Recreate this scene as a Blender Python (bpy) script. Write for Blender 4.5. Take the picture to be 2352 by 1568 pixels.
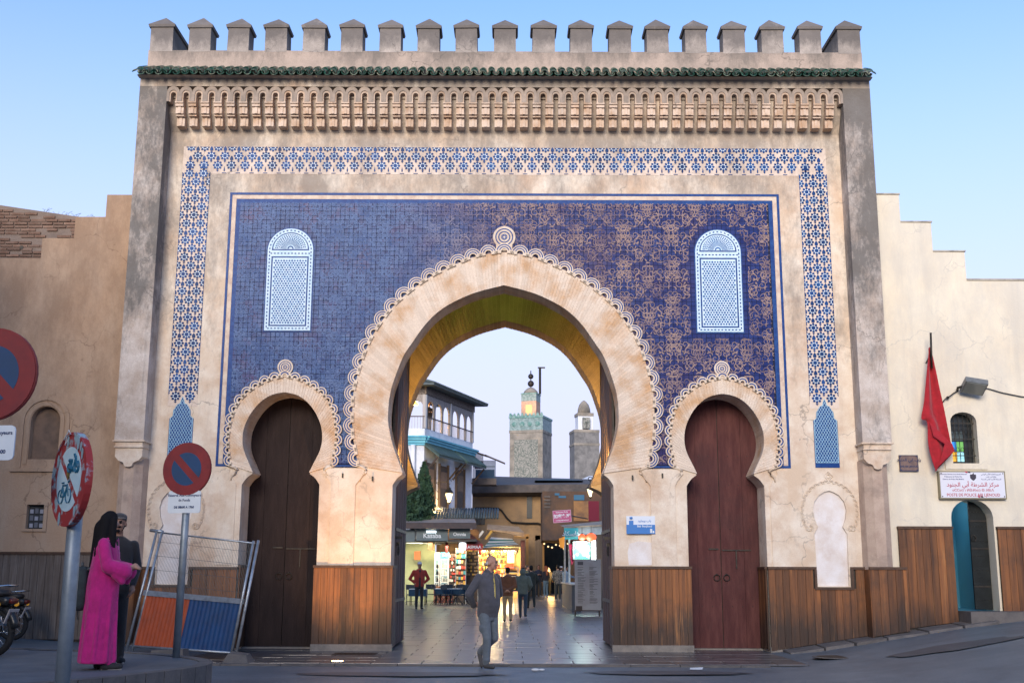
import bpy, math, random, unicodedata
from math import sin, cos, pi, radians, sqrt, atan2, hypot
from mathutils import Vector, Matrix
from mathutils.geometry import tessellate_polygon
import numpy as np

# ---------------------------------------------------------------- camera, sky, sun, exposure
S = bpy.context.scene
for o in list(bpy.data.objects): bpy.data.objects.remove(o)
COL = S.collection
cam = bpy.data.objects.new('camera', bpy.data.cameras.new('camera'))
COL.objects.link(cam)
cam.data.sensor_width = 36.0
cam.data.lens = 36.0 * 2627 / 2352
cam.data.clip_end = 3000
cam.matrix_world = (Matrix.Translation((.17, -23.1, 1.5)) @ Matrix.Rotation(radians(90 + 11.43), 4, 'X')
                    @ Matrix.Rotation(radians(.2), 4, 'Z'))
S.camera = cam
SUN_EL, SUN_AZ = radians(15), radians(191)      # low sun behind the photographer, a little to the left
W = bpy.data.worlds.new('World'); S.world = W; W.use_nodes = True
wn = W.node_tree.nodes; wl = W.node_tree.links
for n in list(wn): wn.remove(n)
sky = wn.new('ShaderNodeTexSky'); sky.sky_type = 'NISHITA'; sky.sun_disc = False
sky.sun_elevation = SUN_EL; sky.sun_rotation = SUN_AZ
sky.air_density = 1.0; sky.dust_density = .6; sky.ozone_density = 2.2; sky.altitude = 400
bg = wn.new('ShaderNodeBackground'); bg.inputs[1].default_value = .12
wo = wn.new('ShaderNodeOutputWorld')
# pale dusk haze towards the horizon, the same all round
tcw = wn.new('ShaderNodeTexCoord'); spw = wn.new('ShaderNodeSeparateXYZ'); wl.new(tcw.outputs['Generated'], spw.inputs[0])
mrw = wn.new('ShaderNodeMapRange'); mrw.interpolation_type = 'SMOOTHSTEP'
mrw.inputs[1].default_value = .08; mrw.inputs[2].default_value = .55; mrw.inputs[3].default_value = .95; mrw.inputs[4].default_value = 0
wl.new(spw.outputs[2], mrw.inputs[0])
mxw = wn.new('ShaderNodeMix'); mxw.data_type = 'RGBA'; wl.new(mrw.outputs[0], mxw.inputs[0]); mlw = wn.new('ShaderNodeMix'); mlw.data_type = 'RGBA'; mlw.blend_type = 'MULTIPLY'; mlw.inputs[0].default_value = 1; mlw.inputs[7].default_value = (.80, .92, 1.10, 1)
wl.new(sky.outputs[0], mlw.inputs[6]); wl.new(mlw.outputs[2], mxw.inputs[6]); mxw.inputs[7].default_value = (2.62, 2.58, 3.5, 1)
wl.new(mxw.outputs[2], bg.inputs[0]); wl.new(bg.outputs[0], wo.inputs[0])
sl = bpy.data.lights.new('sun', 'SUN'); sl.energy = 1.5; sl.angle = radians(26); sl.color = (1.0, .86, .71)
sun = bpy.data.objects.new('sun', sl); COL.objects.link(sun)
# sky sun_rotation: 0 = +Y, clockwise seen from above -> direction to the sun
sd = Vector((sin(SUN_AZ) * cos(SUN_EL), cos(SUN_AZ) * cos(SUN_EL), sin(SUN_EL)))
sun.rotation_euler = sd.to_track_quat('Z', 'Y').to_euler()
S.view_settings.view_transform = 'Standard'; S.view_settings.look = 'None'
S.view_settings.gamma = 1; S.view_settings.use_curve_mapping = False
S.view_settings.exposure = 1.36
rng = random.Random(7)

# ---------------------------------------------------------------- materials
def _mix(nt, a, b, f, mode='MIX'):
    m = nt.nodes.new('ShaderNodeMix'); m.data_type = 'RGBA'; m.blend_type = mode
    for sock, val in ((m.inputs[6], a), (m.inputs[7], b), (m.inputs[0], f)):
        if isinstance(val, bpy.types.NodeSocket): nt.links.new(val, sock)
        elif isinstance(val, (int, float)): sock.default_value = val
        else: sock.default_value = (*val, 1)
    return m.outputs[2]
def _math(nt, op, a, b=None, c=None):
    m = nt.nodes.new('ShaderNodeMath'); m.operation = op
    for i, val in enumerate((a, b, c)):
        if val is None: continue
        if isinstance(val, bpy.types.NodeSocket): nt.links.new(val, m.inputs[i])
        else: m.inputs[i].default_value = val
    return m.outputs[0]
def _noise(nt, vec, scale, detail=4, rough=.6, sx=1, sy=1, sz=1, lo=None, hi=None):
    if (sx, sy, sz) != (1, 1, 1):
        mp = nt.nodes.new('ShaderNodeMapping'); mp.inputs[3].default_value = (sx, sy, sz)
        nt.links.new(vec, mp.inputs[0]); vec = mp.outputs[0]
    n = nt.nodes.new('ShaderNodeTexNoise'); n.inputs['Scale'].default_value = scale
    n.inputs['Detail'].default_value = detail; n.inputs['Roughness'].default_value = rough
    nt.links.new(vec, n.inputs['Vector']); out = n.outputs[0]
    if lo is not None:
        r = nt.nodes.new('ShaderNodeMapRange'); r.inputs[1].default_value = lo; r.inputs[2].default_value = hi
        nt.links.new(out, r.inputs[0]); out = r.outputs[0]
    return out
def _ramp(nt, x, lo, hi):
    r = nt.nodes.new('ShaderNodeMapRange'); r.inputs[1].default_value = lo; r.inputs[2].default_value = hi
    nt.links.new(x, r.inputs[0]); return r.outputs[0]
MATS = {}
def mat(name, col, rough=.8, metal=0, spec=.5, col2=None, scale=4, lo=.4, hi=.65, bump=0, bscale=30, rand=0, grain=None,
        emit=None, estr=0, stain=None, streak=0, speck=0, alpha=None, trans=0, hook=None, obj=False, sheen=0):
    """procedural Principled material: base colour, second colour by noise, stains, vertical streaks, per-object tint"""
    if name in MATS: return MATS[name]
    m = bpy.data.materials.new(name); m.use_nodes = True; nt = m.node_tree
    b = nt.nodes['Principled BSDF']
    b.inputs['Roughness'].default_value = rough; b.inputs['Metallic'].default_value = metal
    b.inputs['Specular IOR Level'].default_value = spec
    if obj:
        tc = nt.nodes.new('ShaderNodeTexCoord'); vec = tc.outputs['Object']
    else:
        geo = nt.nodes.new('ShaderNodeNewGeometry'); vec = geo.outputs['Position']
    c = None
    if col2 is not None:
        g = grain or (1, 1, 1)
        c = _mix(nt, col, col2, _noise(nt, vec, scale, 5, .62, *g, lo=lo, hi=hi))
    if streak:
        f = _math(nt, 'MULTIPLY', _noise(nt, vec, 2.2, 6, .7, 1, 1, .13, lo=.5, hi=.78), streak)
        c = _mix(nt, c or col, stain or (.08, .075, .07), f)
    elif stain:
        f = _noise(nt, vec, .9, 7, .72, lo=.5, hi=.72)
        c = _mix(nt, c or col, stain, _math(nt, 'MULTIPLY', f, .7))
    if speck:
        f = _math(nt, 'MULTIPLY', _noise(nt, vec, 55, 3, .7, lo=.35, hi=.75), speck)
        c = _mix(nt, c or col, tuple(x * .45 for x in col), f)
    if hook: c = hook(nt, vec, c or col) or c
    if rand:
        oi = nt.nodes.new('ShaderNodeObjectInfo')
        hs = nt.nodes.new('ShaderNodeHueSaturation')
        v = nt.nodes.new('ShaderNodeMapRange'); v.inputs[3].default_value = 1 - rand; v.inputs[4].default_value = 1 + rand
        nt.links.new(oi.outputs['Random'], v.inputs[0]); nt.links.new(v.outputs[0], hs.inputs['Value'])
        if isinstance(c, bpy.types.NodeSocket): nt.links.new(c, hs.inputs['Color'])
        else: hs.inputs['Color'].default_value = (*col, 1)
        c = hs.outputs[0]
    if isinstance(c, bpy.types.NodeSocket): nt.links.new(c, b.inputs['Base Color'])
    else: b.inputs['Base Color'].default_value = (*col, 1)
    if bump:
        bp = nt.nodes.new('ShaderNodeBump'); bp.inputs['Strength'].default_value = bump; bp.inputs['Distance'].default_value = .02
        g = grain or (1, 1, 1)
        nt.links.new(_noise(nt, vec, bscale, 4, .6, *g), bp.inputs['Height']); nt.links.new(bp.outputs[0], b.inputs['Normal'])
    if emit:
        b.inputs['Emission Color'].default_value = (*emit, 1); b.inputs['Emission Strength'].default_value = estr
    if trans: b.inputs['Transmission Weight'].default_value = trans
    if sheen: b.inputs['Sheen Weight'].default_value = sheen
    MATS[name] = m
    return m

def soot(z0, z1, colr, amount=.85, power=0):
    """weathering: black mould, noise shaped, thicker on the rain-washed top courses"""
    def h(nt, vec, c):
        sx = nt.nodes.new('ShaderNodeSeparateXYZ'); nt.links.new(vec, sx.inputs[0])
        hgt = _ramp(nt, sx.outputs[2], z0, z1)
        n = _noise(nt, vec, 1.1, 8, .72, 1, 1, .45, lo=.2, hi=.8)
        n2 = _noise(nt, vec, 12, 9, .78, 1, 1, .45)
        cr = nt.nodes.new('ShaderNodeTexVoronoi'); cr.feature = 'DISTANCE_TO_EDGE'; cr.inputs['Scale'].default_value = .75
        wv_ = nt.nodes.new('ShaderNodeTexNoise'); wv_.inputs['Scale'].default_value = 2.2; wv_.inputs['Detail'].default_value = 6; nt.links.new(vec, wv_.inputs['Vector'])
        mx = nt.nodes.new('ShaderNodeVectorMath'); mx.operation = 'MULTIPLY_ADD'; mx.inputs[1].default_value = (.9, .9, .9)
        nt.links.new(wv_.outputs['Color'], mx.inputs[0]); nt.links.new(vec, mx.inputs[2]); nt.links.new(mx.outputs[0], cr.inputs['Vector'])
        line = _math(nt, 'MULTIPLY', _ramp(nt, cr.outputs[0], .012, .0), _noise(nt, vec, .6, 3, .6, lo=.45, hi=.6))
        c = _mix(nt, c, tuple(x * .8 for x in colr), _math(nt, 'MULTIPLY', line, .65))
        drip = _math(nt, 'MULTIPLY', _noise(nt, vec, 5, 6, .7, 1, 1, .07, lo=.56, hi=.74), _noise(nt, vec, .5, 4, .6, lo=.42, hi=.62))
        c = _mix(nt, c, tuple(min(1, x * 1.25) for x in colr), _math(nt, 'MULTIPLY', drip, .6))
        v = _math(nt, 'ADD', _math(nt, 'MULTIPLY', hgt, .42), _math(nt, 'ADD', _math(nt, 'MULTIPLY', n, .62), _math(nt, 'MULTIPLY', n2, .38)))
        return _mix(nt, c, colr, _math(nt, 'MULTIPLY', _ramp(nt, v, .60, .82), amount))
    return h

def damp(nt, vec, c):
    """splash dirt and damp blotches low on the boards"""
    sx = nt.nodes.new('ShaderNodeSeparateXYZ'); nt.links.new(vec, sx.inputs[0])
    v = _math(nt, 'ADD', _ramp(nt, sx.outputs[2], 1.5, .1), _noise(nt, vec, 1.6, 8, .7, 1, 1, .5))
    c = _mix(nt, c, (.022, .016, .013), _math(nt, 'MULTIPLY', _ramp(nt, v, .85, 1.25), .8))
    return _mix(nt, c, (.42, .19, .06), _math(nt, 'MULTIPLY', _noise(nt, vec, 7, 6, .7, 2, 2, .12, lo=.56, hi=.72), .55))

# ---------------------------------------------------------------- mesh builder
class MB:
    def __init__(s): s.v = []; s.f = []; s.m = []
    def add(s, vs, fs, mi=0):
        n = len(s.v); s.v += [tuple(p) for p in vs]
        for f in fs: s.f.append([n + i for i in f]); s.m.append(mi)
        return s
    def box(s, x0, y0, z0, x1, y1, z1, mi=0, rot=None, c=None):
        vs = [Vector((x, y, z)) for x in (x0, x1) for y in (y0, y1) for z in (z0, z1)]
        if rot is not None:
            c = Vector(c) if c is not None else Vector(((x0 + x1) / 2, (y0 + y1) / 2, (z0 + z1) / 2))
            vs = [rot @ (p - c) + c for p in vs]
        return s.add(vs, [(0, 1, 3, 2), (4, 6, 7, 5), (0, 4, 5, 1), (2, 3, 7, 6), (0, 2, 6, 4), (1, 5, 7, 3)], mi)
    def prism(s, poly, y0, y1, mi=0, holes=(), back=True, mi_side=None):
        """polygon(s) in the XZ plane extruded along Y"""
        loops = [poly] + list(holes)
        vv = [[Vector((x, z, 0)) for x, z in L] for L in loops]
        tri = tessellate_polygon(vv); flat = [p for L in loops for p in L]; n = len(flat)
        fs = [tuple(t) for t in tri]
        s.add([(x, y0, z) for x, z in flat], fs, mi)
        if back: s.add([(x, y1, z) for x, z in flat], [f[::-1] for f in fs], mi)
        ms = mi if mi_side is None else mi_side
        for L in loops:
            k = len(L)
            s.add([(x, y0, z) for x, z in L] + [(x, y1, z) for x, z in L],
                  [(i, (i + 1) % k, (i + 1) % k + k, i + k) for i in range(k)], ms)
        return s
    def prismz(s, poly, z0, z1, mi=0, bottom=True):
        tri = tessellate_polygon([[Vector((x, y, 0)) for x, y in poly]]); k = len(poly)
        s.add([(x, y, z1) for x, y in poly], [tuple(t) for t in tri], mi)
        if bottom: s.add([(x, y, z0) for x, y in poly], [tuple(t) for t in tri], mi)
        s.add([(x, y, z0) for x, y in poly] + [(x, y, z1) for x, y in poly],
              [(i, (i + 1) % k, (i + 1) % k + k, i + k) for i in range(k)], mi)
        return s
    def tube(s, pts, r, n=8, mi=0, cap=True):
        pts = [Vector(p) for p in pts]; rs = r if isinstance(r, (list, tuple)) else [r] * len(pts)
        rings = []; up = None
        for i, p in enumerate(pts):
            d = (pts[min(i + 1, len(pts) - 1)] - pts[max(i - 1, 0)])
            if d.length < 1e-9: d = Vector((0, 0, 1))
            d.normalize()
            if up is None: up = Vector((0, 0, 1)) if abs(d.z) < .9 else Vector((1, 0, 0))
            a = d.cross(up); a.normalize(); b = d.cross(a); up = -b if False else up
            rings.append([p + (a * cos(2 * pi * k / n) + b * sin(2 * pi * k / n)) * rs[i] for k in range(n)])
        vs = [q for R in rings for q in R]
        fs = [(i * n + k, i * n + (k + 1) % n, (i + 1) * n + (k + 1) % n, (i + 1) * n + k) for i in range(len(pts) - 1) for k in range(n)]
        if cap: fs += [tuple(range(n))[::-1], tuple((len(pts) - 1) * n + k for k in range(n))]
        return s.add(vs, fs, mi)
    def lathe(s, prof, c=(0, 0, 0), n=16, mi=0):
        vs = [(c[0] + r * cos(2 * pi * k / n), c[1] + r * sin(2 * pi * k / n), c[2] + z) for r, z in prof for k in range(n)]
        fs = [(i * n + k, i * n + (k + 1) % n, (i + 1) * n + (k + 1) % n, (i + 1) * n + k) for i in range(len(prof) - 1) for k in range(n)]
        fs += [tuple(range(n))[::-1], tuple((len(prof) - 1) * n + k for k in range(n))]
        return s.add(vs, fs, mi)
    def ball(s, c, r, n=10, mi=0, sc=(1, 1, 1)):
        vs = []; fs = []
        for i in range(n // 2 + 1):
            th = pi * i / (n // 2)
            for k in range(n):
                vs.append((c[0] + r * sc[0] * sin(th) * cos(2 * pi * k / n), c[1] + r * sc[1] * sin(th) * sin(2 * pi * k / n), c[2] + r * sc[2] * cos(th)))
        fs = [(i * n + k, i * n + (k + 1) % n, (i + 1) * n + (k + 1) % n, (i + 1) * n + k) for i in range(n // 2) for k in range(n)]
        return s.add(vs, fs, mi)
    def quad(s, a, b, c, d, mi=0): return s.add([a, b, c, d], [(0, 1, 2, 3)], mi)
    def mesh(s, name, mats, smooth=False):
        me = bpy.data.meshes.new(name); me.from_pydata(s.v, [], s.f)
        for m in (mats if isinstance(mats, (list, tuple)) else [mats]): me.materials.append(m)
        if len(me.materials) > 1: me.polygons.foreach_set('material_index', s.m)
        if smooth: me.polygons.foreach_set('use_smooth', [True] * len(s.f))
        me.update(); return me
    def build(s, name, mats, parent=None, smooth=False, loc=None, rot=None):
        return place(name, s.mesh(name, mats, smooth), parent, loc, rot)
OFF = {}
def place(name, me, parent=None, loc=None, rot=None):
    """link a mesh; children of a 'world' thing keep world coordinates"""
    o = bpy.data.objects.new(name, me); COL.objects.link(o)
    off = Vector((0, 0, 0))
    if parent is not None:
        o.parent = parent; off = OFF.get(parent.name, Vector((0, 0, 0)))
    o.location = (Vector(loc) if loc is not None else Vector((0, 0, 0))) - off
    if rot is not None: o.rotation_euler = rot
    return o
def tag(o, label, cat, group=None):
    o['label'] = label; o['category'] = cat
    if group: o['group'] = group
    return o
def thing(name, label, cat, loc=(0, 0, 0), rz=0, group=None, local=False):
    o = bpy.data.objects.new(name, None); COL.objects.link(o); o.empty_display_size = .1
    o.location = loc; o.rotation_euler = (0, 0, rz)
    if not local: OFF[o.name] = Vector(loc)
    return tag(o, label, cat, group)
def kind(o, k): o['kind'] = k; return o
def copy_tree(o, parent=None):
    c = o.copy(); COL.objects.link(c)
    if parent is not None: c.parent = parent
    for ch in list(o.children): copy_tree(ch, c)
    return c
def spline(P, n=8, closed=False):
    out = []; k = len(P)
    for i in range(k - 1):
        p0 = P[max(i - 1, 0)]; p1 = P[i]; p2 = P[i + 1]; p3 = P[min(i + 2, k - 1)]
        for j in range(n):
            t = j / n
            out.append(tuple(.5 * (2 * b + (c - a) * t + (2 * a - 5 * b + 4 * c - d) * t * t + (3 * b - a - 3 * c + d) * t ** 3)
                             for a, b, c, d in zip(p0, p1, p2, p3)))
    out.append(tuple(P[-1])); return out
def resample(P, n):
    P = [Vector(p) for p in P]; L = [0]
    for a, b in zip(P, P[1:]): L.append(L[-1] + (b - a).length)
    out = []; i = 0
    for k in range(n):
        s = L[-1] * k / (n - 1)
        while i < len(L) - 2 and L[i + 1] < s: i += 1
        t = (s - L[i]) / max(L[i + 1] - L[i], 1e-9); out.append(tuple(P[i].lerp(P[i + 1], t)))
    return out
def inside(x, z, poly):
    r = False; j = len(poly) - 1
    for i in range(len(poly)):
        xi, zi = poly[i]; xj, zj = poly[j]
        if (zi > z) != (zj > z) and x < (xj - xi) * (z - zi) / (zj - zi) + xi: r = not r
        j = i
    return r
def arabic(s):
    """shape an Arabic string into presentation forms, visual order"""
    nm = lambda c: unicodedata.name(c).replace('ARABIC LETTER ', '')
    nonjoin = set('اأدذرزوة')
    out = []
    for i, c in enumerate(s):
        if c == ' ': out.append(c); continue
        prev = i > 0 and s[i - 1] not in nonjoin and s[i - 1] != ' '
        nxt = i < len(s) - 1 and s[i + 1] != ' ' and c not in nonjoin
        f = 'MEDIAL' if prev and nxt else 'FINAL' if prev else 'INITIAL' if nxt else 'ISOLATED'
        try: out.append(unicodedata.lookup('ARABIC LETTER %s %s FORM' % (nm(c), f)))
        except KeyError: out.append(c)
    return ''.join(out[::-1])
def text(body, size, material, parent, loc, rot=(pi / 2, 0, 0), align='CENTER', name='lettering', depth=.0015, bold=0, sx=1):
    cu = bpy.data.curves.new(name, 'FONT'); cu.body = body; cu.size = size; cu.align_x = align; cu.align_y = 'CENTER'
    cu.extrude = depth; cu.offset = bold; cu.resolution_u = 3
    t = bpy.data.objects.new('tmp', cu); COL.objects.link(t)
    dg = bpy.context.evaluated_depsgraph_get()
    me = bpy.data.meshes.new_from_object(t.evaluated_get(dg)); bpy.data.objects.remove(t)
    me.materials.clear(); me.materials.append(material)
    if sx != 1:
        for v in me.vertices: v.co.x *= sx
    return place(name, me, parent, loc, rot)

def stz(y): return max(0, (y - 18) * .005)      # the street climbs gently
# ================================================================ the gate
STAIN = (.085, .078, .070)
m_plaster = mat('gate_plaster', (.68, .53, .39), .92, col2=(.84, .745, .62), scale=1.3, lo=.38, hi=.62, bump=.35, bscale=14, speck=.25,
                stain=(.50, .30, .18), hook=soot(3.5, 14.5, (.22, .19, .165), .75))
m_grime = mat('grimy_plaster', (.50, .41, .34), .94, col2=(.70, .63, .57), scale=2.2, bump=.5, bscale=16, speck=.4, hook=soot(2.6, 13.4, (.10, .097, .092), .84))
m_merlon = mat('merlon_plaster', (.34, .30, .265), .95, col2=(.48, .42, .37), scale=3.5, bump=.6, bscale=12, speck=.45, rand=.12, hook=soot(12.4, 12.9, (.11, .10, .095), .75))
m_parapet = mat('parapet_plaster', (.50, .40, .33), .95, col2=(.38, .31, .26), scale=2.5, bump=.5, bscale=14, speck=.4, hook=soot(11.9, 12.9, (.13, .12, .105), .7))
m_corbel = mat('corbel_plaster', (.68, .54, .43), .92, col2=(.50, .33, .21), scale=3, bump=.35, bscale=16, speck=.3, rand=.07, hook=soot(10.9, 11.9, (.14, .12, .10), .5))
m_brick = mat('arch_brick', (.62, .39, .22), .93, col2=(.78, .66, .54), scale=1.5, lo=.36, hi=.56, bump=.6, bscale=30, speck=.35, rand=.07)
m_trim = mat('scallop_trim', (.76, .64, .51), .9, col2=(.62, .48, .36), scale=5, bump=.3, speck=.2, rand=.06)
m_blue = mat('blue_glaze', (.012, .075, .26), .4, col2=(.02, .11, .34), scale=7, spec=.12, rand=.2)
m_blue2 = mat('dark_blue_line', (.010, .045, .19), .4, col2=(.02, .08, .26), scale=12, spec=.12)
m_white = mat('white_glaze', (.60, .74, .83), .5, col2=(.48, .66, .78), scale=9, spec=.12)
m_cream = mat('cream_inlay', (.68, .56, .44), .7, col2=(.52, .38, .30), scale=6)
m_green = mat('green_roof_tile', (.020, .095, .065), .4, col2=(.26, .28, .20), scale=7, lo=.48, hi=.64, rand=.35, spec=.3, bump=.3, bscale=18)
m_wood = mat('cladding_wood', (.095, .033, .011), .6, col2=(.29, .105, .026), scale=3, grain=(5, 5, .25), lo=.30, hi=.72, bump=.35, bscale=10, rand=.42, stain=(.03, .02, .016), hook=damp)
m_woodtrim = mat('cladding_rail', (.06, .028, .015), .6, col2=(.10, .05, .025), scale=8)
m_door = mat('door_maroon', (.075, .022, .022), .75, spec=.3, col2=(.115, .040, .036), scale=3, grain=(3, 3, .5), bump=.35, bscale=20, rand=.1, stain=(.05, .022, .024))
m_doord = mat('door_dark', (.020, .012, .012), .75, spec=.25, col2=(.030, .019, .018), scale=3, grain=(3, 3, .5), bump=.35, bscale=20, rand=.1)
m_iron = mat('dark_iron', (.03, .028, .027), .55, metal=.6, col2=(.06, .05, .04), scale=12)
m_niche = mat('niche_plaster', (.74, .67, .62), .9, col2=(.82, .79, .78), scale=3, bump=.2, speck=.15, stain=(.5, .36, .26))
m_in = mat('passage_plaster', (.52, .38, .22), .9, col2=(.44, .30, .16), scale=4, bump=.6, bscale=18, speck=.3)
m_foot = mat('stone_foot', (.26, .23, .20), .85, col2=(.17, .155, .14), scale=5, bump=.5, bscale=16, speck=.3)

gate = thing('city_gate', 'monumental plastered city gate with blue tile front, one large and two small horseshoe arches', 'gate', (0, 0, 0))

def mirror(half):           # half profile from foot (x>0) to apex -> full profile, left foot .. apex .. right foot
    return [(-x, z) for x, z in half] + [(x, z) for x, z in half[::-1][1:]]
MI = spline([(2.03, 3.47), (2.14, 3.75), (2.25, 4.05), (2.34, 4.42), (2.355, 4.7), (2.33, 5.02), (2.265, 5.31), (2.08, 5.83), (1.9, 6.13), (1.6, 6.56), (1.27, 6.87), (.84, 7.11), (.48, 7.245), (0, 7.37)], 4)
ME = spline([(2.92, 3.60), (2.97, 3.86), (3.04, 4.17), (3.065, 4.49), (3.07, 4.77), (3.06, 5.08), (3.0, 5.4), (2.92, 5.71), (2.81, 6.04), (2.67, 6.34), (2.49, 6.63), (2.28, 6.91), (2.05, 7.14), (1.79, 7.35), (1.52, 7.54), (1.23, 7.70), (.95, 7.83), (.66, 7.95), (.33, 8.03), (0, 8.07)], 3)
SI = spline([(.58, 3.47), (.66, 3.65), (.75, 3.84), (.80, 4.0), (.815, 4.19), (.79, 4.38), (.72, 4.57), (.60, 4.77), (.44, 4.94), (.25, 5.055), (0, 5.11)], 4)
SE = spline([(1.02, 3.60), (1.06, 3.80), (1.09, 4.0), (1.10, 4.2), (1.075, 4.43), (1.02, 4.67), (.93, 4.87), (.81, 5.03), (.65, 5.17), (.46, 5.29), (.24, 5.38), (0, 5.42)], 4)
mI, mE, sI, sE = mirror(MI), mirror(ME), mirror(SI), mirror(SE)
def opening(prof, foot, jamb, zc=3.22):
    """arch profile + little cove under the foot + straight jambs, from left ground to right ground"""
    fx = prof[-1][0]
    right = [(jamb - (jamb - fx) * (1 - sin(a)) ** 1.3, 3.44 - (3.44 - zc) * (1 - cos(a))) for a in [pi / 2 * k / 5 for k in range(6)]]
    R = [(fx, 3.44)] + [(fx + (jamb - fx) * (k / 5) ** .55, 3.42 - (3.42 - zc) * (k / 5)) for k in range(1, 6)] + [(jamb, foot)]
    return [(-x, z) for x, z in R[::-1]] + prof + R
mO = opening(mI, -.3, 2.22)
sO = opening(sI, -.3, .78)
sOl = [(x - 4.47, z) for x, z in sO]; sOr = [(x + 4.47, z) for x, z in sO]
# keyhole blind niches
NK = [(.33, 1.27), (.33, 2.29), (.25, 2.42)] + [(.335 * cos(a), 2.76 + .36 * sin(a) ** .9) for a in [-0.0 + pi / 2 * k / 8 for k in range(0, 9)]]
NK = [(.31, 1.27), (.33, 2.28), (.25, 2.42), (.31, 2.58), (.335, 2.76), (.30, 2.92), (.20, 3.05), (.08, 3.12), (0, 3.14)]
nK = mirror(NK)
HW = 7.14
outline = [(-7.72, -.3)] + sOl + mO + sOr + [(7.72, -.3), (7.72, 11.3), (-7.72, 11.3)]
b = MB(); b.prism(outline, 0, .7, 0, holes=[[(x + sx, z) for x, z in nK] for sx in (-6.54, 6.54)])
front = b.build('front_wall', m_plaster, gate)
# body of the gate behind the front: passage walls, rear arch wall, mass above
b = MB()
RI = [(x * .985, z) for x, z in mI]                       # rear arch, about the same profile
rO = opening(RI, -.3, 2.36)
for sgn in (-1, 1):
    b.box(sgn * 2.42, .7, -.3, sgn * 3.55, 3.4, 9.2)
    b.box(sgn * 5.6, .7, -.3, sgn * 7.7, 3.4, 9.2)
    b.box(sgn * 3.55, .95, -.3, sgn * 5.6, 3.4, 9.2)
b.box(-7.7, .7, 9.2, 7.7, 4.15, 12.05)
b.prism([(-7.7, -.3)] + rO + [(7.7, -.3), (7.7, 9.2), (-7.7, 9.2)], 3.4, 4.15)
b.build('passage_body', m_in, gate)
# blind niches: recessed back panel and a lobed moulding
for sgn in (-1, 1):
    b = MB(); b.prism([(x * 1.02 + sgn * 6.54, z) for x, z in nK], .055, .10)
    nb = b.build('blind_niche', m_niche, gate)
    mo = spline([(.42, 2.36), (.50, 2.55), (.52, 2.78), (.47, 2.98), (.36, 3.14), (.20, 3.25), (0, 3.30)], 4)
    pts = resample([(x, z, 0) for x, z in mirror(mo)], 25)
    b = MB()
    for i, (x, z, _) in enumerate(pts[:-1]):
        x2, z2, _ = pts[i + 1]
        cx, cz = (x + x2) / 2, (z + z2) / 2; nx, nz = -(z2 - z), (x2 - x); l = hypot(nx, nz); nx /= l; nz /= l
        for r, rad in ((.062, .011), (.036, .009)):
            arc = [(cx + (x2 - x) / l * r * cos(t) + nx * r * .9 * sin(t) + sgn * 6.54, -.012, cz + (z2 - z) / l * r * cos(t) + nz * r * .9 * sin(t)) for t in [pi * k / 6 for k in range(7)]]
            b.tube(arc, rad, 5, cap=False)
    for s2 in (-1, 1):
        for r in (.055, .03):
            b.tube([(sgn * 6.54 + s2 * .40 + r * cos(t), -.012, 2.40 + r * sin(t)) for t in [2 * pi * k / 10 for k in range(11)]], .011, 5, cap=False)
    for r in (.09, .045):
        b.tube([(sgn * 6.54 + r * cos(t), -.012, 3.43 + r * sin(t)) for t in [pi / 2 * k for k in range(5)]], .012, 4, cap=False)
    b.build('lobed_moulding', m_plaster, nb)

# ---- arch rings of radial bricks
def ring(inner, outer, n, cx, y0, y1, parent, name='voussoir', proud=.009, rnd=.004, m=None, lip=.012):
    A = resample([(x, 0, z) for x, z in inner], n + 1); B = resample([(x, 0, z) for x, z in outer], n + 1)
    for i in range(n):
        g = .04
        a0 = Vector(A[i]).lerp(Vector(A[i + 1]), g); a1 = Vector(A[i]).lerp(Vector(A[i + 1]), 1 - g)
        b0 = Vector(B[i]).lerp(Vector(B[i + 1]), g); b1 = Vector(B[i]).lerp(Vector(B[i + 1]), 1 - g)
        p = y0 - proud - rng.uniform(0, rnd)
        li = lip + rng.uniform(0, .0025)
        ua = (a0 - b0).normalized() * li; ub = (a1 - b1).normalized() * li
        q = [a0 + ua, a1 + ub, b1, b0]
        mb = MB(); mb.add([(v.x + cx, p, v.z) for v in q] + [(v.x + cx, y1, v.z) for v in q],
                          [(0, 1, 2, 3), (4, 7, 6, 5), (0, 4, 5, 1), (1, 5, 6, 2), (2, 6, 7, 3), (3, 7, 4, 0)])
        mb.build(name, m or m_brick, parent)
def strip(curve, t0, t1, y0, y1, cx=0):
    pass
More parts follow.
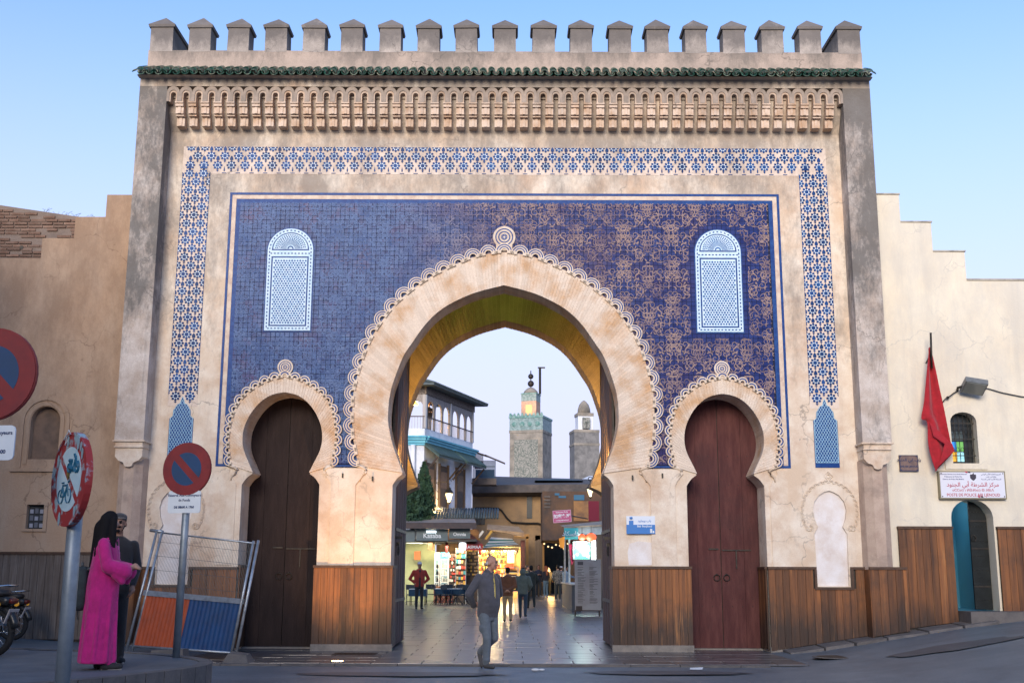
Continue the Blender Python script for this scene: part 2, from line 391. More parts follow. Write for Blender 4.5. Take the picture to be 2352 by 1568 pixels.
def scallops(E, n, cx, parent, r_out, two):
    """chain of lobes along the outside of an arch; each lobe is one piece"""
    P = resample([(x, 0, z) for x, z in E], n + 1)
    half = (Vector(P[1]) - Vector(P[0])).length / 2
    R = half * 1.10
    def arcband(mb, r0, r1, y0, y1, mi, a0=.0, a1=pi, k=10, dw=0):
        ps = [(r1 * cos(a0 + (a1 - a0) * i / k), r1 * r_out * sin(a0 + (a1 - a0) * i / k) + dw) for i in range(k + 1)]
        qs = [(r0 * cos(a0 + (a1 - a0) * i / k), r0 * r_out * sin(a0 + (a1 - a0) * i / k) + dw) for i in range(k + 1)]
        mb.prism(ps + qs[::-1], y0, y1, mi, back=False)
    mb = MB()
    arcband(mb, R * .34, R, -.05, 0, 0)
    mb.box(-R, -.05, -.035, -R * .34, 0, 0, 0); mb.box(R * .34, -.05, -.035, R, 0, 0, 0)
    if two:
        arcband(mb, R * .76, R * .89, -.0525, -.045, 1, .22, pi - .22)
        arcband(mb, R * .50, R * .62, -.0525, -.045, 1, .30, pi - .30)
    else:
        arcband(mb, R * .58, R * .80, -.0525, -.045, 1, .35, pi - .35)
    for u in (-.93, -.76, .76, .93):
        mb.box(R * u - .006, -.0525, -.033, R * u + .006, -.045, .012, 2)
    me = mb.mesh('scallop', [m_trim, m_blue2, m_iron])
    mids = resample([(x, 0, z) for x, z in E], 2 * n + 1)[1::2]
    for i in range(n):
        a, c = Vector(P[i]), Vector(P[i + 1]); t = (c - a).normalized()
        ang = atan2(t.z, t.x)
        place('scallop', me, parent, (mids[i][0] + cx, -.02 - .0015 * (i % 2), mids[i][2]), (0, -ang, 0))
main = MB(); 
# bed of mortar behind the bricks
def bed(inner, outer, cx, y0, y1, parent, name='mortar_bed', m=None):
    mb = MB(); L = [(x + cx, z) for x, z in inner] + [(x + cx, z) for x, z in outer[::-1]]
    mb.prism(L, y0, y1); return mb.build(name, m or m_plaster, parent)
arch = bed(mI, mE, 0, -.018, .70, gate, 'main_arch')
ring(mI, mE, 170, 0, -.018, .715, arch)
sc_main = scallops(mE, 37, 0, arch, 1.0, True)
arch_s = []
for sgn in (-1, 1):
    a = bed(sI, sE, sgn * 4.47, -.018, .84, gate, 'side_arch')
    ring(sI, sE, 75, sgn * 4.47, -.018, .85, a)
    scallops(sE, 23, sgn * 4.47, a, 1.0, False)
    arch_s.append(a)
rear = bed([(x * .985, z) for x, z in mI], [(x * 1.0, z + .02) for x, z in mE], 0, 3.385, 4.16, gate, 'rear_arch', m_in)
ring([(x * .985, z) for x, z in mI], [(x, z + .02) for x, z in mE], 110, 0, 3.385, 4.17, rear, 'rear_voussoir', m=mat('rear_brick', (.40, .27, .15), .92, col2=(.30, .20, .12), scale=2.5, bump=.6, speck=.5, rand=.14))
# roundels on the crowns
def roundel(cx, cz, r, parent):
    mb = MB()
    def disc(r0, r1, y0, y1, mi, n=28):
        o = [(cx + r1 * cos(2 * pi * k / n), cz + r1 * sin(2 * pi * k / n)) for k in range(n)]
        h = [(cx + r0 * cos(2 * pi * k / n), cz + r0 * sin(2 * pi * k / n)) for k in range(n)]
        mb.prism(o, y0, y1, mi, holes=[h] if r0 > 0 else [])
    disc(0, r, -.05, 0, 0); disc(r * .70, r * .80, -.054, -.049, 1); disc(r * .44, r * .54, -.054, -.049, 1); disc(r * .10, r * .28, -.054, -.049, 1)
    for k in range(8):
        a = 2 * pi * k / 8
        mb.box(cx + r * .19 * cos(a) - .006, -.056, cz + r * .19 * sin(a) - .006, cx + r * .19 * cos(a) + .006, -.053, cz + r * .19 * sin(a) + .006, 0)
    mb.box(cx - r * .72, -.048, cz - r * 1.25, cx + r * .72, 0, cz - r * .7, 0)
    mb.build('roundel', [m_trim, m_blue2], parent)
roundel(0, 8.39, .235, arch); roundel(-4.47, 5.61, .16, arch_s[0]); roundel(4.47, 5.61, .16, arch_s[1])

# ---- pier fronts between the arches: flared capital slabs, feet, grooves
for sgn in (-1, 1):
    x1, x2 = 2.96, 3.45
    pl = [(sgn * 2.96, 1.64), (sgn * 2.96, 3.22), (sgn * 2.90, 3.30), (sgn * 2.82, 3.40), (sgn * 2.74, 3.47), (sgn * 2.78, 3.555),
          (sgn * 3.58, 3.555), (sgn * 3.62, 3.47), (sgn * 3.56, 3.40), (sgn * 3.49, 3.30), (sgn * 3.45, 3.22), (sgn * 3.45, 1.64)]
    MB().prism(pl, -.045, .02).build('pier_slab', m_plaster, gate)
    MB().box(sgn * 2.15, -.10, -.3, sgn * 3.74, .02, .13).build('pier_foot', m_foot, gate)
    # outer slab beside the small arch
    po = [(sgn * 5.36, 1.64), (sgn * 5.36, 3.22), (sgn * 5.42, 3.34), (sgn * 5.52, 3.46), (sgn * 5.50, 3.53), (sgn * 5.72, 3.53), (sgn * 5.72, 1.64)]
    MB().prism(po, -.02, .02).build('pier_slab', m_plaster, gate)
    MB().box(sgn * 5.24, -.06, -.3, sgn * 5.6, .02, .10).build('pier_foot', m_foot, gate)
# curled ends of the scalloped bands
for cx, fx in ((0, 2.86), (-4.47, .98), (4.47, .98)):
    for s in (-1, 1):
        x0 = cx + s * fx
        mb = MB(); mb.tube([(x0 + s * .10, -.03, 3.66), (x0 + s * .06, -.035, 3.60), (x0 - s * .04, -.035, 3.57), (x0 - s * .10, -.035, 3.52), (x0 - s * .06, -.035, 3.45), (x0, -.03, 3.40), (x0 + s * .02, -.02, 3.30)],
                           [.03, .034, .034, .034, .03, .024, .012], 6)
        mb.build('curled_moulding', m_plaster, gate, smooth=True)

# ---- blue tile panel
PX, PZ0, PZ1 = 5.58, 3.64, 9.17
mEp = [(x, z) for x, z in mE] + [(3.0, 3.4), (-3.0, 3.4)]
def side_poly(cx): return [(x + cx, z) for x, z in sE] + [(cx + 1.05, 3.4), (cx - 1.05, 3.4)]
sPl, sPr = side_poly(-4.47), side_poly(4.47)
WX, WZ0, WZC, WR = 4.47, 6.38, 8.09, .475
def in_win(x, z, g=0):
    d = abs(abs(x) - WX)
    return (d < WR + g and WZ0 - g < z < WZC) or (z >= WZC and hypot(d, z - WZC) < WR + g)
def in_panel(x, z, g=0):
    if not (-PX + g < x < PX - g and PZ0 + g < z < PZ1 - g): return False
    if inside(x, z, mEp) or inside(x, z, sPl) or inside(x, z, sPr): return False
    return True
def left_sky_sheen(nt, vec, c):
    """sky reflection painted into the left field as a paler tile colour"""
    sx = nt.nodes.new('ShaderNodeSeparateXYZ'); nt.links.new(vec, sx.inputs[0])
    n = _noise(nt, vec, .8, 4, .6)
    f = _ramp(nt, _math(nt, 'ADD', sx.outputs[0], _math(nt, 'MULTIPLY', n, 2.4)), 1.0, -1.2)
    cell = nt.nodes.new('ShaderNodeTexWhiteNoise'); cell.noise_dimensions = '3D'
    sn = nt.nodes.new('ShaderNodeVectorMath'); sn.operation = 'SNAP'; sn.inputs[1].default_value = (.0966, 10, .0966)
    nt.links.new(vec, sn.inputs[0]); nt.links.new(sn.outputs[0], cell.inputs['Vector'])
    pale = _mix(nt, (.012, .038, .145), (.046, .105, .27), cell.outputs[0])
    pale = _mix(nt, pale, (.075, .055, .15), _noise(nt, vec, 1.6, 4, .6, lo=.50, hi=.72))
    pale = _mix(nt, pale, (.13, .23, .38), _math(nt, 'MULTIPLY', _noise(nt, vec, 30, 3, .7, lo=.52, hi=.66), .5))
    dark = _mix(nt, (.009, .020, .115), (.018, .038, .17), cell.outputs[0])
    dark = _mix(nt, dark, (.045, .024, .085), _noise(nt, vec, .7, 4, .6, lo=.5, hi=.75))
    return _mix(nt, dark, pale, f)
m_tile = mat('cobalt_tile', (.012, .04, .16), .34, spec=.13, hook=left_sky_sheen, bump=.12, bscale=9)
def left_scroll_sheen(nt, vec, c):  # scrolls on the left tinted bluish to carry the reflected sky
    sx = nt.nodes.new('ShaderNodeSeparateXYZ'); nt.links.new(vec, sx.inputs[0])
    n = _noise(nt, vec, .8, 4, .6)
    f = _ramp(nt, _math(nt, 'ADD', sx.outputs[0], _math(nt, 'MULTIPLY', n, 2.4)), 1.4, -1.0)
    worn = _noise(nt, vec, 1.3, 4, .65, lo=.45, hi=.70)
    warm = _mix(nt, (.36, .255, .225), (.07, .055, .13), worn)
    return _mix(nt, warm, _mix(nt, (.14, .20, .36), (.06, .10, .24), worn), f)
m_scroll = mat('carved_scroll', (.5, .36, .26), .7, hook=left_scroll_sheen, spec=.1)
b = MB()
po = [(-PX, PZ0 - .02), (-5.52, PZ0 - .02)] + [(x - 4.47, z) for x, z in sE] + [(-3.42, PZ0 - .02), (-2.95, PZ0 - .02)] + mE + [(2.95, PZ0 - .02), (3.42, PZ0 - .02)] + [(x + 4.47, z) for x, z in sE] + [(5.52, PZ0 - .02), (PX, PZ0 - .02), (PX, PZ1), (-PX, PZ1)]
b.prism(po, -.004, .004)
panel = b.build('tile_panel', mat('tile_joint', (.010, .014, .04), .9), gate)
T = .0966; tiles = []
for i in range(int(2 * PX / T)):
    for j in range(int((PZ1 - PZ0) / T)):
        x, z = -PX + (i + .5) * T, PZ0 + (j + .5) * T
        if in_panel(x, z) and not in_win(x, z, -.06): tiles.append((x, z))
me1 = []
for k in range(6):
    mb = MB(); g = T / 2 - .0034; t = rng.uniform(-.0016, .0016); u = rng.uniform(-.0016, .0016)
    mb.add([(-g, 0, -g), (g, 0, -g), (g, 0, g), (-g, 0, g), (-g + .002, -.006 + t + u, -g + .002), (g - .002, -.006 + t - u, -g + .002), (g - .002, -.006 - t - u, g - .002), (-g + .002, -.006 - t + u, g - .002)],
           [(4, 5, 6, 7), (0, 1, 5, 4), (1, 2, 6, 5), (2, 3, 7, 6), (3, 0, 4, 7)])
    me1.append(mb)
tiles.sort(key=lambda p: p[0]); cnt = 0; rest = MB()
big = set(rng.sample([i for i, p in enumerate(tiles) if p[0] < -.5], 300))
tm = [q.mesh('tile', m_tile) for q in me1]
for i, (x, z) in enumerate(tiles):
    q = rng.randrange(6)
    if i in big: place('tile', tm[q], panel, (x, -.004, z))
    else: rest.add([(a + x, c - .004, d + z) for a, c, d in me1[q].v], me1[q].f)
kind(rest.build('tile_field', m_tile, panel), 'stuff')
# carved arabesque scrolls over the tiles: spirals, stems and split leaves in mirrored repeats
ar = MB()
RC = [0]
def ribbon(pts, w):
    n = len(pts); RC[0] += 1; yy = -.0125 - (RC[0] * 37 % 400) * 8e-6
    for i in range(n - 1):
        (x0, z0), (x1, z1) = pts[i], pts[i + 1]
        if not (in_panel(x0, z0, .02) and in_panel(x1, z1, .02)) or in_win(x0, z0, .13) or in_win(x1, z1, .13): continue
        l = hypot(x1 - x0, z1 - z0) or 1e-6; nx, nz = -(z1 - z0) / l, (x1 - x0) / l
        w0 = w(i / (n - 1)); w1 = w((i + 1) / (n - 1))
        ar.add([(x0 - nx * w0, yy, z0 - nz * w0), (x1 - nx * w1, yy, z1 - nz * w1), (x1 + nx * w1, yy, z1 + nz * w1), (x0 + nx * w0, yy, z0 + nz * w0)], [(0, 1, 2, 3)])
motifs = []
r2 = random.Random(3)
for k in range(19):
    cx, cz = r2.uniform(0, .58), r2.uniform(0, .9); R = r2.uniform(.055, .12); d = r2.choice((-1, 1)); a0 = r2.uniform(0, 6.28)
    motifs.append([(cx + R * (1 - .80 * t) * cos(a0 + d * 7.2 * t), cz + R * (1 - .80 * t) * sin(a0 + d * 7.2 * t)) for t in [i / 15 for i in range(16)]])
    tx, tz = cx + R * cos(a0), cz + R * sin(a0); a1 = a0 - d * pi / 2
    motifs.append([(tx + .16 * t * cos(a1 + d * 1.6 * t), tz + .16 * t * sin(a1 + d * 1.6 * t)) for t in [i / 7 for i in range(8)]])
leaves = []
for k in range(34):
    cx, cz, a, c = r2.uniform(0, .58), r2.uniform(0, .9), r2.uniform(0, 6.28), r2.uniform(-1.8, 1.8)
    L = r2.uniform(.05, .11); leaves.append([(cx + L * t * cos(a + c * t), cz + L * t * sin(a + c * t)) for t in [i / 5 for i in range(6)]])
for iu in range(-12, 12):
    for iv in range(8):
        for src, w in ((motifs, lambda t: .0062 * (1.1 - .4 * t)), (leaves, lambda t: .0125 * sin(pi * min(1, t + .02)) + .001)):
            for P in src:
                jx, jz = rng.uniform(-.010, .010), rng.uniform(-.010, .010)
                pts = [((iu * .50 + .862 * (x if iu % 2 else .58 - x)) + jx, 3.3 + iv * .776 + .862 * z + jz) for x, z in P]
                ribbon(pts, w)
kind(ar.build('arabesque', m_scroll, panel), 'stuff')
# frame lines of the panel
def frame(x, z0, z1, w, y, m, name, bottom=()):
    mb = MB(); mb.box(-x, -y, z0, -x + w, 0, z1); mb.box(x - w, -y, z0, x, 0, z1); mb.box(-x + w, -y, z1 - w, x - w, 0, z1)
    for x0, x1 in bottom: mb.box(x0, -y, z0, x1, 0, z0 + w)
    mb.build(name, m, panel)
frame(5.80, 3.585, 9.36, .05, .010, m_blue2, 'outer_line', [(-5.75, -5.52), (5.52, 5.75)])
frame(5.745, 3.65, 9.305, .085, .008, m_cream, 'cream_line')
frame(5.655, 3.64, 9.215, .085, .0115, m_blue2, 'inner_line')
for sgn in (-1, 1):
    mb = MB(); mb.box(sgn * 2.86, -.05, 3.58, sgn * 3.48, 0, 3.62); mb.build('blue_line', m_blue2, panel)

# ---- blind mosaic windows
for sgn in (-1, 1):
    cx = sgn * WX; r3 = random.Random(5)
    arcp = lambda r, z0, n=20: [(cx - r, z0)] + [(cx + r * cos(pi - pi * k / n), WZC + r * sin(pi - pi * k / n)) for k in range(n + 1)] + [(cx + r, z0)]
    mb = MB(); mb.prism(arcp(WR, WZ0), -.028, 0)
    win = mb.build('mosaic_window', m_white, gate)
    mb = MB()
    mb.prism(arcp(WR * 1.05, WZ0 - .03), -.016, 0); mb.build('dark_surround', m_blue2, win)
    mb = MB()
    y0, y1 = -.0305, -.026
    rim = WR - .085; zt = WZC - .13; zb = WZ0 + .09
    def rectline(xa, xb, za, zb_, w):
        mb.box(xa, y0, za, xa + w, y1, zb_); mb.box(xb - w, y0, za, xb, y1, zb_); mb.box(xa + w, y0, za, xb - w, y1, za + w); mb.box(xa + w, y0, zb_ - w, xb - w, y1, zb_)
    rectline(cx - rim, cx + rim, zb, zt, .03)
    o = [(cx + rim * cos(pi * k / 20), WZC + .0 + rim * sin(pi * k / 20)) for k in range(21)]
    h = [(cx + (rim - .028) * cos(pi * k / 20), WZC + .028 + (rim - .05) * sin(pi * k / 20)) for k in range(21)]
    mb.prism(o, y0, y1, 0, holes=[h])
    mb.build('blue_border', m_blue2, win)
    mb = MB()
    def diamond(x, z, a, w=.026, h_=.013):
        c_, s_ = cos(a), sin(a)
        mb.prism([(x + p * c_ - q * s_, z + p * s_ + q * c_) for p, q in ((-w, 0), (-w * .35, h_), (w * .35, h_), (w, 0), (w * .35, -h_), (-w * .35, -h_))], y0, y1, 0, back=False)
    e = WR - .042
    for k in range(22):
        z = WZ0 + .045 + (WZC - WZ0 - .045) * (k + .5) / 22
        diamond(cx - e, z, pi / 2); diamond(cx + e, z, pi / 2)
    for k in range(17):
        a = pi * (k + .5) / 17; diamond(cx + e * cos(a), WZC + e * sin(a), a + pi / 2)
    for k in range(12):
        x = cx - e + 2 * e * (k + .5) / 12; diamond(x, WZ0 + .045, 0); diamond(x, (zt + WZC) / 2 + .0, 0)
    kind(mb.build('border_diamonds', m_blue2, win), 'stuff')
    mb = MB()
    px = .0565; pz = px * .866; zz = zb + .075; row = 0
    while zz < zt - .06:
        k = 0; x = cx - rim + .068 + (px / 2 if row % 2 else 0)
        while x < cx + rim - .06:
            star = (k + (row % 2) + 2 * (row // 2)) % 3 == 0
            if star:
                pp = [(x + (.028 if q % 2 == 0 else .0165) * cos(pi / 2 + q * pi / 6), zz + (.028 if q % 2 == 0 else .0165) * sin(pi / 2 + q * pi / 6)) for q in range(12)]
            else:
                pp = [(x + .0195 * cos(q * pi / 3 + pi / 6), zz + .0195 * sin(q * pi / 3 + pi / 6)) for q in range(6)]
            mb.prism(pp, y0, y1, 0, back=False); x += px; k += 1
        zz += pz; row += 1
    kind(mb.build('star_lattice', m_blue, win), 'stuff')
    mb = MB(); oz = WZC + .035
    for k in range(19):
        a = pi * (k + .5) / 19; r0, r1 = .085, .21
        mb.prism([(cx + r0 * cos(a - .035), oz + r0 * sin(a - .035)), (cx + r1 * cos(a - .045), oz + r1 * sin(a - .045)), (cx + r1 * cos(a + .045), oz + r1 * sin(a + .045)), (cx + r0 * cos(a + .035), oz + r0 * sin(a + .035))], y0, y1, 0, back=False)
    mb.prism([(cx + .065 * cos(pi * k / 10), oz + .065 * sin(pi * k / 10)) for k in range(11)] + [(cx + .038 * cos(pi * k / 10), oz + .038 * sin(pi * k / 10)) for k in range(10, -1, -1)], y0, y1)
    for rr in (.235, .272, .308):
        nn = int(pi * rr / .046)
        for k in range(nn):
            a = pi * (k + .5 + .3 * (rr > .25)) / (nn + .3); s_ = .0155
            if oz + rr * sin(a) > WZC + .045: mb.prism([(cx + rr * cos(a) + s_ * cos(q * pi / 3 + a), oz + rr * .97 * sin(a) + s_ * sin(q * pi / 3 + a)) for q in range(6)], y0, y1, 0, back=False)
    kind(mb.build('fan_mosaic', m_blue, win), 'stuff')

# ---- rosette bands
def rosette(clip=None, almond=True):
    mb = MB(); K = 1.10
    def poly(pts, y0, mi):
        pts = [(x * K, z * K) for x, z in pts]
        if clip:
            ax, s = clip
            pts2 = []
            for i in range(len(pts)):
                p, q = pts[i], pts[(i + 1) % len(pts)]; dp, dq = p[ax] * s, q[ax] * s
                if dp >= 0: pts2.append(p)
                if (dp >= 0) != (dq >= 0):
                    t = dp / (dp - dq); pts2.append((p[0] + (q[0] - p[0]) * t, p[1] + (q[1] - p[1]) * t))
            pts = pts2
            if len(pts) < 3: return
        mb.prism(pts, y0, 0, mi, back=False)
    poly([(.064 * cos(pi / 8 + k * pi / 4), .064 * sin(pi / 8 + k * pi / 4)) for k in range(8)], -.006, 1)
    poly([(.038 * cos(pi / 8 + k * pi / 4), .038 * sin(pi / 8 + k * pi / 4)) for k in range(8)], -.009, 0)
    for k in range(8):
        a = k * pi / 4
        c, s = cos(a), sin(a)
        poly([(u * c - v * s, u * s + v * c) for u, v in ((.040, 0), (.062, -.0235), (.088, -.016), (.097, 0), (.088, .016), (.062, .0235))], -.0085, 0)
    if almond:
        poly([(-.026, .102), (-.034, .130), (-.024, .165), (0, .196), (.024, .165), (.034, .130), (.026, .102)], -.008, 0)
        poly([(-.026, -.10), (0, -.135), (.026, -.10)], -.008, 0)
    return mb
mr = mat('band_blue', (.006, .036, .15), .4, col2=(.011, .068, .215), scale=2.2, rand=.3, spec=.1)
mw = mat('band_white', (.70, .78, .84), .5, col2=(.5, .6, .66), scale=4, spec=.15)
full = rosette().mesh('rosette', [mr, mw]); fullb = rosette(None, False).mesh('rosette', [mr, mw])
hl = rosette((0, 1)).mesh('half_rosette', [mr, mw]); hr = rosette((0, -1)).mesh('half_rosette', [mr, mw]); hb = rosette((1, -1), False).mesh('half_rosette', [mr, mw])
m_band = mat('band_ground', (.76, .64, .54), .85, col2=(.66, .53, .43), scale=3, bump=.3, speck=.2, hook=soot(8.2, 12.5, STAIN, .4))
BXi, BXo = 6.24, 6.84
mb = MB(); mb.box(-BXo, -.006, 9.77, BXo, .002, 10.38); band = mb.build('mosaic_band', m_band, gate)
n = 46; pit = 2 * (BXo - .16) / n
for k in range(n + 1):
    x = -BXo + .16 + k * pit
    place('half_rosette', hb, band, (x, -.006, 10.375))
    if k < n: place('rosette', full, band, (x + pit / 2, -.006, 10.175))
    place('rosette', full, band, (x, -.006, 9.965))
mb = MB()
for k in range(n):
    x = -BXo + .16 + (k + .5) * pit
    if abs(x) < BXi:
        mb.prism([(x - .014, 9.87), (x, 9.94), (x + .014, 9.87), (x + .012, 9.83), (x - .012, 9.83)], -.014, -.004); mb.box(x - .045, -.014, 9.785, x + .045, -.004, 9.80)
kind(mb.build('band_fringe', mr, band), 'stuff')
for sgn in (-1, 1):
    cx = sgn * 6.54
    mb = MB(); mb.box(min(sgn * BXi, sgn * BXo), -.006, 4.80, max(sgn * BXi, sgn * BXo), .002, 9.765); bd = mb.build('mosaic_band', m_band, gate)
    z = 9.78 - .0; row = 0
    while z > 4.75:
        if row % 2 == 0:
            for s in (-1, 1):
                if z > 4.9: place('rosette', full, bd, (cx + s * .148, -.006, z))
        else:
            if z > 5.1: place('rosette', full, bd, (cx, -.006, z))
            if z > 4.85:
                place('half_rosette', hl, bd, (cx - .296, -.006, z)); place('half_rosette', hr, bd, (cx + .296, -.006, z))
        z -= .1835; row += 1
    # lattice panel with a lobed top
    LP = mirror([(.245, 3.60), (.245, 4.55), (.185, 4.60), (.175, 4.72), (.10, 4.84), (.045, 4.86), (.03, 4.93), (0, 5.0)])
    LQ = [(x * .93, 4.0 + (z - 4.0) * .985 + .012) for x, z in LP]
    LQ = [(x, max(z, 3.70)) for x, z in LQ]
    mb = MB(); mb.prism([(x + cx, z) for x, z in LP], -.012, 0); lat = mb.build('lattice_panel', m_blue2, gate)
    mb = MB()
    for i in range(len(LQ) - 0):
        (xa, za), (xb, zb) = LQ[i], LQ[(i + 1) % len(LQ)]
        mb.tube([(xa + cx, -.014, za), (xb + cx, -.014, zb)], .006, 4, cap=False)
    st = .056
    for d in (-1, 1):
        for k in range(-60, 90):
            # zig-zag lattice bars clipped to the panel
            seg = []
            for q in range(60):
                z = 3.70 + q * .0242; x = k * st + d * q * .0145
                if abs(x) < .228 and inside(x, z, LQ): seg.append((x + cx, -.0135, z))
                else:
                    if len(seg) > 1: mb.tube([seg[0], seg[-1]], .0048, 4, cap=False)
                    seg = []
            if len(seg) > 1: mb.tube([seg[0], seg[-1]], .0048, 4, cap=False)
    kind(mb.build('lattice_bars', mat('lattice_pale', (.42, .66, .78), .5), lat), 'stuff')

# ---- pilasters (buttress strips) at both ends
for sgn in (-1, 1):
    xa, xb = sgn * 7.14, sgn * 7.72
    mb = MB(); mb.box(min(xa, xb), -.45, 4.06, max(xa, xb), .0, 11.56)
    pl = mb.build('pilaster', m_grime, gate)
    mb = MB(); mb.box(min(xa, xb) - .03, -.475, 4.03, max(xa, xb) + .03, .0, 4.06); mb.box(min(xa, xb) + .02, -.43, 3.94, max(xa, xb) - .02, 0, 4.03); mb.box(min(xa, xb) , -.45, 3.915, max(xa, xb), 0, 3.94)
    mb.build('capital_band', m_plaster, pl)
    cx = (xa + xb) / 2
    # shield shaped corbel tapering to an octagonal shaft
    mb = MB()
    mb.prism([(cx - .27, 3.93), (cx - .27, 3.74), (cx - .20, 3.66), (cx - .10, 3.62), (cx - .07, 3.55), (cx, 3.53), (cx + .07, 3.55), (cx + .10, 3.62), (cx + .20, 3.66), (cx + .27, 3.74), (cx + .27, 3.93)], -.41, 0)
    mb.build('corbel_shield', m_plaster, pl)
    mb = MB(); mb.prismz([(cx - .29, 0.0), (cx - .24, -.20), (cx - .10, -.33), (cx + .10, -.33), (cx + .24, -.20), (cx + .29, 0.0)], -.3, 3.72); mb.build('shaft', mat('shaft_plaster', (.56, .43, .34), .93, col2=(.44, .32, .25), scale=3, bump=.4, speck=.3, stain=(.09, .085, .08)), pl)
# ---- corbelled frieze
up = MB(); up.box(-7.72, -.45, 11.56, 7.72, 0, 11.80); up.box(-7.14, -.30, 11.36, 7.14, .0, 11.56)
up.add([(-7.14, 0, 10.70), (7.14, 0, 10.70), (7.14, -.20, 11.05), (-7.14, -.20, 11.05), (7.14, -.26, 11.36), (-7.14, -.26, 11.36)], [(0, 1, 2, 3), (3, 2, 4, 5)])
frz = up.build('frieze_wall', m_plaster, gate)
N = 53; pit = 14.28 / N
mb = MB()
wv = pit / 2
def archslab(mb, rw, zt, y0, y1, mi):
    hole = [(-rw, 11.22)] + [(rw * cos(pi - pi * k / 8), zt - rw + rw * sin(pi - pi * k / 8)) for k in range(9)] + [(rw, 11.22)]
    return hole
h1 = archslab(mb, .055, 11.43, 0, 0, 0); h2 = archslab(mb, .082, 11.475, 0, 0, 0)
outer = [(-wv, 11.22)] + [(wv * cos(pi - pi * k / 8), 11.56 - wv + .0 + wv * sin(pi - pi * k / 8)) for k in range(9)] + [(wv, 11.22)]
mb.prism(outer + h2[::-1], -.45, -.25, 0); mb.prism(h2 + h1[::-1], -.43, -.25, 1)
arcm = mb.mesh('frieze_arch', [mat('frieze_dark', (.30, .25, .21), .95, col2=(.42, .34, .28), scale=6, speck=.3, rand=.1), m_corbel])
mb = MB()
hw = wv - .052
for (z0, z1, y) in ((11.13, 11.19, -.415), (10.98, 11.12, -.37), (10.94, 10.965, -.33), (10.75, 10.93, -.24)):
    mb.box(-hw, y, z0, hw, 0, z1)
    if z1 - z0 > .1: mb.box(-hw * .35, y - .02, z0, hw * .35, y + .01, z1)
mb.box(-hw * 1.05, -.445, 11.19, hw * 1.05, 0, 11.222); mb.box(-hw * .92, -.31, 11.12, hw * .92, 0, 11.13)
mb.box(-hw * .92, -.28, 10.965, hw * .92, 0, 10.98); mb.box(-hw * .92, -.2, 10.93, hw * .92, 0, 10.94)
corm = mb.mesh('corbel', m_corbel)
for k in range(N):
    x = -7.14 + (k + .5) * pit
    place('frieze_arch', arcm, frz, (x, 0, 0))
    if k < N - 1: place('corbel', corm, frz, (x + pit / 2, 0, 0))
# ---- green tile eave
mb = MB(); mb.add([(-7.74, -.62, 11.735), (7.74, -.62, 11.735), (7.74, -.22, 12.0), (-7.74, -.22, 12.0), (-7.74, -.45, 11.73), (7.74, -.45, 11.73)],
                  [(0, 1, 2, 3), (0, 4, 5, 1), (0, 3, 4), (1, 5, 2)])
eave = mb.build('tile_eave', m_plaster, gate)
NT = 84; pt = 15.6 / NT
def halfpipe(up, r, y0, z0, y1, z1, r2, n=7):
    mb = MB(); t = .012
    rows = []
    for (y, z, rr) in ((y0, z0, r), (y1, z1, r2)):
        rows.append([(rr * cos(pi * k / n), y, z + up * rr * .95 * sin(pi * k / n)) for k in range(n + 1)] + [((rr - t) * cos(pi * k / n), y, z + up * (rr - t) * .95 * sin(pi * k / n)) for k in range(n, -1, -1)])
    k = len(rows[0])
    mb.add(rows[0] + rows[1], [(i, (i + 1) % k, (i + 1) % k + k, i + k) for i in range(k)] + [(i, i + 1, 2 * n - i, 2 * n + 1 - i) for i in range(n)])
    return mb
cover = halfpipe(1, pt * .42, -.26, -.15, 0, .02, pt * .36)
c2 = halfpipe(1, pt * .40, -.05, .012, .27, .19, pt * .34)
n0 = len(cover.v); cover.add(c2.v, c2.f)
covm = cover.mesh('cover_tile', m_green, True); panm = halfpipe(-1, pt * .42, -.27, -.125, .26, .17, pt * .38).mesh('pan_tile', m_green, True)
for k in range(NT):
    x = -7.8 + (k + .5) * pt
    place('cover_tile', covm, eave, (x, -.5 + rng.uniform(-.014, .014), 11.88 + rng.uniform(-.008, .008)), (0, rng.uniform(-.09, .09), rng.uniform(-.05, .05)))
    if k < NT - 1: place('pan_tile', panm, eave, (x + pt / 2, -.5 + rng.uniform(-.01, .01), 11.88 + rng.uniform(-.006, .006)))
# ---- parapet and merlons
mb = MB(); mb.box(-7.66, -.25, 11.9, 7.66, .22, 12.47); mb.box(-7.66, .22, 11.9, -7.16, 2.45, 12.46); mb.box(7.16, .22, 11.9, 7.66, 2.45, 12.46); parapet = mb.build('parapet', m_parapet, gate)
def merlon(w, y1, h, pk):
    mb = MB(); e = .045
    mb.add([(-w, -.25, -.03), (w, -.25, -.03), (w, y1, -.03), (-w, y1, -.03), (-w * .985, -.25, h), (w * .985, -.25, h), (w * .985, y1, h), (-w * .985, y1, h)], [(0, 1, 5, 4), (1, 2, 6, 5), (2, 3, 7, 6), (3, 0, 4, 7)])
    mb.add([(-w - e * .7, -.25 - e * .7, h), (w + e * .7, -.25 - e * .7, h), (w + e * .7, y1 + e * .7, h), (-w - e * .7, y1 + e * .7, h), (-w - e, -.25 - e, h + .055), (w + e, -.25 - e, h + .055), (w + e, y1 + e, h + .055), (-w - e, y1 + e, h + .055), (0, -.25 + w * .9, h + pk), (0, max(y1 - w * .9, -.25 + w * .91), h + pk)],
           [(3, 2, 1, 0), (0, 1, 5, 4), (1, 2, 6, 5), (2, 3, 7, 6), (3, 0, 4, 7), (4, 5, 8), (5, 6, 9, 8), (6, 7, 9), (7, 4, 8, 9)])
    return mb
mers = [merlon(.235 + rng.uniform(-.008, .010), .20, .525 + rng.uniform(-.012, .012), .33 + rng.uniform(-.02, .02)).mesh('merlon', m_merlon) for k in range(6)]
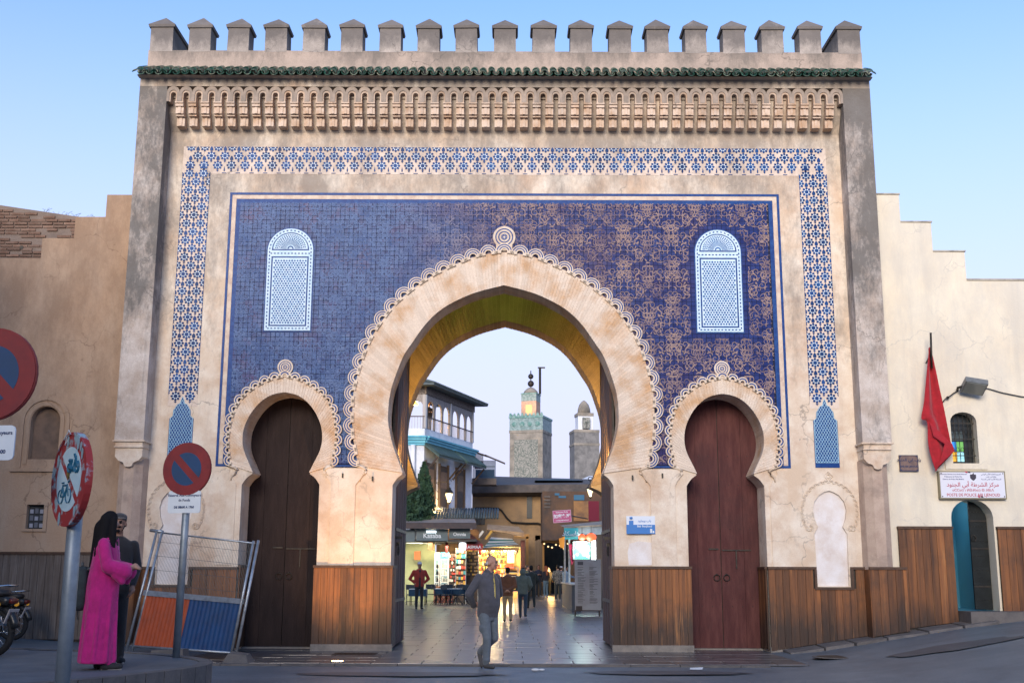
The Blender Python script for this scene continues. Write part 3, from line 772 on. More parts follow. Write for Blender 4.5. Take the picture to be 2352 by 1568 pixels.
cor = merlon(.245, .90, .53, .33).mesh('merlon', m_merlon)
for k in range(19):
    place('merlon', cor if k in (0, 18) else mers[k % 6 if k % 4 else (k + 3) % 6], parapet, (-7.40 + k * 14.80 / 18 + rng.uniform(-.012, .012), -.003, 12.47), (0, rng.uniform(-.012, .012), rng.uniform(-.012, .012)))
for s in (-1, 1): place('merlon', cor, parapet, (s * 7.40, 1.55, 12.46))

# ---- doors of the small arches (leaves of planks, rings, bolts)
def side_door(cx, m, lit):
    d = MB(); d.box(cx - 1.0, .80, -.02, cx + 1.0, .80 + .02, 5.4)
    door = d.build('double_door', m_iron, gate)
    for s in (-1, 1):
        mb = MB(); npl = 2
        for k in range(npl):
            x0 = cx + s * (.008 + k * .47); x1 = cx + s * (.008 + (k + 1) * .47 - .004)
            MB().box(min(x0, x1), .76 - .004 * (k % 2), .02, max(x0, x1), .80, 5.35).build('door_plank', m, door)
        mb = MB(); rx = cx + s * .10; rz = 1.42
        mb.tube([(rx + .062 * cos(t), .735, rz + .062 * sin(t)) for t in [2 * pi * k / 14 for k in range(15)]], .010, 6, cap=False)
        mb.ball((rx, .745, rz + .062), .022, 8); mb.build('ring_knocker', m_iron, door)
    mb = MB(); mb.box(cx + .02, .735, 1.96, cx + .62, .757, 1.985); mb.box(cx - .25, .735, 1.98, cx - .05, .757, 2.01); mb.box(cx + .30, .735, 1.60, cx + .325, .757, 1.96); mb.build('slide_bolt', m_iron, door)
    mb = MB()
    for z in (.85, 1.0, 2.4, 3.3, 3.9):
        for k in range(9):
            mb.ball((cx - .82 + k * .205, .756, z), .011, 6)
    kind(mb.build('door_studs', m_iron, door), 'stuff')
    MB().box(cx - .8, .60, -.02, cx + .8, .80, .03).build('door_sill', m_foot, gate)
side_door(-4.47, m_doord, 0); side_door(4.47, m_door, 1)
# ---- big open leaves inside the passage
for s in (-1, 1):
    d = MB(); d.box(s * 2.33, .86, .04, s * 2.28, 3.30, 6.5)
    leaf = d.build('open_door_leaf', m_iron, gate)
    for k in range(9):
        y0 = .87 + k * .268
        MB().box(s * 2.28, y0, .04, s * (2.23 - .006 * (k % 2)), y0 + .263, 6.5).build('door_plank', mat('leaf_maroon', (.060, .028, .026), .75, col2=(.085, .045, .038), scale=3, grain=(3, 3, .5), bump=.35, bscale=20, rand=.12), leaf)
    mb = MB()
    for z in (.9, 2.35): mb.box(s * 2.225, .88, z, s * 2.21, 3.2, z + .07)
    mb.box(s * 2.225, 1.1, 2.05, s * 2.16, 1.16, 2.12); mb.tube([(s * 2.18, 1.13 + .10 * cos(t), 1.95 + .10 * sin(t)) for t in [2 * pi * k / 12 for k in range(13)]], .014, 6, cap=False)
    mb.box(s * 2.225, .88, 2.18, s * 2.08, .96, 2.24)
    mb.build('iron_fittings', m_iron, leaf)

# ---- timber cladding along the foot of the gate
def cladding(name, x0, x1, zt, y, parent, zb=lambda x: 0.02, w=.145, rail=True, notch=None, m=None, ylist=None):
    base = MB(); base.box(x0, y + .028, min(zb(x0), zb(x1)) - .05, x1, y + .055, zt - .03)
    if notch:
        base = MB(); base.box(x0, y + .028, min(zb(x0), zb(x1)) - .05, x1, y + .055, notch[2] - .03); base.box(x0, y + .028, notch[2] - .03, notch[0], y + .055, zt - .03); base.box(notch[1], y + .028, notch[2] - .03, x1, y + .055, zt - .03)
    P = base.build(name, m_iron, parent)
    x = x0
    while x < x1 - .02:
        ww = min(w * rng.uniform(.85, 1.15), x1 - x)
        if x1 - x - ww < .05: ww = x1 - x
        xa, xb = x + .003, x + ww - .003
        t = zt - .03
        if notch and xb > notch[0] + .01 and xa < notch[1] - .01:
            t = notch[2] - .03
        yy = y - rng.uniform(0, .006); za, zb_ = zb(xa), zb(xb)
        MB().add([(xa, yy, za), (xb, yy, zb_), (xb, yy, t), (xa, yy, t), (xa, y + .03, za), (xb, y + .03, zb_), (xb, y + .03, t), (xa, y + .03, t)],
                 [(0, 1, 2, 3), (0, 4, 5, 1), (1, 5, 6, 2), (2, 6, 7, 3), (3, 7, 4, 0)]).build('plank', m or m_wood, P)
        x += ww
    if rail:
        mb = MB(); h = .05
        if notch:
            a, c, z = notch
            mb.box(x0 - .01, y - .03, zt - h, a - .001, y + .06, zt); mb.box(c + .001, y - .03, zt - h, x1 + .01, y + .06, zt)
            mb.box(a - .045, y - .031, z - h, a - .001, y + .06, zt - h - .001); mb.box(c + .001, y - .031, z - h, c + .045, y + .06, zt - h - .001); mb.box(a, y - .03, z - h, c, y + .06, z)
        else: mb.box(x0 - .01, y - .03, zt - h, x1 + .01, y + .06, zt)
        mb.build('top_rail', m_woodtrim, P)
    return P
zr = lambda x: .02 + max(0, x - 5.2) * .155
for s in (-1, 1):
    cladding('timber_cladding', min(s * 2.17, s * 3.73), max(s * 2.17, s * 3.73), 1.64, -.075, gate, lambda x: .12)
cladding('timber_cladding', 5.22, 7.86, 1.64, -.40, gate, zr, notch=(6.22, 6.88, 1.25)) if False else None
zl = lambda x: .02 + max(0, -x - 5.0) * .075
NOT = (6.54 - .34, 6.54 + .34, 1.25)
cladding('timber_cladding', 5.25, 7.14, 1.64, -.065, gate, zr, notch=NOT)
cladding('timber_cladding', -7.14, -5.25, 1.60, -.065, gate, zl, notch=(-6.54 - .34, -6.54 + .34, 1.25))
for s in (-1, 1):
    zf = zr if s > 0 else zl
    cladding('timber_cladding', min(s * 7.15, s * 7.86), max(s * 7.15, s * 7.86), 1.64, -.42, gate, zf)
    x = s * 7.15                                  # inner return of the pilaster cladding
    mb = MB(); mb.box(x - .012, -.41, zf(x) - .02, x + .012, -.07, 1.59); mb.build('plank', m_wood, gate)
def reveal(x, s, y0, y1, z0, zt, parent):
    """planks on a jamb that faces sideways; s = direction the jamb faces"""
    base = MB(); base.box(min(x, x + s * .02), y0, z0, max(x, x + s * .02), y1, zt - .02); P = base.build('timber_cladding', m_iron, parent)
    n = max(2, int((y1 - y0) / .14)); d = (y1 - y0) / n
    for k in range(n):
        xa = x + s * .02; xb = x + s * (.042 + .003 * (k % 2))
        MB().box(min(xa, xb), y0 + k * d + .003, z0, max(xa, xb), y0 + (k + 1) * d - .003, zt - .03).build('plank', m_wood, P)
    MB().box(min(x, x + s * .06), y0 - .02, zt - .05, max(x, x + s * .06), y1, zt).build('top_rail', m_woodtrim, P)
for s in (-1, 1):
    reveal(s * 5.25, -s, .02, .70, .05, 1.64, gate)
    reveal(s * 2.22, -s, .0, .72, .05, 1.64, gate)
# ================================================================ setting: ground, road, pavements
def ground_z(x, y):
    z = .155 * max(0, x - 5.4) if x < 9.6 else .155 * 4.2 + .05 * (x - 9.6)
    if x < -5: z = .055 * (-5 - x)
    if y > 4: z *= max(0, 1 - (y - 4) / 4)
    return min(z, 1.2) - (.06 if y < -3.2 else 0.0) * 0
m_asph = mat('asphalt', (.098, .13, .158), .5, col2=(.15, .182, .208), scale=1.2, bump=.5, bscale=40, speck=.5, stain=(.05, .062, .08))
m_pave = mat('pavement_concrete', (.115, .135, .152), .7, col2=(.16, .175, .188), scale=2, bump=.4, bscale=30, speck=.5, stain=(.04, .05, .06))
m_slab = mat('paving_slab', (.125, .118, .118), .28, col2=(.08, .078, .083), scale=2.2, bump=.14, bscale=18, speck=.4, rand=.16)
m_kerb = mat('kerb_stone', (.15, .135, .125), .8, col2=(.09, .085, .085), scale=4, bump=.5, bscale=20, speck=.4)
mb = MB()
XS = [-800, -200, -60, -30, -20] + [-16 + k for k in range(0, 33)] + [20, 30, 60, 200, 800]; YS = [-800, -200, -60, -40, -30] + [-26 + 1.0 * k for k in range(0, 31)] + [6, 8, 12, 60, 200, 2500]
vs = [(x, y, ground_z(x, y) - .03 + (.008 * sin(x * 1.7) * cos(y * 1.3))) for y in YS for x in XS]; nx = len(XS)
mb.add(vs, [(j * nx + i, j * nx + i + 1, (j + 1) * nx + i + 1, (j + 1) * nx + i) for j in range(len(YS) - 1) for i in range(nx - 1)])
kind(mb.build('road', m_asph, None, smooth=True), 'structure')
# stone paving through the gate and along the street
mb = MB(); mb.box(-6.6, -3.15, -.06, 5.3, 0.9, -.012); mb.box(-2.4, .9, -.06, 2.4, 4.3, -.012); mb.add([(x, y, stz(y) - .012) for y in (4.3, 18, 60) for x in (-9, 7)], [(0, 1, 3, 2), (2, 3, 5, 4)])
paving = kind(mb.build('paving', mat('paving_joint', (.035, .034, .036), .8), None), 'structure')
slabs = []
y = -3.1; r = 0
while y < 52:
    d = .62 if y < 4.3 else .75
    x0, x1 = (-6.5, 5.2) if y < .2 else (-2.3, 2.3) if y < 4.2 else (-6.9, 5.9)
    x = x0 - (r % 2) * .35
    while x < x1:
        w = .86 if y < 4.3 else .95
        xa, xb = max(x, x0), min(x + w, x1)
        if xb - xa > .12: slabs.append((xa, y, xb, min(y + d, 99)))
        x += w
    y += d; r += 1
rest = MB()
def slab_mb(mb, x0, y0, x1, y1, dz):
    g = .006; h = -.012 + .014 + dz
    n0 = len(mb.v)
    mb.add([(x0 + g, y0 + g, -.02), (x1 - g, y0 + g, -.02), (x1 - g, y1 - g, -.02), (x0 + g, y1 - g, -.02), (x0 + 2 * g, y0 + 2 * g, h), (x1 - 2 * g, y0 + 2 * g, h + rng.uniform(-.002, .002)), (x1 - 2 * g, y1 - 2 * g, h), (x0 + 2 * g, y1 - 2 * g, h + rng.uniform(-.002, .002))],
           [(4, 5, 6, 7), (0, 1, 5, 4), (1, 2, 6, 5), (2, 3, 7, 6), (3, 0, 4, 7)])
    for i in range(n0, len(mb.v)): x, y, z = mb.v[i]; mb.v[i] = (x, y, z + stz(y))
ns = 0
for (x0, y0, x1, y1) in slabs:
    near = ns < 300 and (y0 < 3 or abs((x0 + x1) / 2) < 3.4)
    dz = rng.uniform(-.002, .003)
    if near:
        m_ = MB(); slab_mb(m_, x0, y0, x1, y1, dz); m_.build('slab', m_slab, paving); ns += 1
    else: slab_mb(rest, x0, y0, x1, y1, dz)
kind(rest.build('far_slabs', m_slab, paving), 'stuff')
ke = thing('kerb', 'low stone kerb along the paving in front of the gate', 'kerb', (0, -3.2, 0))
x = -6.6
while x < 4.4:
    w = rng.uniform(.8, 1.1); MB().box(x + .006, -3.36, -.08, min(x + w, 4.5) - .006, -3.17, .004 + rng.uniform(-.006, .004)).build('kerb_stone', m_kerb, ke); x += w
# raised pavement island at the left, rounded end
isl = [(-30, -14.5), (-9.0, -13.2), (-5.5, -12.2), (-4.6, -11.6), (-3.95, -10.7), (-3.50, -9.6), (-3.45, -8.9), (-3.7, -8.2), (-4.3, -7.5), (-5.2, -6.9), (-6.5, -6.5), (-9, -6.2), (-30, -6.0)]
IZ = .42
isp = spline(isl, 4)
mb = MB(); mb.prismz(isp, -.1, IZ); kind(mb.build('pavement', m_pave, None), 'structure')
P = resample([(x, y, 0) for x, y in isp[6:-4]], 40)
kt = thing('kerb', 'rounded kerb edging the raised pavement where the couple stands', 'kerb', (P[18][0], P[18][1], 0))
for i in range(len(P) - 1):
    a, c = Vector(P[i]), Vector(P[i + 1]); t = (c - a).normalized(); nrm = Vector((t.y, -t.x, 0))
    g = t * .006; q = [a + g - nrm * .12, c - g - nrm * .12, c - g + nrm * .035, a + g + nrm * .035]
    m_ = MB(); m_.add([(p.x, p.y, -.1) for p in q] + [(p.x, p.y, IZ + .012) for p in q], [(0, 1, 2, 3), (4, 5, 6, 7), (0, 1, 5, 4), (1, 2, 6, 5), (2, 3, 7, 6), (3, 0, 4, 7)])
    m_.build('kerb_stone', m_kerb, kt)
# stone kerb stepping up along the right wall
kr = thing('kerb', 'rough stone kerb climbing along the foot of the cream wall', 'kerb', (7.5, -.6, .3))
x = 5.45
while x < 8.9:
    w = rng.uniform(.45, .8); z = ground_z(x, 0)
    MB().add([(x + .01, -.75, z - .1), (x + w - .01, -.75, z - .1), (x + w - .01, -.05, z - .1), (x + .01, -.05, z - .1), (x + .02, -.73 + rng.uniform(-.05, .05), z + .03), (x + w - .02, -.73 + rng.uniform(-.05, .05), z + .05 + w * .1), (x + w - .02, -.05, z + .07 + w * .1), (x + .02, -.05, z + .05)],
             [(4, 5, 6, 7), (0, 1, 5, 4), (1, 2, 6, 5), (2, 3, 7, 6), (3, 0, 4, 7)]).build('kerb_stone', m_kerb, kr); x += w
MB().box(8.98, -.6, .2, 14, .2, .80).build('door_step', m_kerb, kr)

# ================================================================ side walls
m_ochre = mat('ochre_plaster', (.46, .30, .19), .93, col2=(.50, .36, .25), scale=.8, lo=.3, hi=.7, bump=.3, bscale=20, speck=.25, streak=.55, stain=(.50, .40, .31), hook=soot(-1, 14, (.20, .125, .08), .5))
m_cream = mat('cream_plaster', (.80, .73, .58), .9, col2=(.74, .65, .50), scale=.9, bump=.25, bscale=22, speck=.10, streak=.55, stain=(.46, .43, .38), hook=soot(-6, 16, (.56, .53, .47), .5))
lw = thing('ochre_wall', 'ochre plastered wall with stepped top left of the gate', 'wall', (-11, 0, 0))
outl = [(-40, -.3), (-7.6, -.3), (-7.6, 9.32), (-8.42, 9.32), (-8.42, 8.83), (-9.05, 8.83), (-9.05, 8.36), (-9.71, 8.36), (-9.71, 7.92), (-40, 7.92)]
NW = [(-9.62, 3.72)] + [(-9.32 + .30 * cos(pi - pi * k / 12), 4.50 + .30 * sin(pi - pi * k / 12)) for k in range(13)] + [(-9.02, 3.72)]
PW = [(-9.53, 2.33), (-9.53, 2.81), (-9.19, 2.81), (-9.19, 2.33)]
mb = MB(); mb.prism(outl, .05, .75, 0, holes=[NW, PW]); mb.build('wall_body', m_ochre, lw)
mb = MB(); mb.box(-9.7, .21, 3.6, -8.9, .26, 4.9); mb.build('blind_window', mat('niche_dark', (.21, .14, .10), .95, col2=(.14, .10, .075), scale=5, bump=.4), lw)
mb = MB()
for r, y in ((.39, .035), (.50, .02)):
    o = [(-9.32 - r, 3.55 if r > .4 else 3.62)] + [(-9.32 + r * cos(pi - pi * k / 14), 4.50 + r * sin(pi - pi * k / 14)) for k in range(15)] + [(-9.32 + r, 3.55 if r > .4 else 3.62)]
    i_ = [(x * 1 + (-9.32 - x) * (.085 / r), z) for x, z in o[1:-1]]
    i_ = [(-9.32 - r + .075, o[0][1])] + [(-9.32 + (r - .075) * cos(pi - pi * k / 14), 4.50 + (r - .075) * sin(pi - pi * k / 14)) for k in range(15)] + [(-9.32 + r - .075, o[0][1])]
    mb.prism(o + i_[::-1], y, .06)
mb.box(-9.95, .0, 3.47, -8.70, .06, 3.54); mb.build('window_surround', m_ochre, lw)
mb = MB(); mb.box(-9.6, .13, 2.28, -9.1, .16, 2.86, 0)
for k in range(9): mb.box(-9.5 + .1 * (k % 3), .118 - .002 * k, 2.36 + .14 * (k // 3), -9.43 + .1 * (k % 3), .13, 2.44 + .14 * (k // 3) + .02 * (k % 2), 1 + k % 2)
mb.build('wall_cupboard', [mat('cupboard_dark', (.03, .035, .04), .7), mat('paper_grey', (.35, .36, .42), .8), mat('paper_dim', (.14, .15, .18), .8)], lw)
mb = MB(); mb.box(-9.60, .015, 2.81, -9.12, .055, 2.86); mb.box(-9.60, .015, 2.28, -9.12, .055, 2.33); mb.box(-9.60, .015, 2.33, -9.53, .055, 2.81); mb.box(-9.19, .015, 2.33, -9.12, .055, 2.81); mb.build('cupboard_frame', m_ochre, lw)
m_wood_old = mat('weathered_cladding', (.125, .095, .075), .75, col2=(.19, .155, .13), scale=5, grain=(5, 5, .3), bump=.35, rand=.18, stain=(.06, .05, .042))
cladding('timber_cladding', -16, -7.87, 1.88, -.02, lw, lambda x: .2, m=m_wood_old)
# eroded brick wall rising behind
bw = thing('brick_wall', 'eroded thin-brick wall rising behind the ochre wall', 'wall', (-11, 1.2, 8))
mb = MB(); mb.prism([(-40, 5), (-8.1, 5), (-8.1, 8.9), (-8.62, 9.02), (-11.3, 9.42), (-40, 9.9)], 1.0, 1.8); mb.build('mortar_core', mat('old_mortar', (.26, .20, .165), .95, col2=(.19, .15, .125), scale=3, bump=.6, speck=.4), bw)
m_obr = mat('old_brick', (.17, .098, .068), .95, col2=(.24, .16, .12), scale=4, bump=.5, rand=.25)
nb = 0; restb = MB()
for r in range(22):
    z = 7.85 + r * .073; x = -12.2 + (r % 2) * .15
    while x < -8.3:
        w = rng.uniform(.22, .34); top = 9.02 + (-8.62 - x) * .15
        if z < top - .12 and rng.random() < .86:
            d = rng.uniform(.0, .022)
            if x > -10.9 and nb < 300: MB().box(x, .985 - d, z, x + w - .02, 1.02, z + .05).build('brick', m_obr, bw); nb += 1
            else: restb.box(x, .985 - d, z, x + w - .02, 1.02, z + .05)
        x += w
kind(restb.build('far_bricks', m_obr, bw), 'stuff')
mb = MB(); mb.tube([(-10.55, .98, 8.42), (-10.55, 1.01, 8.42)], .05, 10); mb.build('putlog_hole', m_iron, bw)
# a few dry weeds on the wall head
ww = MB()
for k in range(26):
    x = -10.3 + rng.random() * 1.3; z = 9.02 + (-8.62 - x) * .15; l = rng.uniform(.06, .16); a = rng.uniform(-.9, .9)
    ww.tube([(x, 1.2, z), (x + l * a * .6, 1.2, z + l * .7), (x + l * a * 1.3, 1.22, z + l)], .004, 3)
tag(kind(ww.build('dry_weeds', mat('dry_weed', (.09, .10, .06), .9)), 'stuff'), 'dry weeds on the head of the brick wall', 'weeds')

rw = thing('cream_wall', 'cream plastered wall with stepped top right of the gate', 'wall', (11, 0, 0))
RWN = [(9.09, 3.70), (9.09, 4.55)] + [(9.355 + .265 * cos(pi - pi * k / 10), 4.55 + .19 * sin(pi - pi * k / 10)) for k in range(1, 10)] + [(9.62, 4.55), (9.62, 3.70)]
DO = [(8.98, .55), (8.98, 2.62)] + [(9.40 + .42 * cos(pi - pi * k / 12), 2.62 + .36 * sin(pi - pi * k / 12)) for k in range(1, 12)] + [(9.82, 2.62), (9.82, .55)]
outl = [(7.6, -.3), (8.98, -.3)] + DO + [(9.82, -.3), (40, -.3), (40, 7.5), (9.66, 7.52), (9.66, 8.12), (9.0, 8.14), (9.0, 8.76), (8.36, 8.78), (8.36, 9.38), (7.6, 9.38)]
mb = MB(); mb.prism(outl, .05, .75, 0, holes=[RWN]); mb.build('wall_body', m_cream, rw)
mb = MB()
for (x0, x1, z0, z1) in ((7.6, 8.38, 9.38, 9.41), (8.36, 9.02, 8.77, 8.80), (9.0, 9.68, 8.13, 8.16), (9.66, 30, 7.51, 7.55)):
    mb.box(x0, .03, z0, x1, .77, z1)
mb.build('coping', mat('dusty_coping', (.46, .42, .35), .95, col2=(.25, .23, .2), scale=6, bump=.5), rw)
mb = MB(); mb.prism([(8.93, 3.58), (8.93, 4.55)] + [(9.355 + .425 * cos(pi - pi * k / 12), 4.58 + .34 * sin(pi - pi * k / 12)) for k in range(13)] + [(9.78, 4.55), (9.78, 3.58)], .02, .06, 0, holes=[RWN])
mb.build('window_surround', m_cream, rw)
# window: iron grille over coloured panes
wd = MB().box(9.0, .30, 3.6, 9.7, .33, 4.8).build('window', mat('window_dark', (.02, .026, .03), .3), rw)
for (i, j, c) in ((0, 0, (.75, .38, .03)), (1, 0, (.30, .62, .72)), (0, 1, (.02, .22, .62)), (1, 1, (.12, .34, .08)), (0, 2, (.10, .13, .14)), (1, 2, (.08, .11, .11))):
    x = 9.14 + i * .15; z = 3.76 + j * .21
    MB().box(x, .285, z, x + .135, .298, z + .195).build('pane', mat('pane_%d%d' % (i, j), c, .2, emit=c, estr=.35 if j < 2 else .0), wd)
mb = MB()
for k in range(6): mb.tube([(9.12 + k * .094, .17, 3.70), (9.12 + k * .094, .17, 4.72)], .008, 5)
for z in (3.86, 4.20, 4.52): mb.box(9.09, .162, z, 9.62, .178, z + .018)
for k in range(5):
    for z in (3.98, 4.36):
        x = 9.167 + k * .094; mb.tube([(x + .03 * cos(t), .17, z + .06 * sin(t)) for t in [2 * pi * q / 10 for q in range(11)]], .005, 4, cap=False)
mb.build('grille', m_iron, wd)
cladding('timber_cladding', 7.88, 8.96, 2.44, -.02, rw, lambda x: .45 + (x - 7.88) * .13)
cladding('timber_cladding', 9.86, 14, 2.44, -.02, rw, lambda x: .80)
# door: blue-painted wall inside the arch, studded leaf standing open
MB().box(8.7, 2.2, .5, 10.3, 2.25, 3.2).build('hall_back', mat('hall_blue', (.05, .27, .42), .35, col2=(.10, .38, .52), scale=1.5, lo=.35, hi=.65), rw)
mb = MB(); mb.box(8.93, .7, .5, 8.97, 2.2, 3.2); mb.box(9.86, .7, .5, 9.9, 2.2, 3.2); mb.box(8.9, .7, 3.1, 9.95, 2.2, 3.15); mb.box(8.9, .05, .5, 9.9, 2.2, .80); mb.build('hall_walls', mat('hall_paint', (.08, .30, .42), .4), rw)
hz = MB().box(8.98, 2.17, .80, 9.5, 2.2, 1.55).build('tile_dado', mat('dado_ground', (.20, .17, .11), .5, col2=(.14, .12, .08), scale=6), rw)
tl = MB()
for i in range(6):
    for j in range(8):
        x, z = 9.03 + i * .085, .86 + j * .088; tl.prism([(x - .02, z), (x, z + .026), (x + .02, z), (x, z - .026)], 2.163, 2.172, 0)
kind(tl.build('dado_tiles', mat('dado_dark', (.05, .045, .03), .4), hz), 'stuff')
dl = MB(); dl.prism([(9.46, .82), (9.46, 2.97), (9.58, 2.93), (9.70, 2.84), (9.79, 2.70), (9.81, 2.62), (9.81, .82)], .36, .41); dlo = dl.build('studded_door', mat('black_door', (.008, .011, .012), .6, spec=.25, col2=(.014, .018, .019), scale=6, bump=.3), rw)
mb = MB()
for i in range(6):
    for j in range(7): mb.ball((9.49 + i * .062, .355, 1.0 + j * .29), .011, 6)
for z in (1.25, 2.0, 2.55): mb.box(9.46, .345, z, 9.80, .362, z + .03)
kind(mb.build('door_studs', m_iron, dlo), 'stuff')
mb = MB(); mb.tube([(9.51 + .05 * cos(t), .33, 2.22 + .06 * sin(t)) for t in [2 * pi * q / 12 for q in range(13)]], .010, 5, cap=False); mb.build('ring_knocker', m_iron, dlo)
# added fill lamp standing in for skylight in the blue-painted hall
t = thing('hall_fill_lamp', 'small fill lamp added in the blue painted hall in place of skylight', 'lamp', (9.2, 1.6, 3.0))
MB().lathe([(.09, 0), (.07, .05), (.02, .06)], (9.2, 1.6, 3.04), 12).build('base', m_iron, t); MB().ball((9.2, 1.6, 3.02), .07, 10).build('bulb', mat('hall_fill_bulb', (1, 1, 1), .3, emit=(.85, .95, 1), estr=4), t, True)
_l = bpy.data.lights.new('hall_fill_light', 'POINT'); _l.energy = 2.2; _l.color = (.85, .95, 1); _l.shadow_soft_size = .08
_o = bpy.data.objects.new('hall_fill_light', _l); COL.objects.link(_o); _o.location = (9.2, 1.5, 2.9)
# ================================================================ people: one continuous surface each (voxel-merged limbs)
class Body:
    def __init__(s): s.p = []           # primitives
    def cap(s, a, b, ra, rb, m): s.p.append(('c', Vector(a), Vector(b), ra, rb, m))
    def ell(s, c, r, m, R=None): s.p.append(('e', Vector(c), Vector(r), R or Matrix.Identity(3), None, m))
    def loft(s, rings, m): s.p.append(('l', rings, None, None, None, m))
    def mesh(s, name, mats, voxel, smooth=6, squash=()):
        mb = MB()
        for k, a, b, ra, rb, m in s.p:
            if k == 'c':
                d = b - a; L = d.length; d = d / L if L > 1e-6 else Vector((0, 0, 1))
                pts = [a - d * ra * cos(t) for t in (.25, .7, 1.15)] + [a, (a + b) / 2, b] + [b + d * rb * cos(t) for t in (1.15, .7, .25)]
                rs = [ra * sin(t) for t in (.25, .7, 1.15)] + [ra, (ra + rb) / 2, rb] + [rb * sin(t) for t in (1.15, .7, .25)]
                mb.tube(pts, rs, 12)
            elif k == 'e':
                t = MB(); t.ball((0, 0, 0), 1, 14); mb.add([tuple(a + ra @ Vector((v[0] * b.x, v[1] * b.y, v[2] * b.z))) for v in t.v], t.f)
            else:
                n = 20
                vs = [(cx + rx * cos(2 * pi * q / n), cy + ry * sin(2 * pi * q / n), z) for cx, cy, z, rx, ry in a for q in range(n)]
                fs = [(i * n + q, i * n + (q + 1) % n, (i + 1) * n + (q + 1) % n, (i + 1) * n + q) for i in range(len(a) - 1) for q in range(n)]
                fs += [tuple(range(n))[::-1], tuple((len(a) - 1) * n + q for q in range(n))]
                mb.add(vs, fs)
        me = mb.mesh(name, mats[0]); o = bpy.data.objects.new('tmp', me); COL.objects.link(o)
        r = o.modifiers.new('r', 'REMESH'); r.mode = 'VOXEL'; r.voxel_size = voxel; r.use_smooth_shade = True
        if smooth:
            sm = o.modifiers.new('s', 'SMOOTH'); sm.factor = .5; sm.iterations = smooth
        dg = bpy.context.evaluated_depsgraph_get(); out = bpy.data.meshes.new_from_object(o.evaluated_get(dg))
        bpy.data.objects.remove(o)
        out.name = name; out.materials.clear()
        for q in mats: out.materials.append(q)
        nf = len(out.polygons); C = np.empty(nf * 3); out.polygons.foreach_get('center', C); C = C.reshape(-1, 3)
        best = np.full(nf, 1e9); idx = np.zeros(nf, int)
        for k, a, b, ra, rb, m in s.p:
            if k == 'c':
                A = np.array(a); B = np.array(b); ab = B - A; t = np.clip(((C - A) @ ab) / max(ab @ ab, 1e-9), 0, 1)
                d = np.linalg.norm(C - A - t[:, None] * ab, axis=1) - (ra + (rb - ra) * t)
            elif k == 'e':
                q = (C - np.array(a)) @ np.array(ra); q = q / np.array(b); l = np.linalg.norm(q, axis=1); d = (l - 1) * min(b)
            else:
                z = np.array([g[2] for g in a]); order = np.argsort(z); z = z[order]
                G = np.array(a)[order]; cz = C[:, 2]
                f = lambda j: np.interp(cz, z, G[:, j])
                l = np.hypot((C[:, 0] - f(0)) / f(3), (C[:, 1] - f(1)) / f(4)); d = (l - 1) * np.minimum(f(3), f(4))
                d = np.maximum(d, np.maximum(z[0] - cz, cz - z[-1]))
            w = d < best; best[w] = d[w]; idx[w] = m
        out.polygons.foreach_set('material_index', idx.tolist()); out.update()
        return out
def hand(B, wrist, direction, palm, m, curl=.5, big=True, side=1):
    """palm with four unequal fingers and a thumb leaving its side"""
    w = Vector(wrist); d = Vector(direction).normalized(); pn = Vector(palm).normalized(); sx = d.cross(pn).normalized() * side
    B.ell(w + d * .045, (.040, .040, .040), m)
    B.cap(w, w + d * .06, .027, .032, m)
    B.cap(w + d * .05 + sx * .022, w + d * .075 + sx * .024, .017, .015, m); B.cap(w + d * .05 - sx * .022, w + d * .075 - sx * .024, .017, .015, m)
    if not big: return
    for i, L in enumerate((.062, .074, .070, .055)):
        o = sx * (.030 - i * .020); k = w + d * .082 + o
        a = d * cos(curl) + pn * sin(curl); c = d * cos(curl * 2.2) + pn * sin(curl * 2.2)
        B.cap(k, k + a * L * .55, .0095, .009, m); B.cap(k + a * L * .55, k + a * L * .55 + c * L * .5, .009, .0075, m)
    t = w + d * .03 + sx * .032; td = (d * .7 + sx * .6 + pn * .4).normalized()
    B.cap(t, t + td * .035, .0115, .0105, m); B.cap(t + td * .035, t + td * .035 + (d * .9 + pn * .4).normalized() * .028, .010, .008, m)
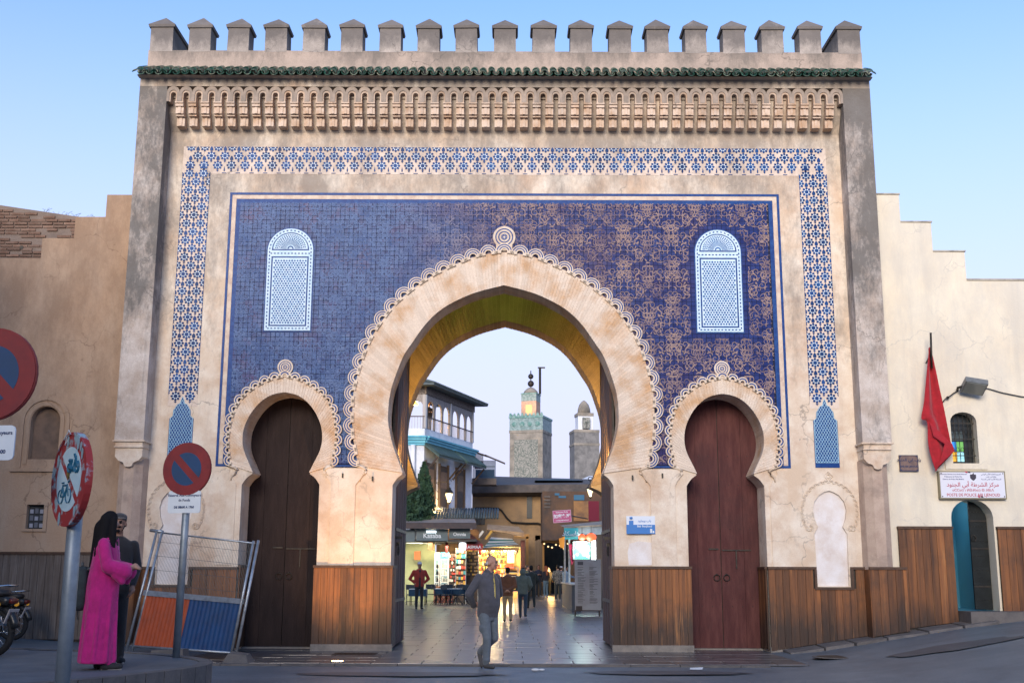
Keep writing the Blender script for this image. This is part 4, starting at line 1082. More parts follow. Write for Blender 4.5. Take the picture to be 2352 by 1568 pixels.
def head(B, c, yaw, pitch, skin, hair, style='short', s=1.0, lip=None, dark=None, beard=False, hat=None):
    """head facing -Y turned by yaw: skull, jaw, nose, ears, brows, eyes, mouth and hair"""
    R = Matrix.Rotation(yaw, 3, 'Z') @ Matrix.Rotation(pitch, 3, 'X'); c = Vector(c)
    P = lambda x, y, z: c + R @ (Vector((x, y, z)) * s)
    E = lambda x, y, z, rx, ry, rz, m: B.ell(P(x, y, z), (rx * s, ry * s, rz * s), m, R)
    E(0, .012, .03, .076, .094, .088, skin); E(0, -.025, -.045, .056, .060, .070, skin); E(0, -.058, -.085, .030, .026, .026, skin)
    B.cap(P(0, -.088, .010), P(0, -.108, -.026), .010 * s, .016 * s, skin)
    for q in (-1, 1):
        E(q * .077, .012, -.012, .012, .022, .032, skin); E(q * .040, -.070, -.022, .020, .014, .018, skin)
        if dark is not None:
            B.cap(P(q * .016, -.088, .026), P(q * .048, -.078, .028), .0065 * s, .005 * s, dark); E(q * .032, -.083, .006, .012, .008, .007, dark)
    if lip is not None: B.cap(P(-.020, -.085, -.058), P(.020, -.085, -.058), .007 * s, .007 * s, lip)
    if beard and dark is not None:
        B.cap(P(-.026, -.088, -.043), P(.026, -.088, -.043), .008 * s, .008 * s, dark); E(0, -.078, -.088, .026, .016, .018, dark)
        for q in (-1, 1): B.cap(P(q * .050, -.045, -.075), P(q * .070, -.01, -.03), .010 * s, .008 * s, dark)
    if style == 'short':
        E(0, .025, .050, .082, .094, .082, hair); E(0, .060, .0, .070, .058, .070, hair)
    elif style == 'bald':
        for q in (-1, 1): E(q * .066, .045, -.012, .016, .040, .030, hair)
        E(0, .095, -.025, .050, .014, .030, hair)
    elif style == 'long':
        E(0, .022, .045, .092, .105, .092, hair); B.cap(P(0, .075, .02), P(0, .14, -.36), .088 * s, .075 * s, hair)
        for q in (-1, 1): B.cap(P(q * .075, .01, .02), P(q * .095, .03, -.26), .045 * s, .05 * s, hair)
    if hat is not None:
        E(0, .015, .070, .088, .104, .062, hat[0])
        if len(hat) > 1: E(0, -.008, .062, .0875, .100, .012, hat[1])
        if len(hat) > 2: E(0, -.11, .052, .055, .06, .010, hat[2])
def limb(B, a, b, c, r, m, m2=None):
    B.cap(a, b, r[0], r[1], m); B.cap(b, c, r[1], r[2], m if m2 is None else m2)
def shoe(B, ankle, d, m, sole, L=.17):
    a = Vector(ankle); d = Vector(d).normalized(); g = a + Vector((0, 0, -.045))
    B.cap(a, g, .045, .042, m); B.cap(g - d * .03, g + d * L, .040, .033, m)
    B.cap(g - d * .04 + Vector((0, 0, -.028)), g + d * (L + .01) + Vector((0, 0, -.026)), .020, .018, sole)
SKIN = mat('skin_tan', (.40, .22, .15), .6); SKIN2 = mat('skin_ruddy', (.38, .20, .14), .6); SKIN3 = mat('skin_brown', (.27, .14, .09), .6)
HAIRB = mat('hair_black', (.010, .009, .010), .8, spec=.15); GREYH = mat('hair_grey', (.45, .42, .40), .8); LIP = mat('lip', (.30, .12, .10), .5)
def cloth(n, c, r=.9, **k): return mat('cloth_' + n, c, r, col2=tuple(x * .7 for x in c), scale=9, lo=.35, hi=.7, bump=.8, bscale=13, sheen=.2, obj=True, **k)
SOLE = mat('sole_pale', (.45, .42, .40), .8); SOLED = mat('sole_dark', (.03, .03, .032), .8)
def put(B, name, label, cat, loc, rz, mats, voxel=.018, smooth=5, group=None):
    o = place(name, B.mesh(name, mats, voxel, smooth), None, loc, (0, 0, rz)); return tag(o, label, cat, group)

# ---- man walking out of the gate
B = Body()     # 0 skin 1 grey hair 2 jacket 3 trousers 4 shoe 5 sole 6 dark 7 lip 8 zip
B.loft([(0, .02, .80, .185, .135), (0, .015, .86, .195, .145), (0, -.015, .98, .200, .165), (0, -.02, 1.10, .196, .160), (0, -.005, 1.25, .200, .145), (0, .01, 1.38, .205, .130), (0, .02, 1.46, .150, .105), (0, .015, 1.51, .085, .080), (0, .01, 1.545, .070, .068)], 2)
B.loft([(0, .02, .74, .165, .120), (0, .015, .88, .175, .130), (0, .01, .98, .165, .125)], 3)
limb(B, (-.09, .0, .86), (-.105, -.10, .48), (-.10, -.08, .10), (.098, .074, .060), 3)
limb(B, (.09, .01, .86), (.10, -.03, .47), (.11, .33, .24), (.098, .074, .058), 3)
B.ell((-.105, -.09, .13), (.066, .07, .05), 3); B.ell((-.17, -.04, .62), (.03, .07, .07), 3)
shoe(B, (-.10, -.08, .088), (0, -1, 0), 4, 5, .18); shoe(B, (.11, .35, .21), (.05, -.25, -1), 4, 5, .15)
limb(B, (-.185, .02, 1.42), (-.33, .10, 1.16), (-.14, .22, .98), (.074, .066, .054), 2)
limb(B, (.185, .02, 1.42), (.32, .11, 1.16), (.11, .23, 1.00), (.074, .066, .054), 2)
hand(B, (-.10, .21, .985), (1, .1, -.1), (0, 1, 0), 0, .5); hand(B, (.08, .225, 1.0), (-1, .1, 0), (0, 1, 0), 0, .5, side=-1)
B.cap((0, .0, 1.48), (.012, -.03, 1.58), .058, .054, 0)
for i in range(14):
    t = i / 14; t2 = (i + 1) / 14
    f = lambda t: (-.015 + .03 * t - .05 * max(0, .35 - t), -.066 - .108 * sin(pi * min(1, (1 - t) * .75 + .12)), .83 + .66 * t)
    B.cap(f(t), f(t2), .0085, .0085, 8)
for q in (-1, 1): B.cap((q * .03, -.075, 1.50), (q * .075, -.01, 1.56), .016, .020, 2)
head(B, (.02, -.055, 1.66), radians(30), radians(4), 0, 1, 'bald', 1.02, None, 6)
mats = [SKIN2, GREYH, cloth('jacket_slate', (.075, .075, .09)), cloth('trousers_grey', (.12, .145, .17)), mat('shoe_grey', (.07, .068, .07), .8), SOLED, mat('brow_dark', (.10, .07, .06), .8), LIP, mat('zip_yellow', (.42, .33, .08), .5)]
put(B, 'person', 'bald man in slate zip jacket walking out through the large arch', 'person', (-.20, -3.95, .0), radians(40), mats, .010, 4)

# ---- woman in a long pink robe
B = Body()     # 0 skin 1 hair 2 robe 3 shoe 4 sole 5 piping 6 dark trousers
B.loft([(0, .03, .07, .215, .235), (0, .025, .16, .205, .225), (0, .02, .45, .190, .205), (0, .02, .75, .195, .205), (0, .015, 1.0, .205, .205), (0, .01, 1.2, .200, .170), (0, .015, 1.34, .205, .145), (0, .02, 1.44, .150, .110), (0, .015, 1.50, .075, .075)], 2)
for k in range(9):       # soft vertical folds
    a = 2 * pi * k / 9 + .3; B.cap((.205 * cos(a), .025 + .225 * sin(a), .10), (.178 * cos(a + .16), .02 + .185 * sin(a + .16), .95), .028, .022, 2)
for q in (-1, 1):
    B.cap((q * .19, .01, 1.38), (q * .245, -.07, 1.14), .078, .082, 2); B.cap((q * .245, -.07, 1.14), (q * .16, -.275, 1.08), .085, .098, 2)
    B.cap((q * .20, -.17, 1.05), (q * .17, -.25, .98), .06, .05, 2)
    B.cap((q * .15, -.28, 1.10), (q * .06, -.35, 1.13), .036, .028, 0)
    hand(B, (q * .055, -.345, 1.13), (-q * .6, -.6, .15), (-q * .5, 0, -.8), 0, .55, side=q)
for (a, c) in (((.10, -.12, 1.44), (.205, -.03, 1.40)), ((.205, -.03, 1.40), (.262, -.06, 1.20)), ((.07, -.12, 1.46), (.08, -.16, 1.2))):
    B.cap(a, c, .010, .010, 5)
shoe(B, (.09, .02, .085), (.1, -1, 0), 3, 4, .19); shoe(B, (-.09, -.10, .085), (0, -1, 0), 3, 4, .19)
B.cap((0, .01, 1.46), (0, -.01, 1.56), .05, .048, 0)
head(B, (0, -.03, 1.635), radians(42), 0, 0, 1, 'long', 1.0)
B.cap((0, .07, 1.56), (.03, .15, 1.02), .12, .085, 1); B.cap((.07, .0, 1.60), (.14, .06, 1.20), .075, .055, 1); B.cap((.085, -.04, 1.60), (.13, -.05, 1.36), .04, .04, 1)
mats = [SKIN, HAIRB, cloth('robe_pink', (.56, .012, .20)), mat('canvas_shoe', (.022, .022, .025), .8), SOLE, mat('pink_piping', (.70, .16, .36), .7), SOLED]
_w = put(B, 'person', 'woman in long pink robe with long black hair standing on the raised pavement', 'person', (-4.47, -9.75, IZ), radians(98), mats, .011, 5); _w.scale = (.88, .86, 1)
# her backpack
mb = MB()
def rbox(mb, c, r, mi=0, n=4):
    t = MB(); t.ball((0, 0, 0), 1, 16)
    for v in t.v: pass
    vs = [tuple(c[i] + r[i] * math.copysign(abs(v[i]) ** .45, v[i]) for i in range(3)) for v in t.v]; mb.add(vs, t.f, mi)
rbox(mb, (0, 0, .25), (.155, .095, .25)); bp_ = thing('backpack', 'dark green backpack worn by the woman in the pink robe', 'backpack', (-4.75, -9.72, 1.06), radians(98), local=True)
mb.build('bag_body', mat('backpack_cloth', (.028, .040, .042), .8, col2=(.018, .025, .027), scale=12, bump=.4), bp_, True)
mb = MB(); rbox(mb, (0, .105, .16), (.12, .04, .13)); mb.build('front_pocket', mat('backpack_pocket', (.022, .034, .036), .8), bp_, True)
for q in (-1, 1):
    MB().tube([(q * .09, -.08, .46), (q * .12, -.16, .50), (q * .13, -.22, .42), (q * .13, -.18, .2), (q * .10, -.09, .04)], .016, 6).build('strap', mat('strap_grey', (.10, .11, .12), .8), bp_, True)
MB().tube([(-.03, .0, .49), (-.03, 0, .54), (.03, 0, .54), (.03, 0, .49)], .009, 6).build('handle', mat('strap_grey', (.1, .11, .12)), bp_, True)
MB().tube([(.13, .04, .04), (.14, .05, -.04), (.135, .04, -.10)], .008, 5).build('loose_strap', mat('strap_grey', (.1, .11, .12)), bp_, True)

# ---- man with a knitted cap behind her
B = Body()     # 0 skin 1 hair 2 shirt 3 trousers 4 shoe 5 sole 6 cap 7 cap stripe 8 lip
B.loft([(0, .01, .86, .165, .12), (0, .01, 1.0, .160, .118), (0, 0, 1.2, .185, .125), (0, .01, 1.37, .20, .12), (0, .015, 1.45, .15, .10), (0, .01, 1.50, .075, .07)], 2)
B.loft([(0, .01, .80, .16, .115), (0, .01, .92, .165, .118)], 3)
for q in (-1, 1):
    limb(B, (q * .09, .01, .88), (q * .10, -.02, .49), (q * .11, .01, .10), (.088, .065, .052), 3); shoe(B, (q * .11, .01, .088), (q * .2, -1, 0), 4, 5)
limb(B, (.19, .01, 1.40), (.25, .05, 1.13), (.20, -.10, .92), (.060, .052, .040), 2); hand(B, (.20, -.12, .90), (-.1, -.5, -.8), (-1, 0, 0), 0, .4)
limb(B, (-.19, .01, 1.40), (-.24, .02, 1.12), (-.22, -.06, .88), (.060, .052, .040), 2); hand(B, (-.22, -.065, .86), (0, -.2, -1), (1, 0, 0), 0, .4, side=-1)
B.cap((0, .005, 1.46), (0, -.01, 1.58), .057, .054, 0)
head(B, (0, -.03, 1.655), radians(-10), 0, 0, 1, 'short', 1.02, None, 1, True, (6, 7))
mats = [SKIN3, HAIRB, cloth('shirt_black', (.020, .018, .020)), cloth('trousers_black', (.016, .017, .019)), mat('canvas_shoe', (.022, .022, .025)), SOLE, cloth('cap_knit', (.055, .05, .05)), cloth('cap_stripe', (.26, .22, .19)), LIP]
put(B, 'person', 'bearded man in dark shirt and striped knitted cap behind the woman in pink', 'person', (-4.64, -8.90, IZ), radians(20), mats, .010, 4)

# ---- people in the street beyond
def walker(label, x, y, rz, h, top, legs, hair, skin=SKIN, arms='down', bulk=1.0, style='short', extra=None, hat=None, stride=.0, shoes=(.03, .03, .03), under=None, lean=0):
    """0 skin 1 hair 2 top 3 legs 4 shoe 5 hat/extra 6 under-layer"""
    B = Body(); k = bulk; hz = .02
    B.loft([(0, .01, .84, .165 * k, .12 * k), (0, .01, .98, .168 * k, .125 * k), (lean * .3, 0, 1.2, .19 * k, .135 * k), (lean * .7, .01, 1.37, .20 * k, .125 * k), (lean, .015, 1.45, .15 * k, .10 * k), (lean, .01, 1.51, .075, .072)], 2)
    if under: B.loft([(0, -.055, .80, .060, .085), (0, -.06, 1.2, .060, .095), (0, -.05, 1.46, .05, .07)], 6)
    B.loft([(0, .01, .78, .155, .115), (0, .01, .92, .16, .12)], 3)
    for q in (-1, 1):
        st = stride * q
        limb(B, (q * .09, .01, .88), (q * .10, -.02 - st * .4, .49), (q * .10, .01 - st, .10 + max(0, -st) * .35), (.09, .068, .055), 3)
        shoe(B, (q * .10, .01 - st, .088 + max(0, -st) * .35), (q * .15, -1, 0), 4, 4)
        S_ = (lean + q * .19 * k, .01, 1.40)
        if arms == 'down': E_, W_ = (lean * .8 + q * .255 * k, .03, 1.13), (q * .24 * k, -.06, .90)
        elif arms == 'hips': E_, W_ = (q * .36, .06, 1.13), (q * .19, -.02, .98)
        elif arms == 'back': E_, W_ = (q * .27, .08, 1.15), (q * .05, .17, 1.02)
        elif arms == 'pocket': E_, W_ = (q * .27 * k, .05, 1.13), (q * .19 * k, -.10, .98)
        elif arms == 'reach': E_, W_ = (lean + q * .20, -.17, 1.24), (lean + q * .12, -.40, 1.22)
        elif arms == 'chest': E_, W_ = (q * .25, -.06, 1.16), (q * .10, -.22, 1.22)
        limb(B, S_, E_, W_, (.064 * k, .056 * k, .044), 2)
        dd = Vector(W_) - Vector(E_); hand(B, W_, dd, (-q, 0, 0), 0, .4, side=q)
    B.cap((lean, .005, 1.46), (lean, -.01, 1.57), .055, .052, 0)
    head(B, (lean * 1.1, -.02, 1.645), 0, 0, 0, 1, style, 1.0, None, 1, False, hat)
    if extra == 'hood': B.ell((lean, .055, 1.60), (.115, .11, .135), 2); 
    if extra == 'collar': B.ell((0, .02, 1.47), (.13, .11, .05), 2)
    mats = [skin, hair, top, legs, mat('shoe_%.2f' % shoes[0], shoes, .8), mat('knit_hat_pale', (.42, .44, .50), .9) if hat == (5,) else mat('knit_hat_dark', (.02, .022, .028), .9), under or legs]
    me = B.mesh('person', mats, .019, 3)
    o = place('person', me, None, (x, y, stz(y) + .004), (0, 0, rz)); s = h / 1.75; o.scale = (s, s, s)
    return tag(o, label, 'person')
HB = mat('hair_brown', (.035, .022, .015), .6); HR = mat('hair_red', (.30, .09, .035), .6)
walker('man in open red jacket over black, hands on hips, by the cafe chairs', -3.60, 24.9, radians(12), 1.88, cloth('red_jacket', (.30, .028, .015)), cloth('trousers_black', (.02, .02, .02)), HAIRB, SKIN3, 'hips', 1.12, under=cloth('shirt_black', (.02, .02, .02)), hat=(5,))
walker('person in rust brown jacket and beige trousers seen from behind, hands clasped', .06, 13.7, pi - .05, 1.66, cloth('rust_jacket', (.13, .055, .030)), cloth('beige_trousers', (.32, .25, .16)), HAIRB, SKIN, 'back', 1.12, stride=.03)
walker('person in grey green hooded coat and jeans seen from behind', .57, 16.9, pi - .1, 1.67, cloth('green_grey_coat', (.10, .13, .115)), cloth('dark_jeans', (.020, .045, .075)), HAIRB, SKIN, 'pocket', 1.12, extra='hood', stride=.14)
walker('man in black jacket beside the tray trolley', 1.02, 26.5, pi + .3, 1.74, cloth('black_jacket', (.016, .022, .022)), cloth('black_trousers', (.015, .02, .022)), HAIRB, SKIN, 'pocket', 1.08, stride=.12)
walker('bearded man in navy jacket facing the gate', 1.78, 45.5, radians(8), 1.80, cloth('navy_jacket', (.035, .045, .085)), cloth('grey_jeans', (.06, .07, .08)), HB, SKIN2, 'chest', 1.0, shoes=(.5, .5, .5))
walker('red haired person in dark jacket and pale blue jeans', 2.17, 44.5, radians(-140), 1.76, cloth('dark_jacket', (.03, .03, .04)), cloth('pale_jeans', (.16, .25, .32)), HR, SKIN2, 'down', .95, 'long', shoes=(.55, .5, .48))
walker('man in dark plaid shirt seen from behind', 2.58, 37.2, pi + .15, 1.80, mat('plaid_shirt', (.05, .05, .05), .9, col2=(.16, .15, .13), scale=16, lo=.48, hi=.52), cloth('black_trousers', (.015, .02, .022)), HAIRB, SKIN, 'pocket', 1.05, shoes=(.42, .36, .3))
walker('man in pale blue top leaning over the stall counter', 2.80, 33.2, radians(125), 1.76, cloth('pale_blue_top', (.20, .29, .38)), cloth('black_trousers', (.015, .02, .022)), HAIRB, SKIN, 'reach', 1.0)
walker('person in white knit cap behind the green hooded coat', .72, 44.0, pi, 1.92, cloth('dark_coat', (.03, .035, .04)), cloth('black_trousers', (.015, .02, .022)), HB, SKIN, 'down', 1.0, hat=(5,))
walker('person in pale cap next to the plaid shirt', 2.88, 40.2, radians(150), 1.74, cloth('steel_blue_top', (.11, .17, .24)), cloth('black_trousers', (.015, .02, .022)), HB, SKIN2, 'down', 1.0, hat=(5,))
walker('man in dark hoodie walking past the lit shop', 1.30, 42.5, pi + .5, 1.78, cloth('dark_hoodie', (.022, .025, .03)), cloth('black_trousers', (.015, .02, .022)), HAIRB, SKIN, 'down', 1.0, stride=.12)

walker('man in tan jacket strolling away past the lit shop', 1.62, 50.0, pi, 1.78, cloth('tan_jacket', (.20, .14, .09)), cloth('grey_jeans', (.06, .07, .08)), HB, SKIN, 'pocket', 1.0, stride=.1)
walker('woman in black coat and grey headscarf near the covered lane', 2.52, 50.5, radians(160), 1.68, cloth('black_coat', (.02, .022, .025)), cloth('black_trousers', (.015, .02, .022)), GREYH, SKIN, 'down', 1.05, 'long')
walker('child sized figure in red jacket before the covered lane', 2.05, 52.0, radians(20), 1.45, cloth('bright_red', (.32, .03, .03)), cloth('grey_jeans', (.06, .07, .08)), HAIRB, SKIN, 'down', 1.0)
walker('man in olive jacket browsing beside the tray trolley', .98, 37.5, radians(100), 1.77, cloth('olive_jacket', (.07, .08, .045)), cloth('dark_jeans', (.02, .045, .075)), HB, SKIN, 'chest', 1.05)
# ================================================================ street furniture
m_galv = mat('galvanised_steel', (.30, .34, .37), .5, metal=.5, col2=(.20, .24, .27), scale=6, lo=.35, hi=.7, bump=.1, stain=(.16, .14, .12))
m_galv2 = mat('galvanised_tube', (.42, .46, .50), .42, metal=.7, col2=(.28, .31, .34), scale=9)
m_red = mat('sign_red', (.22, .016, .018), .6, col2=(.16, .014, .018), scale=5, bump=.05)
m_sblue = mat('sign_blue', (.008, .05, .14), .6, col2=(.012, .045, .11), scale=5)
m_swhite = mat('sign_white', (.70, .75, .78), .5, col2=(.62, .68, .72), scale=6)
m_ink = mat('sign_ink', (.02, .05, .14), .6)
def disc(mb, r0, r1, y0, y1, mi, n=36, a0=0, a1=2 * pi):
    o = [(r1 * cos(2 * pi * k / n), r1 * sin(2 * pi * k / n)) for k in range(n)]
    h = [(r0 * cos(2 * pi * k / n), r0 * sin(2 * pi * k / n)) for k in range(n)]
    mb.prism(o, y0, y1, mi, holes=[h] if r0 > 0 else [])
def half(r, off, ang, n=18):
    """circle segment on one side of a diagonal bar"""
    t0 = math.asin(off / r); pts = [(r * cos(t), r * sin(t)) for t in [t0 + (pi - 2 * t0) * k / n for k in range(n + 1)]]
    c, s = cos(ang), sin(ang); return [(x * c - z * s, x * s + z * c) for x, z in pts]
def pole(parent, h, r=.04, z0=-.1, lean=0): MB().tube([(0, .06, z0), (lean, .06, h)], r, 12).build('pole', m_galv, parent, True)
def no_parking(label, x, y, z, zc, R, yaw, plate, lean=0, pr=.04):
    t = thing('traffic_sign', label, 'sign', (x, y, z), yaw, local=True)
    pole(t, zc - z + R * .9, pr, lean=lean)
    mb = MB(); disc(mb, 0, R, -.012, .0, 0); disc(mb, R - .012, R + .006, -.004, .022, 0)
    d = mb.build('sign_disc', m_red, t, loc=(lean, 0, zc - z));
    for q in (0, 1):
        mb = MB(); mb.prism(half(R * .63, R * .14, -pi / 4 + q * pi), -.0145, -.011); mb.build('blue_field', m_sblue, d)
    w, h, zp, lines = plate
    mb = MB(); c = .03
    poly = [(-w + c, -h), (w - c, -h), (w - c * .3, -h + c * .3), (w, -h + c), (w, h - c), (w - c * .3, h - c * .3), (w - c, h), (-w + c, h), (-w + c * .3, h - c * .3), (-w, h - c), (-w, -h + c), (-w + c * .3, -h + c * .3)]
    mb.prism(poly, -.008, .004); pt = mb.build('plate', m_swhite, t, loc=(lean * .8, 0, zp - z))
    for body, s, dz, bold, dx in lines: text(body, s, m_ink, pt, (dx, -.0095, dz), bold=bold)
    return t
no_parking('round red and blue no-parking sign above a white plate, pole before the orange panel', -4.15, -7.94, IZ, 2.83, .345, radians(-14),
           (.235, .145, 2.40, [('Réservé Aux Convoyeurs', .046, .085, .0008, 0), ('de Fonds', .046, .022, .0008, 0), ('DE 08h00 A 17h0', .040, -.07, .0018, 0)]), lean=.03, pr=.048)
no_parking('round red and blue no-parking sign with the plate ending in yeurs', -3.31, -15.55, .42, 2.79, .31, radians(-6),
           (.205, .115, 2.33, [('Réservé Aux Convoyeurs', .036, .065, .0006, .0), ('de Fonds', .036, .015, .0006, 0), ('DE 08h00 A 17h00', .036, -.06, .0010, .01)]))
# no cycles, no mopeds
t = thing('traffic_sign', 'round no-cycles sign with torn paint and stickers on a grey pole', 'sign', (-2.87, -15.2, .42), radians(-49), local=True)
pole(t, 1.98, .05, -.1)
R = .315; mb = MB(); disc(mb, 0, R, -.012, 0, 0); disc(mb, R - .014, R + .008, -.016, .03, 0)
m_torn = mat('torn_red', (.34, .03, .026), .55, col2=(.30, .42, .47), scale=9, lo=.52, hi=.60, obj=True)
d = mb.build('sign_disc', m_torn, t, loc=(.02, 0, 1.70))
m_pic = mat('pictogram_blue', (.01, .11, .20), .5)
for q in (0, 1):
    mb = MB(); mb.prism(half(R * .70, R * .075, -radians(42) + q * pi), -.0145, -.011); mb.build('white_field', mat('sign_pale', (.45, .64, .72), .45, col2=(.58, .74, .80), scale=8), d)
def wheel(mb, x, z, r, y=-.017, w=.006): mb.tube([(x + r * cos(a), y, z + r * sin(a)) for a in [2 * pi * k / 16 for k in range(17)]], w, 4, cap=False)
mb = MB(); wheel(mb, -.115, -.115, .048); wheel(mb, .025, -.115, .048)
for a, c in (((-.115, -.115), (-.085, -.035)), ((-.085, -.04), (.0, -.04)), ((.0, -.035), (-.05, -.115)), ((-.05, -.115), (-.085, -.04)), ((-.05, -.115), (-.115, -.115)), ((.0, -.04), (.025, -.115)), ((.005, -.02), (.03, -.012)), ((-.105, -.022), (-.065, -.022))):
    mb.tube([(a[0], -.017, a[1]), (c[0], -.017, c[1])], .006, 4)
mb.build('bicycle_pictogram', m_pic, d)
mb = MB(); wheel(mb, .145, .075, .036, w=.012); wheel(mb, .02, .075, .030, w=.012)
for a, c, w in (((.02, .08), (.09, .06), .018), ((.09, .06), (.125, .13), .012), ((.125, .13), (.09, .165), .010), ((.145, .075), (.115, .15), .010), ((.01, .125), (.06, .12), .014), ((.04, .09), (.05, .12), .012)):
    mb.tube([(a[0], -.017, a[1]), (c[0], -.017, c[1])], w, 5)
mb.build('moped_pictogram', m_pic, d)
mb = MB(); mb.prism([(-.005 + .028 * cos(2 * pi * k / 14), .045 + .045 * sin(2 * pi * k / 14)) for k in range(14)], -.0195, -.0165); mb.build('sticker', mat('sticker_gold', (.24, .16, .03), .5, col2=(.08, .05, .02), scale=60, lo=.45, hi=.55), d)
mb = MB(); mb.tube([(-.13, -.02, .28), (-.05, -.02, .34), (-.01, -.02, .31), (-.08, -.02, .30), (-.10, -.02, .24), (-.06, -.02, .27)], .004, 4); mb.build('torn_string', m_swhite, d)
for k in range(9):
    a = rng.uniform(0, 6.28); r = R * rng.uniform(.80, .93); x, z = r * cos(a), r * sin(a); s = rng.uniform(.02, .045)
    MB().prism([(x + s * .4 * cos(b) * (1 + .3 * rng.random()), z + s * sin(b) * (1 + .3 * rng.random())) for b in [2 * pi * j / 7 for j in range(7)]], -.0178 - .0004 * k, -.0155).build('paint_patch', mat('paint_scrape', (.28, .40, .45), .6), d)

# leaning site barrier
t = thing('site_barrier', 'leaning site fence panel with mesh above orange and blue sheets', 'barrier', (-5.55, -2.2, .1))
A0, A1, B0, B1 = Vector((-6.72, -1.75, .10)), Vector((-6.42, -1.40, 2.22)), Vector((-4.62, -2.75, .06)), Vector((-4.38, -2.50, 2.0))
U = lambda u, v, o=0: (A0.lerp(B0, u)).lerp(A1.lerp(B1, u), v) + Vector((-.5, -.85, .1)).normalized() * o
def bar(name, pts, r, parent=t, m=m_galv2): return MB().tube(pts, r, 8).build(name, m, parent, True)
bar('post', [U(-.03, -.03), U(-.03, 1.02)], .026); bar('post', [U(.03, -.02), U(.03, 1.02)], .026); bar('post', [U(.985, -.02), U(.985, 1.02)], .026); bar('post', [U(1.03, -.06), U(1.03, 1.03)], .026)
bar('rail', [U(-.03, 1.0), U(1.0, 1.0)], .016); bar('rail', [U(0, .04), U(1, .04)], .022)
mb = MB()
for o in (0,):
    a, b_, c, d_ = U(.0, .46, .02), U(1, .46, .02), U(1, .505, .02), U(0, .505, .02); mb.quad(a, b_, c, d_); a, b_, c, d_ = U(.0, .46, -.02), U(1, .46, -.02), U(1, .505, -.02), U(0, .505, -.02); mb.quad(a, b_, c, d_)
mb.build('mid_rail', m_galv2, t)
m_or = mat('sheet_orange', (.42, .075, .018), .55, col2=(.33, .06, .018), scale=5, stain=(.22, .06, .03)); m_bl = mat('sheet_blue', (.008, .055, .17), .5, col2=(.010, .04, .13), scale=5, stain=(.02, .05, .10))
for u0, u1, m_, nm in ((.01, .475, m_or, 'orange_sheet'), (.475, .99, m_bl, 'blue_sheet')):
    mb = MB(); n = 48; row = []
    for k in range(n + 1):
        u = u0 + (u1 - u0) * k / n; o = .014 * (1 if (k // 2) % 2 else -1)
        row.append((u, o))
    vs = [U(u, .05, o) for u, o in row] + [U(u, .47, o) for u, o in row]
    mb.add(vs, [(k, k + 1, k + n + 2, k + n + 1) for k in range(n)]); mb.build(nm, m_, t)
mb = MB()
for k in range(64): mb.tube([U((k + .5) / 64, .505), U((k + .5) / 64, 1.0)], .0032, 3, cap=False)
for v in (.56, .68, .80, .92): mb.tube([U(0, v), U(1, v)], .0035, 3, cap=False)
kind(mb.build('wire_mesh', mat('mesh_wire', (.12, .13, .14), .6, metal=.5), t), 'stuff')
bar('clamp', [U(-.10, 1.01), U(.03, 1.01)], .03)
mb = MB(); mb.add([(-5.75, -3.75, .0), (-5.18, -3.75, .0), (-5.18, -3.35, .0), (-5.75, -3.35, .0), (-5.72, -3.73, .24), (-5.21, -3.73, .26), (-5.21, -3.37, .25), (-5.72, -3.37, .23)], [(4, 5, 6, 7), (0, 1, 5, 4), (1, 2, 6, 5), (2, 3, 7, 6), (3, 0, 4, 7)])
tag(mb.build('concrete_block', m_kerb), 'rough concrete block at the foot of the leaning fence panel', 'block')
mb = MB()
for dx, dy, s in ((0, 0, .16), (.2, .1, .12), (-.12, .14, .10)): mb.ball((-4.55 + dx, -2.95 + dy, .05), s, 8, 0, (1, .8, .55))
mb = MB(); mb.add([(-4.72, -3.1, -.02), (-4.25, -3.15, -.02), (-4.2, -2.8, -.02), (-4.7, -2.75, -.02), (-4.62, -3.05, .15), (-4.32, -3.06, .12), (-4.3, -2.85, .14), (-4.6, -2.8, .17)], [(4, 5, 6, 7), (0, 1, 5, 4), (1, 2, 6, 5), (2, 3, 7, 6), (3, 0, 4, 7)])
tag(mb.build('concrete_block', m_kerb), 'small concrete foot beside the dark door, right of the fence panel', 'block')

